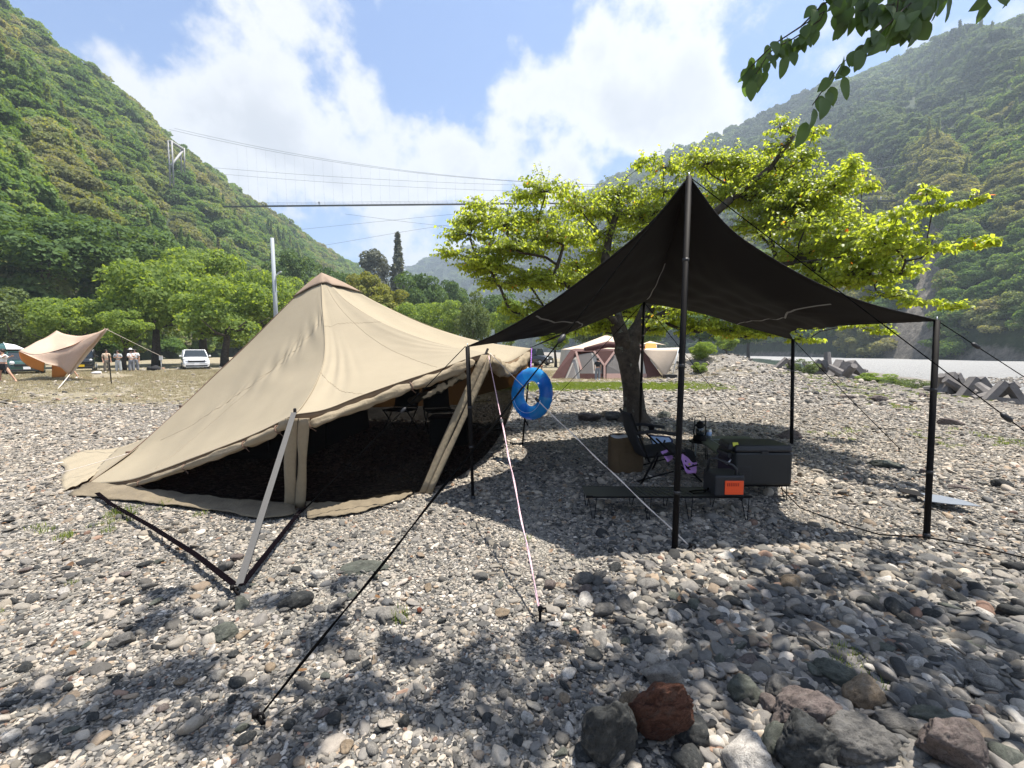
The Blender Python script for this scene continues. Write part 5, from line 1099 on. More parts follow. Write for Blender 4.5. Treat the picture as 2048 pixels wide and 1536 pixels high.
# ------------------------------------------------------------------ the cherry tree behind the tarp
def leaf_ovate(c, axis, nrm_, L_, wid=0.34, cup=0.12, bend=0.18):
    """pointed oval leaves folded along the midrib. c = stalk end, axis = direction, arrays (N,3); 7 verts 4 faces"""
    N = len(c); a = unit(axis); n = unit(nrm_-(nrm_*a).sum(1)[:, None]*a); b = np.cross(n, a); L_ = L_[:, None]; w = L_*wid
    v = np.empty((N, 8, 3))
    v[:, 0] = c; v[:, 1] = c+a*L_*.38-n*L_*bend*.18; v[:, 2] = c+a*L_*.74-n*L_*bend*.6; v[:, 3] = c+a*L_-n*L_*bend*1.15
    v[:, 4] = c+a*L_*.36+b*w+n*w*cup*2; v[:, 5] = c+a*L_*.72+b*w*.72+n*(w*cup-L_*bend*.5)
    v[:, 6] = c+a*L_*.36-b*w+n*w*cup*2; v[:, 7] = c+a*L_*.72-b*w*.72+n*(w*cup-L_*bend*.5)
    q = np.array([[0, 4, 1, 1], [1, 4, 5, 2], [2, 5, 3, 3], [0, 1, 6, 6], [1, 2, 7, 6], [2, 3, 7, 7]])
    tri = np.array([[0, 4, 1], [1, 4, 5], [1, 5, 2], [2, 5, 3], [0, 1, 6], [1, 2, 6], [6, 2, 7], [2, 3, 7]])
    f = (np.arange(N)[:, None, None]*8+tri[None]).reshape(-1, 3); return v.reshape(-1, 3), f
def leaf_fine(L_=1.0, wid=.32, cup=.12, bend=.2, teeth=.03):
    """one finely outlined leaf: nine stations, midrib and two margins"""
    V_ = []; n = 11
    for i in range(n):
        t = i/(n-1); w = wid*(math.sin(math.pi*t**.85)**.8 if 0 < t < 1 else 0)*(1+teeth*(i % 2)); x = t*L_; z = -bend*t*t*L_
        V_ += [(x, 0, z), (x-.02*w, w, z+cup*w+.02*math.sin(t*9)), (x-.02*w, -w, z+cup*w-.02*math.sin(t*8))]
    F_ = []
    for i in range(n-1):
        a, b = 3*i, 3*i+3; F_ += [(a, b, b+1, a+1), (a, a+2, b+2, b)]
    return np.array(V_), np.array(F_)
def twig_leaves(p0, p1, g, nleaf, L_, droop=0.75, spread=0.9):
    """leaves set alternately along a twig"""
    t = np.linspace(0.12, 1.0, nleaf); p = p0[None]*(1-t[:, None])+p1[None]*t[:, None]+g.normal(0, 0.008, (nleaf, 3))
    d = unit((p1-p0)[None]); side = unit(np.cross(d, np.array([[0, 0, 1.0]]))); sg = np.where(np.arange(nleaf) % 2 == 0, 1, -1)[:, None]
    ax = unit(d*0.55+side*sg*spread+np.array([[0, 0, -1.0]])*droop*g.uniform(0.5, 1.5, (nleaf, 1))+0.35*g.normal(size=(nleaf, 3)))
    nn = np.array([[0, 0, 1.0]])+0.45*g.normal(size=(nleaf, 3)); return p, ax, nn, L_*g.uniform(0.7, 1.15, nleaf)
class Skel:
    def __init__(s): s.p = []; s.par = []; s.load = []; s.minr = {}
    def node(s, p, par): s.p.append(np.array(p, float)); s.par.append(par); s.load.append(0.0); return len(s.p)-1
    def path(s, pts, par):
        for p in pts: par = s.node(p, par)
        return par
    def grow_to(s, tgt, g, seg=0.28, fixed_from=0, maxd=99):
        P_ = np.array(s.p); tgt = np.array(tgt, float); d = np.linalg.norm(P_-tgt, axis=1)
        # prefer nodes lower and closer to the trunk than the target
        cost = d+0.9*np.maximum(0, P_[:, 2]-tgt[2]+0.15)+0.25*np.maximum(0, np.linalg.norm(P_[:, :2]-s.p[0][:2], axis=1)-np.linalg.norm(tgt[:2]-s.p[0][:2]))
        k = int(np.argmin(cost)); a = s.p[k]; L_ = np.linalg.norm(tgt-a); n = max(2, int(L_/seg)); par = k
        w = g.normal(0, 0.06*L_**0.7, 3)
        for i in range(1, n+1):
            t = i/n; p = a*(1-t)+tgt*t+np.array([0, 0, 0.10*L_])*math.sin(math.pi*t)*(1 if tgt[2] < a[2]+L_*0.7 else -0.5)+w*math.sin(math.pi*t)+g.normal(0, 0.022, 3)*(0 if i == n else 1); par = s.node(p, par)
        return par
    def mesh(s, name, r_tip, k, mat, rmin=0.004, trunk_r=None):
        n = len(s.p); ld = [0.0]*n
        for i in range(n-1, -1, -1):
            ld[i] += s.load[i]
            if s.par[i] >= 0: ld[s.par[i]] += ld[i]
        rad = [max(rmin, k*(l**0.46), s.minr.get(i_, 0)) for i_, l in enumerate(ld)]
        if trunk_r: mx = max(rad); rad = [r*trunk_r/mx if r > mx*0.5 else r*(trunk_r/mx) ** (r/mx*2 if False else 1) for r in rad]
        kids = {}
        for i in range(n): kids.setdefault(s.par[i], []).append(i)
        mb = MB()
        def chain(i):
            out = [i]
            while i in kids:
                c_ = max(kids[i], key=lambda q: ld[q]); out.append(c_); i = c_
            return out
        done = set(); stack = [0]
        while stack:
            i = stack.pop(); ch_ = chain(i)
            pts = ([s.par[i]] if s.par[i] >= 0 else [])+ch_
            rs = [rad[ch_[0]]]*(1 if s.par[i] >= 0 else 0)+[rad[q] for q in ch_]
            big = rs[0] > 0.03
            mb.tube([s.p[q] for q in pts], rs, 14 if rs[0] > .08 else (7 if big else 4), caps=True)
            for q in ch_:
                for c_ in kids.get(q, []):
                    if c_ not in ch_: stack.append(c_)
        return mb, rad
CL = [(930,470,42,8.6),(905,500,24,8.4),(962,438,36,8.8),(1062,392,34,9.0),(1080,432,48,9.2),(1012,452,42,8.6),(1142,388,24,9.4),(1172,425,48,9.6),(1122,485,52,8.8),(1040,505,48,8.4),(962,525,46,8.6),(1062,562,50,9.0),(1000,565,40,8.8),(1130,562,48,9.4),(1205,472,50,9.8),(1252,425,50,10.0),(1235,392,36,9.8),(1285,322,24,9.2),(1330,332,34,9.4),(1388,318,34,9.6),(1320,382,44,9.8),(1180,622,38,9.2),(1092,618,36,9.0),(1032,618,28,9.0),(1150,660,28,9.0),(1100,674,22,9.2),
 (1300,440,48,10.2),(1432,342,46,9.6),(1482,332,46,9.4),(1442,402,52,9.6),(1502,392,56,9.0),(1552,332,42,8.8),(1562,252,24,8.6),(1560,292,32,8.6),(1625,272,20,8.2),(1602,312,32,8.2),(1562,402,56,8.6),(1622,382,46,8.0),(1662,362,36,7.6),(1702,332,24,7.2),(1722,372,22,7.0),(1632,442,56,8.2),
 (1540,452,56,8.8),(1602,502,54,7.8),(1682,472,50,7.0),(1752,472,42,6.4),(1802,440,34,5.9),(1852,390,24,5.5),(1862,418,22,5.5),(1942,402,20,5.2),(1722,522,48,6.6),(1792,502,42,6.0),(1862,500,34,5.6),(1932,490,24,5.3),(1978,482,12,5.1),(1682,562,46,7.2),(1742,562,38,6.6),(1802,545,30,6.2),(1772,592,34,6.6),(1852,600,24,6.0),(1905,605,20,5.8),(1642,560,44,7.8),(1560,520,46,8.8),(1500,460,46,9.4),
 (1332,642,38,8.8),(1402,652,42,8.9),(1472,662,38,8.9),(1540,672,36,8.8),(1612,684,24,8.7),(1722,652,34,7.6),(1762,662,20,7.4),(1212,652,36,9.8),(1252,622,46,10.2),(1300,662,30,9.8),(1350,610,40,9.8),(1430,600,44,9.6),(1500,600,44,9.4),(1570,610,40,9.0),(1180,560,40,10.0),(1240,540,44,10.4),(1330,520,44,10.4),(1400,500,44,10.2)]
gt_ = np.random.default_rng(21); sk = Skel()
tb0 = np.array([2.62, 9.45, -0.1])
n0 = sk.node(tb0, -1); n1 = sk.path([(2.60, 9.45, .25), (2.53, 9.42, .7), (2.44, 9.40, 1.15), (2.38, 9.40, 1.5)], n0)
L_end = sk.path([(2.28, 9.42, 1.8), (2.18, 9.45, 2.1), (2.10, 9.5, 2.5), (2.0, 9.55, 2.95), (1.95, 9.6, 3.4), (2.05, 9.7, 3.9), (2.2, 9.7, 4.4)], n1)
R_end = sk.path([(2.52, 9.5, 1.75), (2.72, 9.55, 2.05), (2.90, 9.6, 2.5), (3.05, 9.55, 3.0), (3.3, 9.4, 3.5), (3.7, 9.2, 3.95), (4.2, 8.9, 4.4), (4.8, 8.6, 4.9), (5.1, 8.45, 5.4)], n1)
lowL = sk.path([(2.05, 9.2, 2.15), (1.7, 9.0, 2.35), (1.3, 8.9, 2.6), (.8, 8.8, 2.95)], n1+1)
lowR = sk.path([(3.3, 9.3, 2.35), (3.9, 9.1, 2.3), (4.6, 8.9, 2.2), (5.2, 8.7, 2.1)], n1+9)
farR = sk.path([(3.6, 9.1, 2.9), (4.2, 8.5, 3.0), (4.8, 7.8, 3.0), (5.2, 7.0, 2.95), (5.5, 6.4, 2.9)], n1+10)
LP, LA, LN, LL = [], [], [], []; twigs = MB()
cls = sorted(CL, key=lambda c: np.linalg.norm(np.array(P(c[0], c[1], c[3]))-np.array([2.4, 9.4, 2.0])))
for (px, py, rp_, Y_) in cls:
    c_ = np.array(P(px, py, Y_)); rm = rp_/F_PX*Y_*1.12; flat_ = np.array([1, 1, .85])
    for q in range(2 if rp_ > 34 else 1):
        cc = c_+(gt_.normal(0, rm*0.45, 3) if q else gt_.normal(0, rm*.1, 3)); tip = sk.grow_to(cc-np.array([0, 0, rm*.15]), gt_)
        sk.load[tip] += rm*rm*6
        nt_ = max(16, int(70*(rm/0.45)**1.6))
        for k in range(nt_):
            d = unit(gt_.normal(size=3)); d[2] = abs(d[2])*0.55-0.12; out_ = unit(c_-np.array([2.4, 9.4, c_[2]])); d = unit(d+0.2*out_)
            st_ = cc+d*rm*gt_.uniform(0.05, .6)*flat_; en = st_+d*rm*gt_.uniform(0.45, 0.95)*flat_+np.array([0, 0, -0.12*rm])
            a_, b_, n_, l_ = twig_leaves(st_, en, gt_, int(gt_.integers(7, 12)), 0.068); LP.append(a_); LA.append(b_); LN.append(n_); LL.append(l_)
            twigs.tube([cc, st_*0.5+cc*0.5, st_, en], [.003, .003, .003, .0015], 3, caps=False)
for q_, (i_, r_) in enumerate([(n1+1, .17), (n1+2, .15), (n1+3, .13), (n1+4, .11), (n1+5, .09), (n1+6, .075), (n1+7, .06), (n1+8, .18), (n1+9, .165), (n1+10, .14), (n1+11, .12), (n1+12, .10), (n1+13, .085), (n1+14, .07), (n1+15, .055), (n1+16, .04), (n1+17, .07), (n1+18, .06), (n1+19, .05), (n1+20, .035), (n1+21, .07), (n1+22, .06), (n1+23, .05)]): sk.minr[i_] = r_
mbt, rad = sk.mesh('x', 0.004, 0.0105, None)
# root flare and trunk thickness
LP, LA, LN, LL = map(np.concatenate, (LP, LA, LN, LL))
tree = empty('cherry_tree', (2.62, 9.45, 0), 'big cherry tree with sunlit yellow green leaves and mossy dark trunk behind the tarp', 'tree')
mbt.build('limbs', M['bark_cherry'], tree)
trk = MB(); nk = 20; V_ = []; hs = [-0.05, 0.03, .10, .2, .4, .7, 1.0, 1.25, 1.5, 1.68, 1.80]; ctr = [(2.62, 9.45), (2.62, 9.45), (2.61, 9.45), (2.60, 9.45), (2.57, 9.44), (2.53, 9.42), (2.47, 9.41), (2.42, 9.40), (2.40, 9.42), (2.41, 9.45), (2.42, 9.46)]; rds = [.40, .33, .275, .25, .22, .205, .20, .21, .235, .20, .08]
for h_, (cx_, cy_), r_ in zip(hs, ctr, rds):
    for k in range(nk):
        a = 2*math.pi*k/nk; q = r_*(1+0.07*math.sin(3*a+h_*2)+0.04*math.sin(7*a-h_*5)+(0.16*math.sin(5*a)*(h_ < .15)))*(1+(0.12*abs(math.cos(a)) if h_ > 1.3 else 0)); V_.append((cx_+q*math.cos(a), cy_+q*.9*math.sin(a), h_))
trk.add(V_, [(i*nk+k, i*nk+(k+1) % nk, (i+1)*nk+(k+1) % nk, (i+1)*nk+k) for i in range(len(hs)-1) for k in range(nk)]+[tuple((len(hs)-1)*nk+k for k in range(nk))], True); trk.build('trunk', M['bark_cherry'], tree)
twigs.build('twigs', M['bark_cherry'], tree)['kind'] = 'stuff'
# the 290 leaves that show largest are single leaves, the rest one mass
def split_leaves(root, LP, LA, LN, LL, mat, nbig, g, seedcol=None):
    dist = np.linalg.norm(LP-np.array([0, 0, 1.5]), axis=1); ang = LL/dist; order = np.argsort(-ang); big = order[:nbig]; rest = order[nbig:]
    v, f = leaf_ovate(LP[rest], LA[rest], LN[rest], LL[rest]); me = np_mesh('foliage', v, f, True); o = obj_from(me, 'foliage', mat, root)
    o['kind'] = 'stuff'
    shapes = []
    for k in range(8):
        v, f = leaf_fine(1.0, .24+.015*k, .12, .05+.05*k); m_ = np_mesh('leaf', v, f, True); m_.materials.append(mat); shapes.append(m_)
    for q, i in enumerate(big):
        o = bpy.data.objects.new('leaf', shapes[q % 8]); link(o); o.parent = root; o.matrix_parent_inverse = wmat(root).inverted()
        a = unit(LA[i]); n = unit(LN[i]-(LN[i]*a).sum()*a); b_ = np.cross(n, a)
        o.location = LP[i]; o.rotation_euler = Matrix(((a[0], b_[0], n[0]), (a[1], b_[1], n[1]), (a[2], b_[2], n[2]))).to_euler(); o.scale = (LL[i],)*3
split_leaves(tree, LP, LA, LN, LL, M['leaf_hero'], 290, gt_)

# ------------------------------------------------------------------ the tree overhead (trunk beside the camera, outside the frame)
go_ = np.random.default_rng(5); sk = Skel(); over = empty('overhanging_tree', (4.6, 0.2, 0), 'dark leafed tree whose drooping branch tips hang into the top right corner', 'tree')
n0 = sk.node((4.6, .2, -.1), -1); tk = sk.path([(4.6, .2, .6), (4.55, .25, 1.3), (4.45, .3, 2.0), (4.3, .4, 2.7), (4.1, .6, 3.4), (3.8, .9, 4.1), (3.3, 1.2, 4.7), (2.6, 1.4, 5.2), (1.8, 1.6, 5.6)], n0)
LP, LA, LN, LL = [], [], [], []; twigs = MB()
SH = [(1400,1235,.22),(1560,1215,.26),(1700,1260,.26),(1830,1320,.26),(1960,1370,.24),(1300,1330,.22),(1480,1330,.24),(1640,1380,.20),(1130,1420,.20),(960,1330,.17),(1010,1470,.15),(880,1420,.13),(700,1400,.15),(560,1480,.15),(330,1370,.17),(140,1450,.17),(240,1400,.15),(640,1270,.15),(330,1190,.10),(310,1245,.12),(1660,1160,.22),(1190,1190,.18),(1090,1290,.14),(1820,1230,.16),(2000,1290,.16),(430,1440,.13),(60,1390,.12),(800,1300,.11),(540,1200,.10),(1500,1130,.14),(1250,1470,.16),(1850,1450,.14),(690,1170,.09),(1780,1120,.14),(1900,1180,.14)]
for (px, py, rs_) in SH:
    g_ = G(px, py); zc = go_.uniform(4.5, 5.6); c_ = np.array([g_.x+zc*SUN.x/SUN.z, g_.y+zc*SUN.y/SUN.z, zc]); rm = rs_*(1.3 if px > 1150 else 1.2)
    tip = sk.grow_to(c_, go_); sk.load[tip] += rm*rm*8
    for k in range(int(30*(rm/.25)**1.8)+4):
        d = unit(go_.normal(size=3)); d[2] *= .4; st_ = c_+d*rm*go_.uniform(0, .4); en = st_+d*rm*go_.uniform(.4, .9)
        a_, b_, n_, l_ = twig_leaves(st_, en, go_, int(go_.integers(5, 8)), .085); LP.append(a_); LA.append(b_); LN.append(n_); LL.append(l_)
        twigs.tube([c_, st_, en], [.004, .003, .002], 3, caps=False)
# visible hanging branches: (px, py, Y) polylines, with leaves hanging along them
def hang(poly, nl, L_, start, side=1.0, thick=.006):
    cu = curve([P(*q) for q in poly], 40); par = sk.grow_to(np.array(cu[0]), go_) if start is None else start
    for i in range(2, 40, 3): par = sk.node(np.array(cu[i]), par)
    sk.load[par] += 0.02
    nl = int(nl*1.25)
    for q in range(nl):
        t = (q+go_.uniform(0, .8))/nl; p = np.array(cu[int(t*39)])+go_.normal(0, .022, 3)
        ax = unit(np.array([go_.normal(-.1, .35), go_.normal(0, .35), -1.0+go_.normal(0, .25)])); nn = unit(np.array([go_.normal(0, .6), -1.0, go_.normal(0.2, .4)]))
        LP.append(p[None]+ax[None]*0.015); LA.append(ax[None]); LN.append(nn[None]); LL.append(np.array([L_*go_.uniform(.7, 1.15)]))
    return par
Yb = 2.25
hang([(2000,-160,2.6),(1820,-30,2.4),(1700,-12,2.3),(1650,5,Yb),(1620,40,Yb),(1560,80,Yb),(1520,110,Yb),(1490,150,Yb)], 46, .088, None)
hang([(1640,40,Yb),(1590,75,Yb+.05),(1545,100,Yb),(1520,135,Yb),(1502,165,Yb)], 22, .085, None)
hang([(2000,-120,2.4),(1900,-40,2.35),(1830,0,2.3),(1790,35,2.2),(1750,75,2.2),(1700,110,2.2),(1672,140,2.2),(1655,165,2.2),(1640,195,2.2),(1612,222,2.2)], 44, .095, None)
hang([(1860,-20,2.4),(1835,10,2.35),(1820,35,2.3),(1800,40,2.3)], 34, .098, None)
hang([(1840,-10,2.3),(1780,10,2.3),(1720,22,2.3),(1700,30,2.3)], 24, .095, None)
hang([(2080,-60,2.3),(2000,-25,2.3),(1975,-5,2.3)], 9, .09, None)
hang([(1760,-30,2.2),(1680,-25,2.2),(1655,-10,2.2)], 10, .085, None)
mbt, rad = sk.mesh('x', .003, .017, None, rmin=.0028)
mbt.build('trunk_and_limbs', M['bark'], over); twigs.build('twigs', M['bark'], over)['kind'] = 'stuff'
LP, LA, LN, LL = map(np.concatenate, (LP, LA, LN, LL))
dz = (LP[:, 2]-1.5)/np.maximum(LP[:, 1], .1); vis = dz < .95
# put the leaves in view first so they become the single ones
LLv = np.where(vis, LL, LL*1.0)
def split_vis(root, mat):
    big = np.where(vis)[0][:290]; rest = np.setdiff1d(np.arange(len(LP)), big)
    v, f = leaf_ovate(LP[rest], LA[rest], LN[rest], LL[rest]); o = obj_from(np_mesh('foliage', v, f, True), 'foliage', mat, root); o['kind'] = 'stuff'
    shapes = []
    for k in range(10):
        v, f = leaf_fine(1.0, .25+.012*k, .05+.08*(k % 4), .02+.045*k)
        m_ = np_mesh('leaf', v, f, True); m_.materials.append(mat); shapes.append(m_)
    for q, i in enumerate(big):
        o = bpy.data.objects.new('leaf', shapes[q % 10]); link(o); o.parent = root; o.matrix_parent_inverse = wmat(root).inverted()
        a = unit(LA[i]); n = unit(LN[i]-(LN[i]*a).sum()*a); b_ = np.cross(n, a); o.location = LP[i]
        o.rotation_euler = Matrix(((a[0], b_[0], n[0]), (a[1], b_[1], n[1]), (a[2], b_[2], n[2]))).to_euler(); o.scale = (LL[i],)*3
split_vis(over, M['leaf_over'])

# ------------------------------------------------------------------ trees round the camp, each its own thing
CR = {}
for nm, (kind, nb, nl, ls, shp, mat) in {'light': ('broad', 34, 9000, .042, (1, 1, .8), 'leaf_light'), 'light2': ('broad', 26, 8000, .045, (1, 1, .9), 'leaf_light'), 'dark': ('broad', 30, 8000, .045, (1, 1, .95), 'leaf_dark'), 'olive': ('broad', 30, 7000, .045, (1, 1, .9), 'leaf_olive'),
        'yellow': ('broad', 22, 5000, .055, (1, 1, .7), 'leaf_yellow'), 'conifer': ('conifer', 15, 5200, .075, (.62, 1, 1), 'leaf_grey'), 'conifer_green': ('conifer', 20, 4200, .06, (.42, 1, 1), 'leaf_dark'), 'poplar': ('broad', 26, 4500, .055, (.42, .42, 1.25), 'leaf_grey')}.items():
    CR[nm] = crown_mesh('crown', 500+len(CR), nb, nl, ls, shp, M[mat], kind, blobr=(.22, .36), low=-0.95, full=True)
def trunk_mesh(seed, h, r, spread, nb=7):
    g = random.Random(seed); mb = MB(); top = Vector((g.uniform(-.1, .1)*h, g.uniform(-.1, .1)*h, h)); mb.tube([Vector((0, 0, -.2)), Vector((0, 0, h*.25)), top*.6+Vector((0, 0, 0)), top], [r*1.3, r, r*.8, r*.6], 9)
    for k in range(nb):
        a = k/nb*6.28+g.uniform(-.4, .4); st_ = top*g.uniform(.7, 1.0); e = st_+Vector((math.cos(a)*spread*g.uniform(.5, .95), math.sin(a)*spread*g.uniform(.4, .75), spread*g.uniform(.15, .45)))
        mb.tube([st_, st_.lerp(e, .5)+Vector((0, 0, -.08*spread)), e], [r*.45, r*.3, r*.1], 6)
    me = bpy.data.meshes.new('trunk'); me.from_pydata(mb.v, [], mb.f); me.polygons.foreach_set('use_smooth', mb.sm); me.materials.append(M['bark']); return me
TRK = [trunk_mesh(k, 2.4, .16, 2.2) for k in range(4)]
def camp_tree(x, y, cw, chh, cz, kind, label, group='trees round the camp', z0=None, trunk=True, name='broadleaf_tree', seed=0):
    """crown half width cw, half height chh, centre height cz"""
    g = random.Random(seed+int(x*10)); zb = float(gz(x, y)) if z0 is None else z0
    r = empty(name, (x, y, zb), label, 'tree', group)
    c_ = bpy.data.objects.new('crown', CR[kind]); link(c_); c_.parent = r; c_.location = (0, 0, cz); k = .85 if kind in ('light', 'light2', 'dark', 'olive') else 1
    sx = cw*k if kind not in ('poplar', 'conifer', 'conifer_green') else cw/.36; sz = chh/{'light': .8, 'light2': .9, 'dark': .95, 'olive': .9, 'yellow': .7, 'poplar': 1.25}.get(kind, 1.0)*k
    c_.scale = (sx, sx, sz); c_.rotation_euler = (0, 0, g.uniform(0, 6.28))
    if trunk:
        t = bpy.data.objects.new('trunk', TRK[g.randrange(4)]); link(t); t.parent = r; hh_ = max(.6, cz-chh*.35); t.scale = (cw/2.4, cw/2.4, hh_/2.4) if kind not in ('conifer', 'conifer_green', 'poplar') else (.8, .8, hh_/2.4); t.rotation_euler = (0, 0, g.uniform(0, 6.28))
    return r
def ct(px, Y_, pyt, pyb, hw, kind, label, base=None, **kw):
    """tree at column px, distance Y_, crown between rows pyt and pyb, half width hw pixels"""
    t_ = P(px, pyt, Y_); b_ = P(px, pyb, Y_); zb = float(gz(t_.x, Y_)) if base is None else base
    return camp_tree(t_.x, Y_, hw/F_PX*Y_, (t_.z-b_.z)/2, (t_.z+b_.z)/2-zb, kind, label, z0=zb, **kw)
ct(300, 45, 492, 700, 115, 'light', 'bright green broad tree above the women and the white car', seed=1)
ct(240, 34, 600, 706, 58, 'light2', 'small green tree whose dark trunk stands between the standing women', seed=2)
ct(140, 41, 575, 706, 88, 'light', 'light green tree behind the tan tarp on the left', seed=3)
ct(440, 43, 520, 712, 110, 'light2', 'broad green tree with thick dark trunk beside the left tent slope', seed=4)
ct(530, 50, 515, 690, 95, 'light', 'pale green tree behind the grey utility pole', seed=5)
ct(395, 52, 470, 640, 105, 'light', 'tall light green tree in front of the wooded hill foot', seed=6)
ct(30, 46, 560, 712, 90, 'olive', 'olive green tree at the left frame edge above the green car', seed=7)
ct(90, 60, 380, 600, 150, 'dark', 'large dark tree at the hill foot left of the bright trees', seed=8)
ct(240, 72, 400, 600, 130, 'dark', 'large dark green tree at the hill foot behind the bright trees', seed=9)
ct(620, 85, 520, 690, 70, 'light2', 'green tree just left of the tent peak', seed=10)
ct(585, 110, 470, 640, 70, 'dark', 'dark green tree above the utility pole at the hill foot', seed=11)
ct(680, 120, 500, 680, 60, 'dark', 'dark green tree right behind the tent peak', seed=12)
ct(743, 150, 484, 620, 18, 'poplar', 'tall slim grey poplar left of the tall conifer', name='poplar_tree', seed=13, group='tall slim trees in the valley')
ct(768, 155, 508, 620, 9, 'poplar', 'smaller slim poplar close to the left of the tall conifer', name='poplar_tree', seed=14, group='tall slim trees in the valley')
ct(795, 135, 462, 640, 22, 'conifer', 'tall dark grey conifer standing above the valley trees', name='conifer_tree', seed=15, group='tall slim trees in the valley')
ct(838, 95, 510, 660, 62, 'dark', 'rounded deep green tree right of the tall conifer', seed=16)
ct(730, 75, 545, 620, 48, 'yellow', 'yellowish green layered tree above the right tent slope', seed=17)
ct(775, 70, 575, 640, 50, 'yellow', 'low yellowish green tree above the middle of the right tent slope', seed=18)
ct(830, 62, 590, 690, 60, 'light', 'low bright green tree above the right tent slope', seed=19)
ct(745, 60, 590, 690, 60, 'light2', 'low green tree showing just above the tent slope', seed=20)
ct(895, 58, 580, 690, 55, 'light2', 'mid green tree left of the dark olive shrub', seed=21)
ct(945, 44, 570, 702, 52, 'olive', 'dark olive willow like tree above the right end of the tent', seed=22)
ct(1020, 52, 580, 704, 50, 'light', 'yellow green tree between tent and tarp', seed=23)
ct(900, 110, 530, 660, 50, 'dark', 'dark tree right of the rounded deep green tree', seed=24)
ct(990, 95, 560, 680, 60, 'dark', 'dark tree in the valley behind the cherry tree', seed=25)
ct(1112, 41, 640, 706, 42, 'light2', 'small tree with a forked trunk left of the brown tent', seed=26)
ct(1180, 60, 600, 700, 60, 'olive', 'olive tree seen through the cherry leaves above the brown tent', seed=27)
ct(1290, 75, 610, 700, 70, 'light2', 'green tree seen behind the brown tent', seed=28)
ct(1400, 80, 600, 702, 70, 'dark', 'dark green tree beyond the gravel mound', seed=29)
ct(1455, 58, 660, 706, 30, 'light2', 'small low tree on the gravel mounds by the river', seed=30)
ct(1500, 110, 620, 704, 50, 'dark', 'dark tree by the river beyond the gravel mound', seed=31)
# shrubs
def shrub(px, py, Y_, r, hh_, kind, label):
    p = P(px, py, Y_); zb = float(gz(p.x, p.y)); o = empty('shrub', (p.x, p.y, zb), label, 'shrub', 'low shrubs by the river and mounds')
    c_ = bpy.data.objects.new('foliage', CR[kind]); link(c_); c_.parent = o; c_.location = (0, 0, hh_*.5); c_.scale = (r, r, hh_*.75)
    mb = MB()
    for k in range(5): a = k*1.26; mb.tube([Vector((0, 0, -.05)), Vector((math.cos(a)*r*.4, math.sin(a)*r*.4, hh_*.6))], .012, 4)
    me = bpy.data.meshes.new('stem'); me.from_pydata(mb.v, [], mb.f); me.materials.append(M['bark']); s_ = bpy.data.objects.new('stem', me); link(s_); s_.parent = o
shrub(1405, 730, 26, 0.75, 1.0, 'light', 'bright green bush at the left foot of the gravel mound')
shrub(1398, 742, 24, 0.45, .55, 'light2', 'smaller bright bush in front of the bright green bush')
shrub(1605, 742, 27, .9, .8, 'olive', 'green weeds between the back tarp pole and the concrete blocks')
shrub(1755, 752, 22, .9, .55, 'light2', 'pale green weeds right of the concrete block pile')
shrub(1835, 758, 19.5, .7, .4, 'olive', 'green weeds just left of the right tarp pole top line of blocks')
shrub(1790, 755, 21, .7, .4, 'olive', 'small olive weeds between the two groups of concrete blocks')
# ------------------------------------------------------------------ suspension bridge across the valley
YB = 198.0
br = empty('suspension_bridge', (40, YB, 66), 'long slender suspension footbridge crossing high over the valley', 'bridge')
def catx(x0, x1, f, n=60): return [Vector((x, f(x)[0], f(x)[1])) for x in np.linspace(x0, x1, n)]
zl, zr2 = P(475, 413, YB).z, P(2048, 400, YB).z; xl, xr = P(475, 413, YB).x, P(2048, 400, YB).x
def dz_(x): t = (x-xl)/(xr-xl); return zl+(zr2-zl)*t+0.2*math.sin(t*3.14)
mb = MB(); pts_ = catx(xl-14, xr+60, lambda x: (YB, dz_(x)))
mb.sweepflat(pts_, 1.5, Vector((0, 1, 0)), 0.30); mb.build('deck', M['bridge'], br)
for dy in (-.85, .85):
    mb = MB(); mb.tube(catx(xl-14, xr+60, lambda x: (YB+dy, dz_(x)+1.15)), .035, 4); mb.build('handrail', M['bridge'], br)
    mb = MB()
    for x in np.arange(xl-14, xr+60, 2.0): mb.tube([Vector((x, YB+dy, dz_(x))), Vector((x, YB+dy, dz_(x)+1.15))], .018, 3)
    mb.build('rail_posts', M['bridge'], br)['kind'] = 'stuff'
def cab(x): return 71.8+0.00060*(x-50)**2
for dy, dzc in ((-1.5, 0), (1.5, 1.9)):
    mb = MB(); mb.tube(catx(P(345, 285, YB).x, 330, lambda x: (YB+dy, cab(x)+dzc*(1-min(1, max(0, (x+130)/200))*.5))), .055, 4); mb.build('main_cable', M['bridge'], br)
    mb = MB(); mb.tube(catx(-150, 300, lambda x: (YB+dy*3.5, 69.6+0.00023*(x-60)**2+dzc*.6)), .045, 4); mb.build('side_cable', M['bridge'], br)
mb = MB()
for x in np.arange(-116, 230, 4.0): mb.tube([Vector((x, YB-.9, dz_(x))), Vector((x, YB-1.5, cab(x)))], .016, 3)
mb.build('hangers', M['bridge'], br)['kind'] = 'stuff'
for a, b, m_ in (((600, 459, 196), (1180, 404, 190), (900, 429, 193)), ((640, 492, 200), (1180, 424, 190), (905, 449, 195)), ((690, 428, 200), (1000, 462, 190), (850, 448, 195))):
    mb = MB(); mb.tube(curve([P(*a), P(*m_), P(*b)], 20), .05, 4); mb.build('wind_cable', M['bridge'], br)
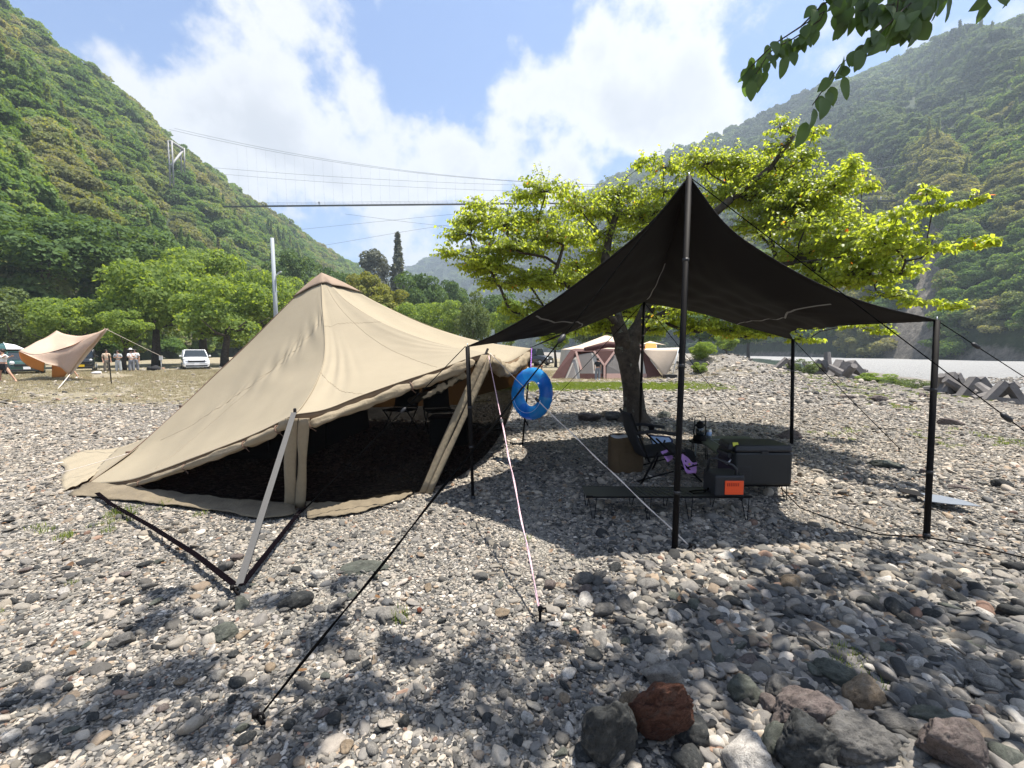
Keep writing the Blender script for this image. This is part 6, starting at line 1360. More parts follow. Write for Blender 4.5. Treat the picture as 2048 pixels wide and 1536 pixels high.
for px, py, lab in ((638, 402, 'tiny figure walking on the bridge in front of the white cloud'), (1738, 391, 'tiny dark figure on the bridge before the right mountain'), (1762, 391, 'tiny pale figure on the bridge before the right mountain')):
    p = P(px, py, YB); p.z = dz_(p.x)+.15; mb = MB(); mb.tube([p, p+Vector((.05, 0, .8)), p+Vector((0, 0, .85)), p+Vector((0, 0, 1.4)), p+Vector((0, 0, 1.5))], [.16, .18, .26, .24, .09], 8); mb.tube([p+Vector((0, 0, 1.5)), p+Vector((0, 0, 1.6)), p+Vector((0, 0, 1.75))], [.08, .13, .06], 8); mb.tube([p+Vector((.25, 0, 1.35)), p+Vector((.34, .0, .85))], .06, 6); mb.tube([p+Vector((-.25, 0, 1.35)), p+Vector((-.34, .0, .85))], .06, 6)
    o = mb.build('person', M['white_cloth' if px == 1762 else 'grey_cloth']); setp(o, lab, 'person', 'people on the bridge')
# tower: two posts, crossbeam with holes, diagonal brace
tw = empty('bridge_tower', (P(340, 355, 174).x, 174, 66), 'pale steel bridge tower rising from the forest on the left hillside', 'tower')
A0, A1 = P(344, 372, 172), P(340, 281, 172); B0, B1 = P(366, 345, 184), P(365, 296, 184)
for a, b in ((A0, A1), (B0, B1)):
    for o_ in (-.65, .65):
        mb = MB(); mb.tube([a+Vector((o_, 0, 0)), b+Vector((o_, 0, 0))], .27, 6); mb.build('post', M['bridge_pale'], tw)
mb = MB(); mb.tube([A1+Vector((0, 0, -.3)), B1+Vector((0, 0, -.3))], .55, 6); mb.build('crossbeam', M['bridge_pale'], tw)
mb = MB(); mb.tube([A0.lerp(A1, .45), B1+Vector((0, 0, -1.0))], .4, 6); mb.build('diagonal_brace', M['bridge_pale'], tw)
for k in range(6): mb = MB(); c_ = A0.lerp(A1, (k+.5)/6); mb.box(c_, (1.3, .2, .2)); mb.build('rung', M['bridge_pale'], tw)
tw2 = empty('bridge_tower', (P(1339, 380, 300).x, 300, 60), 'thin far post seen just left of the tarp peak against the mountain', 'tower')
mb = MB(); mb.tube([P(1339, 440, 300), P(1339, 364, 300)], .7, 6); mb.build('post', M['bridge'], tw2)
# utility pole
up = empty('utility_pole', (P(556, 690, 42).x, 42, 0), 'grey utility pole rising behind the left slope of the tent', 'pole')
b_ = P(556, 690, 42); t_ = P(546, 476, 42); b_.z = 0; b_.x = P(555, 690, 42).x; t_.x = b_.x-.12
mb = MB(); mb.tube([b_, t_], [.22, .15], 12); mb.build('shaft', M['pole_grey'], up)
mb = MB(); mb.tube([t_-Vector((.5, 0, .7)), t_-Vector((-.05, 0, .55))], .03, 6); mb.build('bracket', M['galv'], up)
mb = MB(); c_ = t_.lerp(b_, .3); mb.tube([c_, c_+Vector((.45, 0, .35))], .05, 6); mb.box(c_+Vector((.5, 0, .42)), (.4, .16, .10), M=Matrix.Rotation(R(-30), 3, 'Y')); mb.build('lamp_arm', M['galv'], up)
for z_ in (3, 4, 5, 6, 7, 8): mb = MB(); mb.tube([Vector((b_.x-.28, 42, z_)), Vector((b_.x+.28, 42, z_))], .015, 4); mb.build('step_bolt', M['galv'], up)

# ------------------------------------------------------------------ cars
def car(x, y, rz, Lc, Wc, Hc, paint, label, style='suv', plate='plate_white', hood=0.30, belt=0.60, grille='black_plastic', lampr=None):
    c_ = empty('parked_car', (0, 0, 0), label, 'car', 'cars parked at the camp')
    # nose points to -Y
    hw = Wc/2; secs = []
    prof = [(-Lc/2, .22, .52*Hc*.62, .86), (-Lc/2+.12, .20, belt*Hc*.86, .97), (-Lc/2+.45, .20, belt*Hc*.93, 1.0), (-Lc/2+Lc*hood, .20, belt*Hc, 1.0), (0, .20, belt*Hc*1.02, 1.0), (Lc/2-.3, .20, belt*Hc*1.04, 1.0), (Lc/2, .25, belt*Hc*.95, .93)]
    V_ = []; n = 12
    for (yy, zb, zt, wf) in prof:
        w = hw*wf; ringp = [(-w*.92, zb), (-w, zb+.12), (-w, zb+(zt-zb)*.55), (-w*.97, zt-.07), (-w*.88, zt-.01), (-w*.5, zt+.015), (0, zt+.02), (w*.5, zt+.015), (w*.88, zt-.01), (w*.97, zt-.07), (w, zb+(zt-zb)*.55), (w, zb+.12), (w*.92, zb)]
        V_ += [Vector((a, yy, b)) for a, b in ringp]
    k = 13; f_ = [(i*k+j, i*k+(j+1) % k, (i+1)*k+(j+1) % k, (i+1)*k+j) for i in range(len(prof)-1) for j in range(k)]+[tuple(range(k)), tuple((len(prof)-1)*k+j for j in range(k))[::-1]]
    mb = MB(); mb.add(V_, f_, True); mb.build('body', paint, c_, bevel=.02)
    # cabin: glass block with painted roof and pillars
    z0, z1 = belt*Hc*.99, Hc-.05; yf0, yf1, yr0, yr1 = (-Lc/2+Lc*hood-.02, -Lc/2+Lc*(hood+(.13 if style != 'box' else .03)), Lc/2-.12, Lc/2-.3)
    q = [(-hw*.93, yf0, z0), (hw*.93, yf0, z0), (hw*.95, yr0, z0), (-hw*.95, yr0, z0), (-hw*.76, yf1, z1), (hw*.76, yf1, z1), (hw*.78, yr1, z1), (-hw*.78, yr1, z1)]; q = [Vector(v) for v in q]
    mb = MB(); mb.add([v*1.0 for v in q], [(0, 3, 2, 1), (4, 5, 6, 7), (0, 1, 5, 4), (1, 2, 6, 5), (2, 3, 7, 6), (3, 0, 4, 7)]); mb.build('windows', M['glass_dark'], c_)
    mb = MB(); mb.slab([q[4]+Vector((-.03, -.03, .05)), q[5]+Vector((.03, -.03, .05)), q[6]+Vector((.03, .05, .05)), q[7]+Vector((-.03, .05, .05))], .07); mb.build('roof', paint, c_, bevel=.03)
    for a, b in ((0, 4), (1, 5), (2, 6), (3, 7)):
        mb = MB(); mb.tube([q[a], q[b]], .045, 6); mb.build('pillar', paint, c_)
    for sx in (-1, 1):
        mb = MB(); m0 = (q[0 if sx < 0 else 1]+q[3 if sx < 0 else 2])/2; m1 = (q[4 if sx < 0 else 5]+q[7 if sx < 0 else 6])/2; mb.tube([m0, m1], .05, 6); mb.build('pillar', paint, c_)
        mb = MB(); mb.box((sx*(hw+.09), yf0+.25, z0+.08), (.16, .10, .13)); mb.build('wing_mirror', paint, c_, bevel=.03)
        lz = belt*Hc*.80
        mb = MB()
        if lampr: mb.lathe((sx*hw*.72, -Lc/2+.03, lz), [(lampr, -.05), (lampr*1.0, -.02), (lampr*.6, .0)][::-1], 16, 'y')
        else: mb.add([Vector((sx*hw*.55, -Lc/2-.01, lz-.03)), Vector((sx*hw*.93, -Lc/2+.12, lz+.05)), Vector((sx*hw*.95, -Lc/2+.16, lz-.02)), Vector((sx*hw*.75, -Lc/2+.01, lz-.12))]+[Vector((sx*hw*.55, -Lc/2+.15, lz-.03)), Vector((sx*hw*.90, -Lc/2+.3, lz+.05)), Vector((sx*hw*.9, -Lc/2+.3, lz-.02)), Vector((sx*hw*.75, -Lc/2+.2, lz-.12))], [(0, 1, 2, 3), (4, 7, 6, 5), (0, 4, 5, 1), (1, 5, 6, 2), (2, 6, 7, 3), (3, 7, 4, 0)])
        mb.build('headlight', M['lamp'], c_)
        for yy in (-Lc/2+.75, Lc/2-.75):
            w_ = MB(); w_.lathe((sx*(hw-.10), yy, .32), [(.19, -.11), (.30, -.10), (.32, -.06), (.32, .06), (.30, .10), (.19, .11)], 20, 'x'); wo_ = w_.build('wheel', M['tyre'], c_)
            w_ = MB(); w_.lathe((sx*(hw-.10)+sx*.10, yy, .32), [(.19, -.02), (.18, .02), (.05, .03)], 14, 'x'); w_.build('rim', M['galv'], wo_)
    mb = MB(); mb.box((0, -Lc/2+.02, belt*Hc*.66), (Wc*.62, .08, .13)); mb.build('grille', M[grille], c_, bevel=.02)
    mb = MB(); mb.box((0, -Lc/2+.02, .30), (Wc*.80, .10, .12)); mb.build('lower_grille', M['black_plastic'], c_, bevel=.02)
    mb = MB(); mb.box((0, -Lc/2-.04, .43), (.33, .02, .165)); mb.build('number_plate', M[plate], c_)
    mb = MB(); mb.box((0, yf0+.02, z0+.02), (Wc*.6, .03, .02)); mb.build('wiper', M['black_plastic'], c_)
    c_.location = (x, y, float(gz(x, y))); c_.rotation_euler = (0, 0, rz); return c_
wc = P(391, 742, 37.2); car(wc.x, 37.2, R(38), 4.2, 1.78, 1.58, M['car_white'], 'white compact SUV facing the camera beside the tent slope', hood=.27, belt=.63)
kc = P(168, 746, 35.4); car(kc.x, 35.4, R(40), 3.4, 1.48, 1.72, M['car_black'], 'black boxy small off-roader with a yellow number plate', 'box', 'plate_yellow', hood=.30, belt=.62, lampr=.09)
gc_ = P(48, 755, 30.0); car(gc_.x, 30.0, R(52), 3.9, 1.75, 1.48, M['car_green'], 'dark green small car with round headlights behind the tan tarp', hood=.30, belt=.64, lampr=.12)
dc = P(1062, 712, 46); car(dc.x, 46, R(60), 4.4, 1.8, 1.7, M['car_black'], 'dark car behind the blue swim ring near the far trees', 'box', hood=.26)
# green umbrella over the green car
ub = P(25, 705, 31.5); um = empty('umbrella', (ub.x, 31.5, 0), 'green and white striped parasol over the green car at the left edge', 'umbrella')
for k in range(10):
    a0, a1 = k*math.pi/5, (k+1)*math.pi/5; tp = Vector((ub.x, 31.0, 2.05)); e = [tp+Vector((1.0*math.cos(a), 1.0*math.sin(a), -.42)) for a in (a0, a1)]; md_ = [tp+Vector((.55*math.cos(a), .55*math.sin(a), -.13)) for a in (a0, a1)]
    mb = MB(); mb.add([tp, md_[0], md_[1], e[0], e[1]], [(0, 1, 2), (1, 3, 4, 2)], True); mb.build('canopy_panel', M['car_green'] if k % 3 else M['white_cloth'], um)
mb = MB(); mb.tube([Vector((ub.x, 31.0, 0)), Vector((ub.x, 31.0, 2.1))], .02, 6); mb.build('pole', M['galv'], um)

# ------------------------------------------------------------------ people
def skin_obj(name, nodes, edges, mat, parent, sub=2):
    me = bpy.data.meshes.new(name); me.from_pydata([n[0] for n in nodes], edges, []); o = bpy.data.objects.new(name, me); link(o); me.materials.append(mat)
    sl_ = me.skin_vertices if len(me.skin_vertices) else None
    bpy.context.view_layer.objects.active = o
    sm = o.modifiers.new('skin', 'SKIN'); 
    sv = me.skin_vertices[0].data
    for i, n in enumerate(nodes):
        r = n[1]; sv[i].radius = (r, r) if not isinstance(r, tuple) else r
    sv[0].use_root = True
    ss_ = o.modifiers.new('smooth', 'SUBSURF'); ss_.levels = sub; ss_.render_levels = sub
    if parent is not None: o.parent = parent
    return o
def person(x, y, rz, h, label, top, bottom, hair='hair', arms='down', legs='stand', trousers='wide', group=None):
    """pelvis rooted body, clothes and hair as children; faces -Y"""
    rt = empty('person', (0, 0, 0), label, 'person', group); k = h/1.62
    def v(a, b, c): return (a*k, b*k, c*k)
    N_ = [(v(0, 0, .88), .12*k), (v(0, 0, 1.02), .105*k), (v(0, -.01, 1.2), .12*k), (v(0, 0, 1.33), .08*k), (v(0, 0, 1.38), .045*k), (v(0, -.01, 1.43), .05*k), (v(0, -.015, 1.50), .085*k), (v(0, -.01, 1.57), .065*k)]
    E_ = [(i, i+1) for i in range(7)]
    hands = []
    for s_ in (-1, 1):
        b0 = len(N_); sx = s_
        if legs == 'stand': L3 = [v(s_*.09, 0, .80), v(s_*.10, -.01, .47), v(s_*.11, .02, .09), v(s_*.12, -.10, .03)]
        else: L3 = [v(s_*.10, 0, .80), v(s_*.10-(.12 if s_ < 0 else -.2), -.03*s_, .47), v(s_*.10-(.16 if s_ < 0 else -.38), .05, .09), v(s_*.10-(.04 if s_ < 0 else -.5), -.02, .03)]
        for p, r in zip(L3, (.085, .055, .038, .035)): N_.append((p, r*k))
        E_ += [(0, b0), (b0, b0+1), (b0+1, b0+2), (b0+2, b0+3)]
        b1 = len(N_)
        if arms == 'down': A3 = [v(s_*.17, 0, 1.29), v(s_*.23, .02, 1.04), v(s_*.22, -.05, .82), v(s_*.22, -.07, .76)]
        elif arms == 'fold': A3 = [v(s_*.17, 0, 1.29), v(s_*.24, -.02, 1.06), v(s_*.08, -.18, 1.08), v(s_*.03, -.20, 1.10)]
        else: A3 = [v(.15 if s_ > 0 else -.15, -.02, 1.28), v(.38 if s_ > 0 else .10, -.14, 1.20), v(.62 if s_ > 0 else .30, -.2, 1.25), v(.70 if s_ > 0 else .37, -.21, 1.27)]
        for p, r in zip(A3, (.05, .038, .027, .03)): N_.append((p, r*k))
        E_ += [(3, b1), (b1, b1+1), (b1+1, b1+2), (b1+2, b1+3)]
        wr, hd = Vector(A3[2]), Vector(A3[3]); d = (hd-wr).normalized(); sd = d.cross(Vector((0, 1, .2))).normalized()
        for f__, (o_, L_) in enumerate(((-.030, .065), (-.012, .075), (.010, .07), (.028, .055))):
            b2 = len(N_); N_.append((tuple(hd+sd*o_*k+d*.03*k), .009*k)); N_.append((tuple(hd+sd*o_*k+d*(.03+L_*.5)*k), .0085*k)); N_.append((tuple(hd+sd*o_*1.05*k+d*(.03+L_)*k+Vector((0, -.012, 0))), .0075*k)); E_ += [(b1+3, b2), (b2, b2+1), (b2+1, b2+2)]
        b2 = len(N_); N_.append((tuple(wr.lerp(hd, .6)+sd*.035*k), .010*k)); N_.append((tuple(hd+sd*.055*k+d*.03*k), .009*k)); E_ += [(b1+3, b2), (b2, b2+1)]
    skin_obj('body', N_, E_, M['skin'], rt, 1)
    # face and hair
    hc_ = Vector(v(0, -.015, 1.50))
    for s_ in (-1, 1): mb = MB(); mb.lathe(hc_+Vector((s_*.032*k, -.078*k, .01)), [(.004, -.004), (.010, 0), (.004, .004)], 8, 'y'); mb.build('eye', M['hair'], None).parent = rt
    mb = MB(); mb.tube([hc_+Vector((0, -.085*k, .01)), hc_+Vector((0, -.10*k, -.025*k)), hc_+Vector((0, -.085*k, -.03*k))], [.008*k, .013*k, .008*k], 6); mb.build('nose', M['skin'], None).parent = rt
    mb = MB(); mb.tube([hc_+Vector((-.022*k, -.078*k, -.055*k)), hc_+Vector((.022*k, -.078*k, -.055*k))], .005*k, 5); mb.build('mouth', M['lilac'], None).parent = rt
    hv, hf = ico(2); pv_ = hv*np.array([.098, .105, .11])*k+np.array(hc_)+np.array([0, .022, .03])*k; keepf = [f for f in hf if not all(pv_[q][1] < hc_.y-.035*k and pv_[q][2] < hc_.z+.05*k for q in f)]
    me = np_mesh('hair', pv_, np.array(keepf), True); ho = obj_from(me, 'hair', M[hair]); ho.parent = rt
    # shirt
    S_ = [(v(0, 0, .90), (.165*k, .13*k)), (v(0, 0, 1.08), (.15*k, .12*k)), (v(0, -.005, 1.24), (.165*k, .125*k)), (v(0, 0, 1.34), (.09*k, .08*k))]; E2 = [(0, 1), (1, 2), (2, 3)]
    for s_ in (-1, 1):
        b1 = len(S_)
        if arms == 'down': A3 = [v(s_*.18, 0, 1.29), v(s_*.235, .01, 1.10)]
        elif arms == 'fold': A3 = [v(s_*.18, 0, 1.29), v(s_*.24, -.02, 1.10)]
        else: A3 = [v(.15 if s_ > 0 else -.15, -.02, 1.28), v(.34 if s_ > 0 else .06, -.12, 1.21), v(.50 if s_ > 0 else .2, -.17, 1.22)]
        for p, r in zip(A3, (.072, .062, .05)): S_.append((p, r*k))
        E2 += [(2, b1)]+[(b1+i, b1+i+1) for i in range(len(A3)-1)]
    skin_obj('shirt', S_, E2, M[top], rt, 1)
    # trousers or shorts
    T_ = [(v(0, 0, .97), (.14*k, .115*k)), (v(0, 0, .86), (.155*k, .13*k))]; E3 = [(0, 1)]
    for s_ in (-1, 1):
        b1 = len(T_)
        if trousers == 'wide': L3 = [(v(s_*.09, 0, .74), .105), (v(s_*.11, 0, .42), .095), (v(s_*.125, .01, .07), .105)]
        elif legs == 'stand': L3 = [(v(s_*.09, 0, .74), .10), (v(s_*.10, 0, .55), .09)]
        else: L3 = [(v(s_*.10, 0, .76), .11), (v(s_*.10-(.07 if s_ < 0 else -.1), 0, .56), .11)]
        for p, r in L3: T_.append((p, r*k))
        E3 += [(1, b1)]+[(b1+i, b1+i+1) for i in range(len(L3)-1)]
    skin_obj('trousers' if trousers == 'wide' else 'shorts', T_, E3, M[bottom], rt, 1)
    if trousers != 'wide' or True:
        for s_ in (-1, 1):
            fx = .12*s_ if legs == 'stand' else (s_*.10-(.12 if s_ < 0 else -.42))
            mb = MB(); mb.box((fx*k, -.04, .035), (.09, .24, .07), taper=(.85, .8)); so_ = mb.build('shoe', M['white_cloth'] if top != 'white_cloth' else M['brown_cloth'], None, bevel=.02); so_.parent = rt
    rt.location = (x, y, float(gz(x, y))); rt.rotation_euler = (0, 0, rz); return rt
gp_ = 'young women standing by the small tree'
w1_ = P(215, 748, 31.8); person(w1_.x, 31.8, R(60), 1.60, 'woman in a pale top and brown wide trousers, leftmost by the tree', 'tent_cream', 'brown_cloth', arms='down', group=gp_)
w2_ = P(238, 748, 31.8); person(w2_.x, 31.8, R(20), 1.56, 'woman in pale grey wide trousers standing in front of the tree trunk', 'palegrey_cloth', 'palegrey_cloth', arms='fold', group=gp_)
w3_ = P(264, 747, 32.2); wh_ = person(w3_.x, 32.2, R(75), 1.60, 'woman in a white top and dark grey wide trousers right of the trunk', 'white_cloth', 'grey_cloth', arms='fold', group=gp_)
mb = MB(); mb.lathe((0, 0, 1.60), [(.17, 0), (.17, .012), (.09, .02), (.08, .08), (.03, .10)], 16); mb.build('sun_hat', M['white_cloth'], None).parent = wh_
w4_ = P(272, 746, 32.8); person(w4_.x, 32.8, R(30), 1.62, 'woman in white standing half hidden behind the rightmost friend', 'white_cloth', 'grey_cloth', arms='down', group=gp_)
m1_ = P(4, 770, 22.5); person(m1_.x+.15, 22.5, R(0), 1.66, 'man in white shirt and black shorts holding the tan tarp corner', 'white_cloth', 'black_cloth', arms='reach', legs='stride', trousers='short')
m2_ = P(143, 757, 25.4); person(m2_.x, 25.4, R(0), 1.2, 'person in shorts mostly hidden behind the tan tarp', 'tent_cream', 'black_cloth', arms='down', legs='stride', trousers='short')
# black bags, white board
bg2 = P(307, 742, 33.5); o = empty('bag', (bg2.x, 33.5, 0), 'black bags lying on the dry grass left of the white car', 'bag')
for dx, s_ in ((-.25, .28), (.15, .32), (.35, .2)):
    me = rock_mesh('pouch', 40+int(dx*10), 2, 9, (1.1, .8, .8), .02, 12, M['black_cloth']); q = bpy.data.objects.new('pouch', me); link(q); q.parent = o; q.location = (dx, 0, .17); q.scale = (s_,)*3
sb_ = P(322, 722, 36); mb = MB(); mb.box((sb_.x, 36, .95), (.28, .03, .35)); mb.tube([Vector((sb_.x, 36, 0)), Vector((sb_.x, 36, .8))], .02, 6); o = mb.build('notice_board', M['plate_white']); setp(o, 'small white notice board on a post between bags and white car', 'sign')
wb = P(193, 755, 29.5); me = rock_mesh('cloth_heap', 77, 2, 9, (1, .6, .4), .05, 10, M['white_cloth']); o = bpy.data.objects.new('cloth_heap', me); link(o); o.location = (wb.x, 29.5, .08); o.scale = (.3,)*3; setp(o, 'crumpled white cloth lying on the grass by the black off-roader', 'cloth')

# ------------------------------------------------------------------ tan tarp on the left, being pitched
def tz(px, py, Y_): return P(px, py, Y_)
tt_ = empty('tan_tarp', (P(120, 740, 24).x, 24, 0), 'tan tarp being pitched at the left with its orange underside showing', 'tarp')
pk_ = tz(113, 661, 26.5); rt_ = tz(212, 658, 22.5); lf = tz(38, 702, 23.0); lo = tz(140, 748, 22.6)
V_, f_ = coons([lf, tz(75, 709, 22.9), tz(140, 692, 22.7), tz(180, 672, 22.6), rt_], [pk_, tz(130, 668, 26.2), tz(160, 672, 25.6), tz(190, 666, 24), rt_+Vector((0, .15, 0))], [lf, tz(70, 687, 24.2), tz(90, 675, 25.6), pk_], [rt_, rt_+Vector((0, .15, 0))], 40, 24, lambda u, v, p: Vector((0, 0, .06*math.sin(u*16+v*5)*math.sin(math.pi*v)-.12*math.sin(math.pi*u)*math.sin(math.pi*v))))
cloth('top_panel', V_, f_, M['tarp_tan'], tt_, .01)
V_, f_ = coons([tz(95, 728, 22.5), tz(115, 733, 22.6), lo], [lf+Vector((0, -.03, 0)), tz(75, 710, 22.9), tz(140, 693, 22.7), tz(180, 673, 22.6), rt_+Vector((0, -.03, 0))], [tz(95, 728, 22.5), tz(65, 715, 22.7), lf+Vector((0, -.03, 0))], [lo, tz(165, 712, 22.5), tz(190, 683, 22.4), rt_+Vector((0, -.03, 0))], 30, 16, lambda u, v, p: Vector((0, -.05*math.sin(u*9), 0)))
cloth('front_panel', V_, f_, M['tarp_tan'], tt_, .01)
V_, f_ = coons([tz(44, 722, 23.6), tz(62, 735, 23.4), tz(87, 743, 23.2)], [lf, tz(60, 712, 23.2), tz(90, 724, 23.1)], [tz(44, 722, 23.6), tz(39, 712, 23.3), lf], [tz(87, 743, 23.2), tz(90, 724, 23.1)], 14, 8)
cloth('underside_panel', V_, f_, M['tent_orange'], tt_, .01)
V_, f_ = coons([tz(104, 755, 23.6), tz(128, 754, 23.4)], [tz(104, 728, 23.4), tz(138, 742, 22.9)], [tz(104, 755, 23.6), tz(104, 728, 23.4)], [tz(128, 754, 23.4), tz(138, 742, 22.9)], 10, 8)
cloth('hanging_panel', V_, f_, M['tent_orange'], tt_, .01)
mb = MB(); mb.sweepflat([rt_, lo], .16, Vector((1, 0, .6)), .01); mb.build('edge_webbing', M['tent_cream'], tt_)
guy([lo, Vector((*G(115, 780).xy, .03))], .018, 'rope_white', 'pale rope from the lower edge of the tan tarp to the ground', group='ropes of the tan tarp')
guy([rt_, P(330, 716, 30)], .012, 'rope_white', 'pale rope from the raised corner of the tan tarp going right', group='ropes of the tan tarp')
pb_ = G(223, 768); mb = MB(); mb.tube([Vector((*pb_.xy, 0)), Vector((pb_.x-.05, pb_.y, P(219, 711, pb_.y).z))], .022, 8); mb.tube([Vector((*pb_.xy, 0)), Vector((pb_.x, pb_.y, .05))], .035, 8); mb.tube([Vector((pb_.x-.05, pb_.y, P(219, 711, pb_.y).z)), Vector((pb_.x-.05, pb_.y, P(219, 708, pb_.y).z))], .01, 6)
setp(mb.build('tarp_pole', M['black_metal']), 'thin black pole standing alone in the dry grass right of the tan tarp', 'pole')

# ------------------------------------------------------------------ brown cabin tent and the shelters round it
bt_ = empty('cabin_tent', (P(1210, 758, 25).x, 25, 0), 'maroon and grey cabin tent with white zips behind the cherry trunk', 'tent')
def q3(px, py, Y_): p = P(px, py, Y_); return p
def panel(pts, mat, name, th=.02): mb = MB(); mb.slab([q3(*p) for p in pts], th); return mb.build(name, M[mat], bt_)
Yt = 24.6
panel([(1102, 757, Yt-.4), (1128, 759, Yt-.6), (1152, 703, Yt), (1142, 699, Yt+.6)], 'tent_brown', 'side_wing')
panel([(1126, 759, Yt-.5), (1160, 759, Yt-.5), (1156, 710, Yt), (1146, 716, Yt)], 'tent_white', 'door_frame')
panel([(1134, 757, Yt-.56), (1152, 757, Yt-.56), (1147, 726, Yt-.2)], 'tent_grey', 'door_mesh')
panel([(1160, 759, Yt-.45), (1205, 759, Yt-.45), (1205, 747, Yt-.36), (1160, 747, Yt-.36)], 'tent_brown', 'skirt')
panel([(1160, 747, Yt-.36), (1187, 747, Yt-.36), (1183, 705, Yt), (1157, 709, Yt)], 'tent_grey', 'window_panel')
panel([(1187, 747, Yt-.36), (1196, 747, Yt-.36), (1194, 708, Yt), (1183, 705, Yt)], 'tent_white', 'window_curtain')
panel([(1196, 747, Yt-.36), (1205, 747, Yt-.36), (1204, 727, Yt-.2), (1194, 708, Yt)], 'tent_grey', 'window_panel')
panel([(1188, 703, Yt), (1229, 703, Yt), (1209, 730, Yt-.25)], 'tent_brown', 'gable')
panel([(1213, 747, Yt-.36), (1246, 747, Yt-.36), (1240, 706, Yt), (1228, 708, Yt), (1213, 730, Yt-.25)], 'tent_grey', 'window_panel')
panel([(1213, 759, Yt-.45), (1320, 760, Yt-.45), (1320, 747, Yt-.36), (1213, 747, Yt-.36)], 'tent_pink', 'skirt')
for a, b in (((1188, 702, Yt-.03), (1209, 731, Yt-.3)), ((1230, 702, Yt-.03), (1209, 731, Yt-.3)), ((1209, 731, Yt-.3), (1209, 759, Yt-.5)), ((1152, 703, Yt-.05), (1163, 740, Yt-.45)), ((1258, 735, Yt-.3), (1275, 712, Yt)), ((1258, 735, Yt-.3), (1262, 759, Yt-.5))):
    mb = MB(); mb.sweepflat([q3(*a), q3(*b)], .11, Vector((1, 0, 0)), .03); mb.build('pole_sleeve', M['tent_pink'], bt_)
panel([(1262, 747, Yt-.36), (1292, 747, Yt-.36), (1284, 706, Yt), (1262, 712, Yt)], 'tent_white', 'window_curtain')
panel([(1288, 702, Yt), (1295, 759, Yt-.5), (1330, 760, Yt-.8), (1300, 720, Yt-.2)], 'tent_brown', 'side_wing')
# roof and far side give the tent its depth
rf = [q3(1142, 699, Yt+.6), q3(1152, 703, Yt), q3(1290, 701, Yt), q3(1295, 698, Yt+2.4), q3(1150, 697, Yt+2.4)]
mb = MB(); mb.slab(rf, .02); mb.build('roof', M['tent_brown'], bt_)
mb = MB(); mb.tube([q3(1170, 699, Yt+.6), q3(1215, 689, Yt+1.2), q3(1290, 694, Yt+.8)], [.12, .2, .1], 10); mb.build('ridge', M['tent_brown'], bt_)
mb = MB(); bk = [q3(1130, 756, Yt+2.4), q3(1310, 756, Yt+2.4), q3(1295, 698, Yt+2.4), q3(1150, 697, Yt+2.4)]; mb.slab(bk, .02); mb.build('back_wall', M['tent_brown'], bt_)
V_, f_ = coons([q3(1288, 703, Yt), q3(1310, 730, Yt-.7), q3(1329, 757, Yt-1.0)], [q3(1289, 700, Yt), q3(1325, 699, Yt-.5), q3(1358, 697, Yt-.9)], [q3(1288, 703, Yt), q3(1289, 700, Yt)], [q3(1329, 757, Yt-1.0), q3(1345, 728, Yt-1.0), q3(1358, 697, Yt-.9)], 14, 10)
cloth('awning', V_, f_, M['tent_cream'], bt_, .01)
mb = MB(); mb.slab([q3(1288, 701, Yt), q3(1358, 698, Yt-.9), q3(1358, 695, Yt+1.0), q3(1292, 697, Yt+1.2)], .02); mb.build('awning_top', M['tent_white'], bt_)
for a, b in (((1357, 697, Yt-.9), (1343, 760, Yt-1.2)), ((1360, 697, Yt+1.0), (1356, 752, Yt+1.0))): mb = MB(); mb.tube([q3(*a), q3(*b)], .02, 6); mb.build('awning_pole', M['galv'], bt_)
# white tipi-like tent behind
wt = empty('white_tent', (P(1215, 740, 34).x, 34, 0), 'large cream tent with pointed top rising behind the maroon cabin tent', 'tent')
ap = P(1212, 668, 34); basep = [(-3.2, -1.5), (-1.2, -2.8), (1.8, -2.8), (4.0, -1.2), (4.0, 1.6), (1.5, 3), (-1.5, 3), (-3.2, 1.5)]
for k in range(8):
    a, b = basep[k], basep[(k+1) % 8]; ea, eb = Vector((ap.x+a[0], 34+a[1], 1.62)), Vector((ap.x+b[0], 34+b[1], 1.62)); ga, gb = Vector((ap.x+a[0]*1.05, 34+a[1]*1.05, 0)), Vector((ap.x+b[0]*1.05, 34+b[1]*1.05, 0))
    mb = MB(); mb.add([Vector((ap.x, 34, 2.7)), ea.lerp(Vector((ap.x, 34, 2.62)), .4)-Vector((0, 0, .08)), eb.lerp(Vector((ap.x, 34, 2.62)), .4)-Vector((0, 0, .08)), ea, eb], [(0, 1, 2), (1, 3, 4, 2)]); mb.build('roof_panel', M['tent_cream'], wt)
    mb = MB(); mb.add([ea, eb, gb, ga], [(0, 1, 2, 3)]); mb.build('wall_panel', M['tent_white'], wt)
mb = MB(); mb.tube([Vector((ap.x, 34, 2.5)), Vector((ap.x, 34, 2.72))], [.3, .03], 10); mb.build('peak_cap', M['tent_brown'], wt)
ot = empty('orange_tent', (P(1306, 740, 30).x, 30, 0), 'orange tarp with cream top between cabin tent roof and awning', 'tarp')
mb = MB(); mb.slab([q3(1288, 699, 29), q3(1314, 699, 29), q3(1312, 687, 30), q3(1292, 686, 30)], .02); mb.build('orange_side', M['tent_orange'], ot)
mb = MB(); mb.slab([q3(1284, 688, 30), q3(1318, 688, 30), q3(1332, 690, 32.5), q3(1300, 682, 32.5)], .02); mb.build('cream_top', M['tent_cream'], ot)
for px in (1289, 1313): mb = MB(); p = q3(px, 690, 30); mb.tube([Vector((p.x, p.y, 0)), p], .025, 6); mb.build('pole', M['galv'], ot)
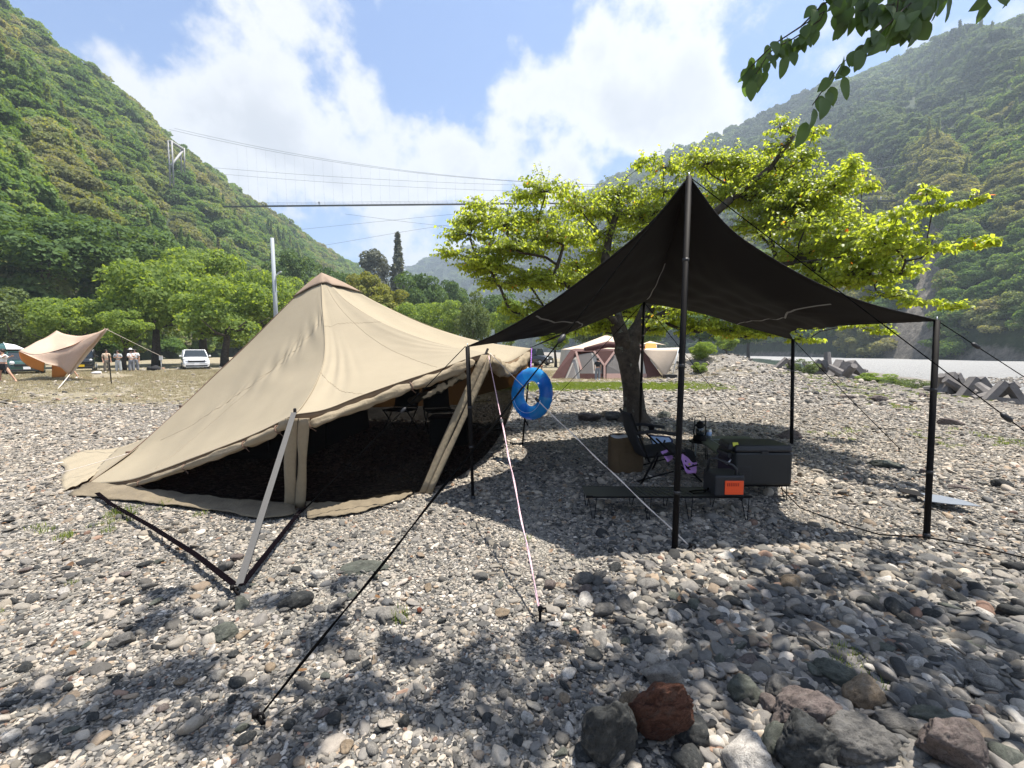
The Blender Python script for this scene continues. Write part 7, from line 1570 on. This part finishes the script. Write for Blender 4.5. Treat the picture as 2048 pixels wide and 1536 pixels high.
# camp gear: shelf, chair, child behind ring
cg = empty('camp_shelf', (P(1050, 735, 22).x, 22, 0), 'wooden camp shelf with pots and lantern behind the blue swim ring', 'shelf')
cx0 = P(1038, 730, 22).x; 
for z_ in (.35, .75): mb = MB(); mb.box((cx0+.6, 22, z_), (1.1, .4, .04)); mb.build('shelf_board', M['wood'], cg)
for dx in (0.08, 1.12): mb = MB(); mb.tube([Vector((cx0+dx, 21.8, 0)), Vector((cx0+dx, 22.2, .8))], .02, 6); mb.tube([Vector((cx0+dx, 22.2, 0)), Vector((cx0+dx, 21.8, .8))], .02, 6); mb.build('cross_leg', M['wood'], cg)
for k, (dx, r_, h_, mt) in enumerate(((.2, .12, .2, 'steel'), (.5, .09, .3, 'black_metal'), (.85, .13, .18, 'black_metal'))):
    mb = MB(); mb.lathe((cx0+dx, 22, .772), [(r_*.9, 0), (r_, .02), (r_, h_), (r_*.4, h_+.04)], 14); o = mb.build('cooking_pot', M[mt]); setp(o, ('steel pot at the left on the wooden camp shelf', 'tall dark pot in the middle of the wooden camp shelf', 'wide dark pot at the right on the wooden camp shelf')[k], 'pot', 'pots on the camp shelf')
ck = P(1192, 730, 23.6); person(ck.x+.05, 23.4, R(180), 1.15, 'child standing in front of the maroon tent window', 'black_cloth', 'grey_cloth', arms='down')
tb2 = empty('crate', (P(1338, 758, 23).x, 23, 0), 'dark folding crate under the cream awning', 'crate')
c_ = P(1340, 756, 23); mb = MB(); mb.box((c_.x, 23, .14), (.6, .4, .26)); mb.build('body', M['black_plastic'], tb2, bevel=.02); mb = MB(); mb.box((c_.x, 23, .285), (.64, .44, .03)); mb.build('lid', M['grey_plastic'], tb2, bevel=.01)
# ------------------------------------------------------------------ concrete blocks by the river
def block_mesh(seed):
    g = random.Random(seed); mb = MB(); r0_, r1_ = .26, .17
    for d in (Vector((0, 0, 1)), Vector((.94, 0, -.33)), Vector((-.47, .82, -.33)), Vector((-.47, -.82, -.33))):
        up_ = d.cross(Vector((.3, .5, .8))).normalized(); sd = d.cross(up_); a = Vector((0, 0, 0))-d*.1; b = d*1.0; vs = []
        for c_, r_ in ((a, r0_), (b, r1_)):
            for k in range(8): an = math.pi/4*k; vs.append(c_+(up_*math.cos(an)+sd*math.sin(an))*r_)
        mb.add(vs, [(k, (k+1) % 8, 8+(k+1) % 8, 8+k) for k in range(8)]+[tuple(range(8))[::-1], tuple(range(8, 16))])
    me = bpy.data.meshes.new('concrete_block'); me.from_pydata([tuple(v) for v in mb.v], [], mb.f); me.materials.append(M['concrete']); return me
BM_ = [block_mesh(k) for k in range(2)]
def aframe_mesh():
    mb = MB()
    for s_ in (-1, 1): mb.box((s_*.42, 0, .5), (.30, .42, 1.25), M=Matrix.Rotation(R(-s_*34), 3, 'Y'))
    mb.box((0, 0, .12), (1.5, .40, .26)); me = bpy.data.meshes.new('frame_block'); me.from_pydata([tuple(v) for v in mb.v], [], mb.f); me.materials.append(M['concrete']); return me
AF = aframe_mesh()
BL = [(1568, 756, 27, .75, 'f'), (1582, 752, 28, .7, 'f'), (1622, 750, 29, .8, 't'), (1640, 751, 28, .9, 'f'), (1655, 742, 28.5, 1.0, 't'), (1676, 748, 27, 1.05, 'f'), (1690, 756, 25.5, 1.0, 't'), (1706, 750, 26, 1.15, 'f'), (1722, 752, 26.5, .85, 't'), (1740, 752, 27, .8, 'f'), (1752, 748, 28, .7, 't'), (1790, 752, 25, .75, 'f'), (1805, 756, 23, .7, 't'), (1888, 782, 17.5, .72, 't'), (1910, 780, 17.2, .8, 'f'), (1935, 778, 16.8, .85, 't'), (1955, 784, 16.2, .75, 'f'), (1985, 790, 15.2, .75, 't'), (2010, 794, 14.6, .65, 'f'), (1700, 735, 29, .8, 't'), (1720, 737, 29, .8, 'f')]
wh = ['at the far left end of the row', 'second from the left end of the row', 'behind the weeds near the back tarp pole', 'just right of the weeds by the back tarp pole', 'tilted on top of the left part of the pile', 'forming a tall A shape in the pile', 'lying at the front of the pile', 'standing tallest in the pile', 'leaning behind the tallest frame', 'at the right end of the big pile', 'low at the back right of the big pile', 'alone left of the green weeds', 'small one sunk beside the green weeds', 'first right of the front right tarp pole', 'second right of the front right tarp pole', 'tallest one right of the front right tarp pole', 'fourth right of the front right tarp pole', 'near the dark rope at the right edge', 'last one at the right frame edge', 'at the back of the pile close to the water', 'right one at the back of the pile close to the water']
for k, (px, py, Y_, s_, t_) in enumerate(BL):
    p = P(px, py, Y_); zz_ = float(gz(p.x, Y_)); o = bpy.data.objects.new('concrete_block', AF if t_ == 'f' else BM_[k % 2]); link(o)
    g = random.Random(k); o.location = (p.x, Y_, zz_+(.05 if t_ == 'f' else .3*s_)+(.35 if k in (4, 19, 20) else 0)); o.scale = (s_,)*3; o.rotation_euler = (g.uniform(-.25, .25), g.uniform(-.3, .3), g.uniform(-.8, .8)) if t_ == 'f' else (g.uniform(0, 1), g.uniform(0, 1), g.uniform(0, 6))
    setp(o, 'grey concrete wave block '+wh[k], 'concrete block', 'concrete wave blocks along the river')

# ------------------------------------------------------------------ big rocks, each with its own look
def rock(px, py, w, hh_, d, mat, label, seed, rz=0.0, tilt=(0, 0), name='rock', cat='rock', zoff=0.3, sub=4, planes=9, soft=55, rough=.028, ln=None):
    """centre column px, base row py, width/height/depth in metres"""
    p = G(px, py); me = rock_mesh('rock', seed, sub, planes, (1, 1, 1), rough*.5, soft, M['st_'+mat], chip=.10 if sub > 3 else .05); o = bpy.data.objects.new(name, me); link(o)
    zg = float(gz(p.x, p.y)); co = np.array([v.co[:] for v in me.vertices]); mx_ = np.abs(co).max(0)
    o.scale = (w/2/mx_[0], d/2/mx_[1], hh_/2/mx_[2]*1.25); o.rotation_euler = (tilt[0], tilt[1], rz); o.location = (p.x, p.y+d*.35, zg+hh_*zoff); setp(o, label, cat, 'rocks lying on the gravel'); return o
rock(1326, 1505, .27, .33, .13, 'rustred', 'rust red jagged rock with broken face in the foreground', 11, 0.10, (0.45, .38), sub=5, planes=7, rough=.05, zoff=.40, soft=90)
rock(1330, 1378, 0.195, 0.098, 0.130, 'pale grey', 'pale rough stone resting behind the rust red rock', 12, .3, zoff=.35, sub=4)
rock(1228, 1545, 0.221, 0.260, 0.156, 'dark slate', 'dark slate rock standing upright at the bottom edge left of the red rock', 13, -.1, (.2, .1), sub=5, planes=8, zoff=.4)
rock(1268, 1440, 0.117, 0.130, 0.091, 'tan', 'brown rounded stone touching the left side of the rust red rock', 14, .2, zoff=.4)
rock(1635, 1492, 0.325, 0.202, 0.221, 'purplish brown', 'large pinkish brown boulder in the right foreground', 15, .1, (.15, .1), sub=5, planes=9, zoff=.36)
rock(1742, 1420, 0.195, 0.111, 0.130, 'tan', 'smooth tan boulder behind the large pinkish brown one', 16, .2, sub=4, zoff=.33)
rock(1630, 1560, 0.286, 0.182, 0.195, 'dark slate', 'dark craggy rock in front of the pinkish brown boulder', 17, .5, (.1, .35), sub=5, planes=7, zoff=.45)
rock(1520, 1570, 0.195, 0.130, 0.169, 'white', 'bright white stone cut by the bottom edge of the picture', 18, .2, sub=4, zoff=.3)
rock(1742, 1545, 0.299, 0.150, 0.169, 'mid grey', 'grey layered boulder between the pinkish boulder and dark shard', 19, -.1, (0, .1), sub=5, zoff=.35)
rock(1925, 1560, 0.312, 0.182, 0.156, 'purplish brown', 'dark pointed slab rising at the bottom right', 20, .25, (.1, .45), sub=5, planes=7, zoff=.45)
rock(1580, 1535, 0.195, 0.117, 0.143, 'greenish grey', 'grey green stone left of the dark craggy rock', 21, .3, zoff=.35)
rock(1810, 1480, 0.208, 0.078, 0.117, 'mid grey', 'flat grey stone above the layered boulder', 22, -.4, zoff=.35)
rock(1895, 1470, 0.208, 0.072, 0.117, 'greenish grey', 'flat greenish stone right of the layered boulder', 23, -.5, zoff=.35)
rock(1680, 1375, 0.221, 0.091, 0.104, 'greenish grey', 'long pale green stone slanting beside dry weeds', 24, -.7, zoff=.35)
rock(1570, 1410, 0.143, 0.091, 0.104, 'mid grey', 'grey stone in the cluster left of the pinkish boulder', 25, .6, zoff=.35)
rock(1500, 1415, 0.156, 0.098, 0.117, 'greenish grey', 'rounded greenish grey stone in the cluster of foreground stones', 26, .1, zoff=.35)
rock(1550, 1440, 0.104, 0.078, 0.091, 'purplish brown', 'small brownish stone beside the pinkish boulder', 27, .1, zoff=.35)
rock(1390, 1500, 0.130, 0.104, 0.104, 'dark slate', 'dark rounded stone right of the rust red rock foot', 28, .1, zoff=.35)
rock(1055, 1450, 0.055, 0.050, 0.045, 'white', 'egg shaped white stone in the shaded foreground', 29, .1, zoff=.35, sub=3)
rock(645, 1465, 0.045, 0.035, 0.035, 'white', 'small white pebble near the long rope stake', 30, .3, zoff=.35, sub=3)
rock(585, 1218, 0.200, 0.090, 0.130, 'dark slate', 'dark pointed slate rock right of the strap stake', 31, .35, (.1, -.15), sub=4, zoff=.3, planes=8)
rock(443, 1282, 0.160, 0.060, 0.120, 'greenish grey', 'pale greenish rock below the strap stake', 32, .4, (.2, .1), sub=4, zoff=.35)
rock(720, 1150, 0.340, 0.060, 0.220, 'greenish grey', 'broad flat greenish slab sunk in gravel beside the long rope', 33, .1, sub=4, zoff=.1)
rock(765, 1235, 0.240, 0.050, 0.140, 'pale grey', 'flat pale slab half buried right of the slate rock', 34, .1, sub=4, zoff=.1)
rock(232, 1297, 0.130, 0.060, 0.100, 'mid grey', 'grey oval rock alone in the left foreground gravel', 35, .2, sub=4, zoff=.3)
rock(838, 1228, 0.035, 0.030, 0.030, 'rust', 'bright orange bit of stone beside the long black rope', 36, .1, zoff=.5, sub=3)
rock(1490, 1275, 0.075, 0.040, 0.050, 'white', 'pale angular stone in the middle of the right foreground', 37, -.2, zoff=.35, sub=3)
rock(1700, 1290, 0.100, 0.045, 0.060, 'tan', 'tan slanting stone right of the pale angular stone', 38, -.7, zoff=.35, sub=3)
rock(805, 1455, 0.050, 0.040, 0.040, 'dark slate', 'dark rounded pebble right of the long rope stake', 39, .1, zoff=.35, sub=3)
rock(1180, 843, 0.550, 0.220, 0.350, 'purplish brown', 'brown rock in the shade left of the cherry trunk', 40, .1, zoff=.3)
rock(1235, 842, 0.600, 0.200, 0.350, 'mid grey', 'grey slabby rock at the foot of the cherry trunk', 41, .4, (.1, .2), zoff=.3)
rock(1212, 836, 0.280, 0.150, 0.200, 'tan', 'yellowish stone among the rocks by the cherry trunk', 42, .4, zoff=.4)
rock(1330, 835, 0.350, 0.150, 0.250, 'greenish grey', 'mossy stone just right of the cherry trunk foot', 43, .4, zoff=.3)
rock(1582, 880, 0.420, 0.160, 0.250, 'purplish brown', 'dark brown flat rock at the foot of the back right pole', 44, .1, zoff=.3)
rock(1765, 802, 0.620, 0.220, 0.350, 'purplish brown', 'dark wedge shaped rock on the slope right of the back pole', 45, -.2, (0, .25), zoff=.3, planes=7)
rock(1700, 797, 0.500, 0.130, 0.250, 'purplish brown', 'flat broken rock left of the wedge shaped rock', 46, -.2, zoff=.3, planes=7)
rock(1633, 790, 0.280, 0.150, 0.200, 'mid grey', 'grey pair stone near the weeds right of the back pole', 47, .3, zoff=.3)
rock(1615, 806, 0.200, 0.120, 0.140, 'dark slate', 'small dark stone right of the back right pole', 48, .3, zoff=.3)
rock(1905, 850, 0.550, 0.140, 0.250, 'purplish brown', 'reddish brown slanting rock right of the front right pole', 49, -.25, (0, .15), zoff=.3, planes=7)
rock(1780, 935, 0.420, 0.100, 0.200, 'greenish grey', 'long grey slab on sunlit gravel left of the right pole', 50, -.25, zoff=.3)
rock(1850, 945, 0.130, 0.070, 0.100, 'purplish brown', 'small brown stone touching the right pole line', 51, .2, zoff=.3)
rock(2010, 972, 0.250, 0.100, 0.150, 'dark slate', 'dark blocky stone at the right frame edge', 52, -.25, zoff=.3)
rock(1925, 975, 0.220, 0.050, 0.120, 'purplish brown', 'thin brown slab left of the dark blocky stone', 53, -.25, zoff=.3)
rock(1988, 780, 0.800, 0.200, 0.400, 'purplish brown', 'brown slab among the concrete blocks at the right', 54, -.1, zoff=.2)
rock(1850, 790, 0.300, 0.160, 0.250, 'purplish brown', 'brown stone left of the right hand concrete blocks', 55, -.1, zoff=.3)
rock(1545, 1150, 0.080, 0.035, 0.060, 'pale grey', 'pale flat stone just in front of the tarp shadow', 56, .1, zoff=.3, sub=3)
rock(1225, 1135, 0.050, 0.035, 0.040, 'white', 'white stone left of the main tarp pole foot', 57, .1, zoff=.3, sub=3)

# ------------------------------------------------------------------ the larger cobbles of the foreground, one by one
gcb = np.random.default_rng(99); CM = {}
shapes_ = [('flat', (1, .75, .32), 9, 24), ('rounded', (1, .8, .55), 16, 12), ('angular', (1, .78, .55), 7, 40), ('long', (1, .48, .38), 10, 22)]
for si, (sn, dm, pl, sf) in enumerate(shapes_):
    for v_ in range(3):
        for mn in ('dark slate', 'mid grey', 'greenish grey', 'pale grey', 'white', 'tan', 'purplish brown'):
            key = (sn, v_, mn)
            if (sn, v_) not in CM: CM[(sn, v_)] = rock_mesh('cobble', 700+si*10+v_, 3, pl, dm, .015, sf)
            m_ = CM[(sn, v_)].copy(); m_.materials.append(M['st_'+mn]); CM[key] = m_
LMK = [(478, 1192, 'the strap stake'), (527, 1448, 'the long rope stake'), (1080, 1245, 'the pink rope stake'), (1349, 1103, 'the main tarp pole'), (1853, 1073, 'the right tarp pole'), (1318, 1440, 'the rust red rock'), (1635, 1470, 'the pinkish boulder'), (1925, 1530, 'the dark pointed slab'), (838, 1228, 'the bright orange stone'), (585, 1215, 'the dark slate rock'), (232, 1297, 'the grey oval rock'), (1055, 1440, 'the egg shaped white stone'), (1490, 1275, 'the pale angular stone'), (1700, 1290, 'the tan slanting stone'), (40, 1500, 'the bottom left corner'), (2010, 1300, 'the right frame edge'), (20, 1150, 'the left frame edge'), (800, 1500, 'the middle of the bottom edge'), (720, 1150, 'the broad flat slab')]
placed = []; used_l = set(); tries = 0
while len(placed) < 235 and tries < 9000:
    tries += 1
    if gcb.random() < .74: px, py = gcb.uniform(1090, 2040), gcb.uniform(1165, 1530)
    else: px, py = gcb.uniform(5, 1250), gcb.uniform(1120, 1530)
    p = G(px, py); s_ = gcb.uniform(.021, .038)*(1.3 if px > 1150 else .95)*(1+.35*(py < 1250))*(1.22 if (py > 1330 and px > 1150) else 1)
    if any((p.x-q[0])**2+(p.y-q[1])**2 < (.9*(s_+q[2]))**2 for q in placed): continue
    if any(abs(px-o_[0]) < o_[2] and abs(py-o_[1]) < o_[3] for o_ in ((1318, 1410, 120, 110), (1640, 1470, 190, 110), (1900, 1520, 120, 80), (1560, 1420, 90, 50))): continue
    sh_ = shapes_[gcb.integers(0, 4)][0]; mn = ['dark slate', 'mid grey', 'greenish grey', 'pale grey', 'white', 'tan', 'purplish brown'][gcb.choice(7, p=[.22, .24, .16, .17, .08, .07, .06])]
    lm = sorted(LMK, key=lambda l: (l[0]-px)**2+(l[1]-py)**2)
    lab = None
    for l in lm[:3]:
        dx, dy = px-l[0], py-l[1]
        if 'edge' in l[2] or 'corner' in l[2]: ways = ['near', 'close to']
        else:
            a = 'right of' if dx > 0 else 'left of'; b_ = 'below' if dy > 0 else 'above'
            ways = [a, b_] if abs(dx) > abs(dy) else [b_, a]; ways.append(('below and ' if dy > 0 else 'above and ')+a)
        for w_ in ways:
            t_ = '%s %s cobble %s %s' % (sh_, mn, w_, l[2])
            if t_ not in used_l: lab = t_; break
        if lab: break
    if lab is None: continue
    used_l.add(lab); placed.append((p.x, p.y, s_))
    o = bpy.data.objects.new('cobble', CM[(sh_, int(gcb.integers(0, 3)), mn)]); link(o); k = s_*gcb.uniform(1.0, 1.25)
    o.location = (p.x, p.y, float(gz(p.x, p.y))+s_*.42); o.scale = (k, k*gcb.uniform(.85, 1.1), k*gcb.uniform(.85, 1.15)); o.rotation_euler = (gcb.normal(0, .28), gcb.normal(0, .28), gcb.uniform(0, 6.28))
    setp(o, lab, 'cobble', 'larger cobbles in the foreground gravel')

# ------------------------------------------------------------------ grass
def tuft_mesh(seed, n, h, w, spread, mat):
    g = np.random.default_rng(seed); V_ = []; F_ = []
    for k in range(n):
        a = g.uniform(0, 6.28); r_ = spread*math.sqrt(g.random()); x_, y_ = r_*math.cos(a), r_*math.sin(a); b_ = g.uniform(0, 6.28); hh_ = h*g.uniform(.5, 1.1); ln = g.uniform(.1, .6)*hh_; dx, dy = math.cos(b_), math.sin(b_)
        sx, sy = -dy*w, dx*w; i = len(V_)
        V_ += [(x_-sx, y_-sy, 0), (x_+sx, y_+sy, 0), (x_+dx*ln*.4+sx*.6, y_+dy*ln*.4+sy*.6, hh_*.6), (x_+dx*ln*.4-sx*.6, y_+dy*ln*.4-sy*.6, hh_*.6), (x_+dx*ln, y_+dy*ln, hh_)]
        F_ += [(i, i+1, i+2), (i, i+2, i+3), (i+3, i+2, i+4)]
    me = np_mesh('tuft', V_, F_); me.materials.append(mat); return me
M['grass_dry'] = leafmat('grass_dry', [(0, (.20, .16, .09)), (.5, (.36, .30, .19)), (.85, (.46, .41, .29)), (1, (.20, .24, .09))], trans=.3, tcol=1.3, warm=(1, .95, .8))
M['grass_green'] = leafmat('grass_green', [(0, (.06, .10, .02)), (1, (.20, .25, .06))], trans=.4, tcol=1.8)
M['leaf_fallen'] = leafmat('leaf_fallen', [(0, (.07, .04, .025)), (.6, (.16, .09, .045)), (1, (.22, .16, .08))], trans=.1, tcol=1.2)
gd = proto_coll('dry_tufts', [raw_obj('dry_%d' % k, tuft_mesh(k, 26, .07, .004, .12, M['grass_dry'])) for k in range(4)])
gg = proto_coll('green_tufts', [raw_obj('green_%d' % k, tuft_mesh(20+k, 30, .08, .004, .10, M['grass_green'])) for k in range(4)])
n = 26000; yy = np.sqrt(rng.uniform(10.5**2, 34**2, n)); xx = rng.uniform(-1.3, .75, n)*yy
w_ = sstep(yy+1.2*wob(xx, yy, .8), 9.8, 15.5)*sstep(-xx, -1.5, 1.0); w_ = np.maximum(w_, sstep(yy, 20.5, 23.5)*sstep(14-xx, 0, 4)*.6)
k_ = (rng.random(n) < w_*.8) & (wob(xx, yy, .6) > -.75); xx, yy = xx[k_], yy[k_]; n = len(xx)
s_ = rng.uniform(.5, 1.3, n)[:, None]*np.ones((1, 3))*(.6+yy[:, None]*.03)
scatter('dry_grass', np.stack([xx, yy, gz(xx, yy)], 1), np.stack([0*xx, 0*xx, rng.uniform(0, 6.28, n)], 1), s_, rng.integers(0, 4, n), gd, label='dry yellow grass on the open camp ground')
n = 6000; xx = rng.uniform(-2, 9, n); yy = rng.uniform(16.2, 21, n); k_ = rng.random(n) < np.exp(-((xx-3.6)/4.2)**4-((yy-18.6)/1.7)**4); xx, yy = xx[k_], yy[k_]
ex, ey = [], []
for (px, py, nn, r_) in ((95, 1060, 3, .06), (150, 1075, 3, .05), (270, 1018, 4, .06), (225, 1035, 5, .10), (350, 1010, 6, .06), (402, 1028, 2, .03), (240, 1045, 6, .1), (1700, 1330, 7, .09), (1660, 1320, 5, .06), (1880, 1480, 4, .05), (1690, 775, 60, 1.0), (1720, 788, 60, .7), (1650, 765, 60, 1.5), (1800, 812, 14, .3), (1930, 790, 30, .8), (2030, 880, 30, .5), (1900, 880, 20, .5), (1640, 870, 8, .3), (1530, 725, 30, 1.2), (1440, 705, 30, 1.5), (1050, 1085, 2, .04), (795, 1236, 2, .03), (60, 1190, 3, .1)):
    q_ = G(px, py); ex += list(q_.x+rng.normal(0, r_, nn)); ey += list(q_.y+rng.normal(0, r_*1.3, nn))
xx = np.append(xx, ex); yy = np.append(yy, ey); n = len(xx); s_ = (rng.uniform(.35, .8, n)*(.7+yy*.045))[:, None]*np.ones((1, 3))
scatter('green_grass', np.stack([xx, yy, gz(xx, yy)+.01], 1), np.stack([0*xx, 0*xx, rng.uniform(0, 6.28, n)], 1), s_, rng.integers(0, 4, n), gg, label='green grass strip and small weeds in the gravel')

# fallen leaves and bits of twig among the stones
fl = [raw_obj('fallen_%d' % k, (lambda m_: (m_.materials.append(M['leaf_fallen']), m_)[1])(np_mesh('fallen', *leaf_ovate(np.zeros((1, 3)), np.array([[1.0, 0, 0]]), np.array([[0, 0, 1.0]]), np.array([1.0]), wid=.32, bend=-.15-.08*k, cup=.2), True))) for k in range(3)]
fc = proto_coll('fallen_leaf_shapes', fl); n = 130; yy = np.sqrt(rng.uniform(1.1**2, 7.0**2, n)); xx = rng.uniform(-1.2, 1.2, n)*yy
s_ = rng.uniform(.028, .06, n)[:, None]*np.ones((1, 3)); scatter('fallen_leaves', np.stack([xx, yy, gz(xx, yy)+.022], 1), np.stack([rng.normal(0, .35, n), rng.normal(0, .35, n), rng.uniform(0, 6.28, n)], 1), s_, rng.integers(0, 3, n), fc, label='small dry fallen leaves among the stones')
# ------------------------------------------------------------------ air
hb = MB(); hb.box((250, 760, 181), (3900, 2900, 364))
me = bpy.data.meshes.new('haze'); me.from_pydata(hb.v, [], hb.f); me.update()
mh = bpy.data.materials.new('haze_air'); mh.use_nodes = True; T = NT(mh.node_tree); T.n.clear()
out = T.new('ShaderNodeOutputMaterial'); pv = T.new('ShaderNodeVolumePrincipled'); pv.inputs['Color'].default_value = (0.72, 0.86, 1.0, 1)
pv.inputs['Density'].default_value = 0.00043; pv.inputs['Anisotropy'].default_value = 0.25
T.l.new(pv.outputs[0], out.inputs['Volume'])
hz = obj_from(me, 'haze', mh); setp(hz, label='thin pale haze in the valley air', kind='stuff')
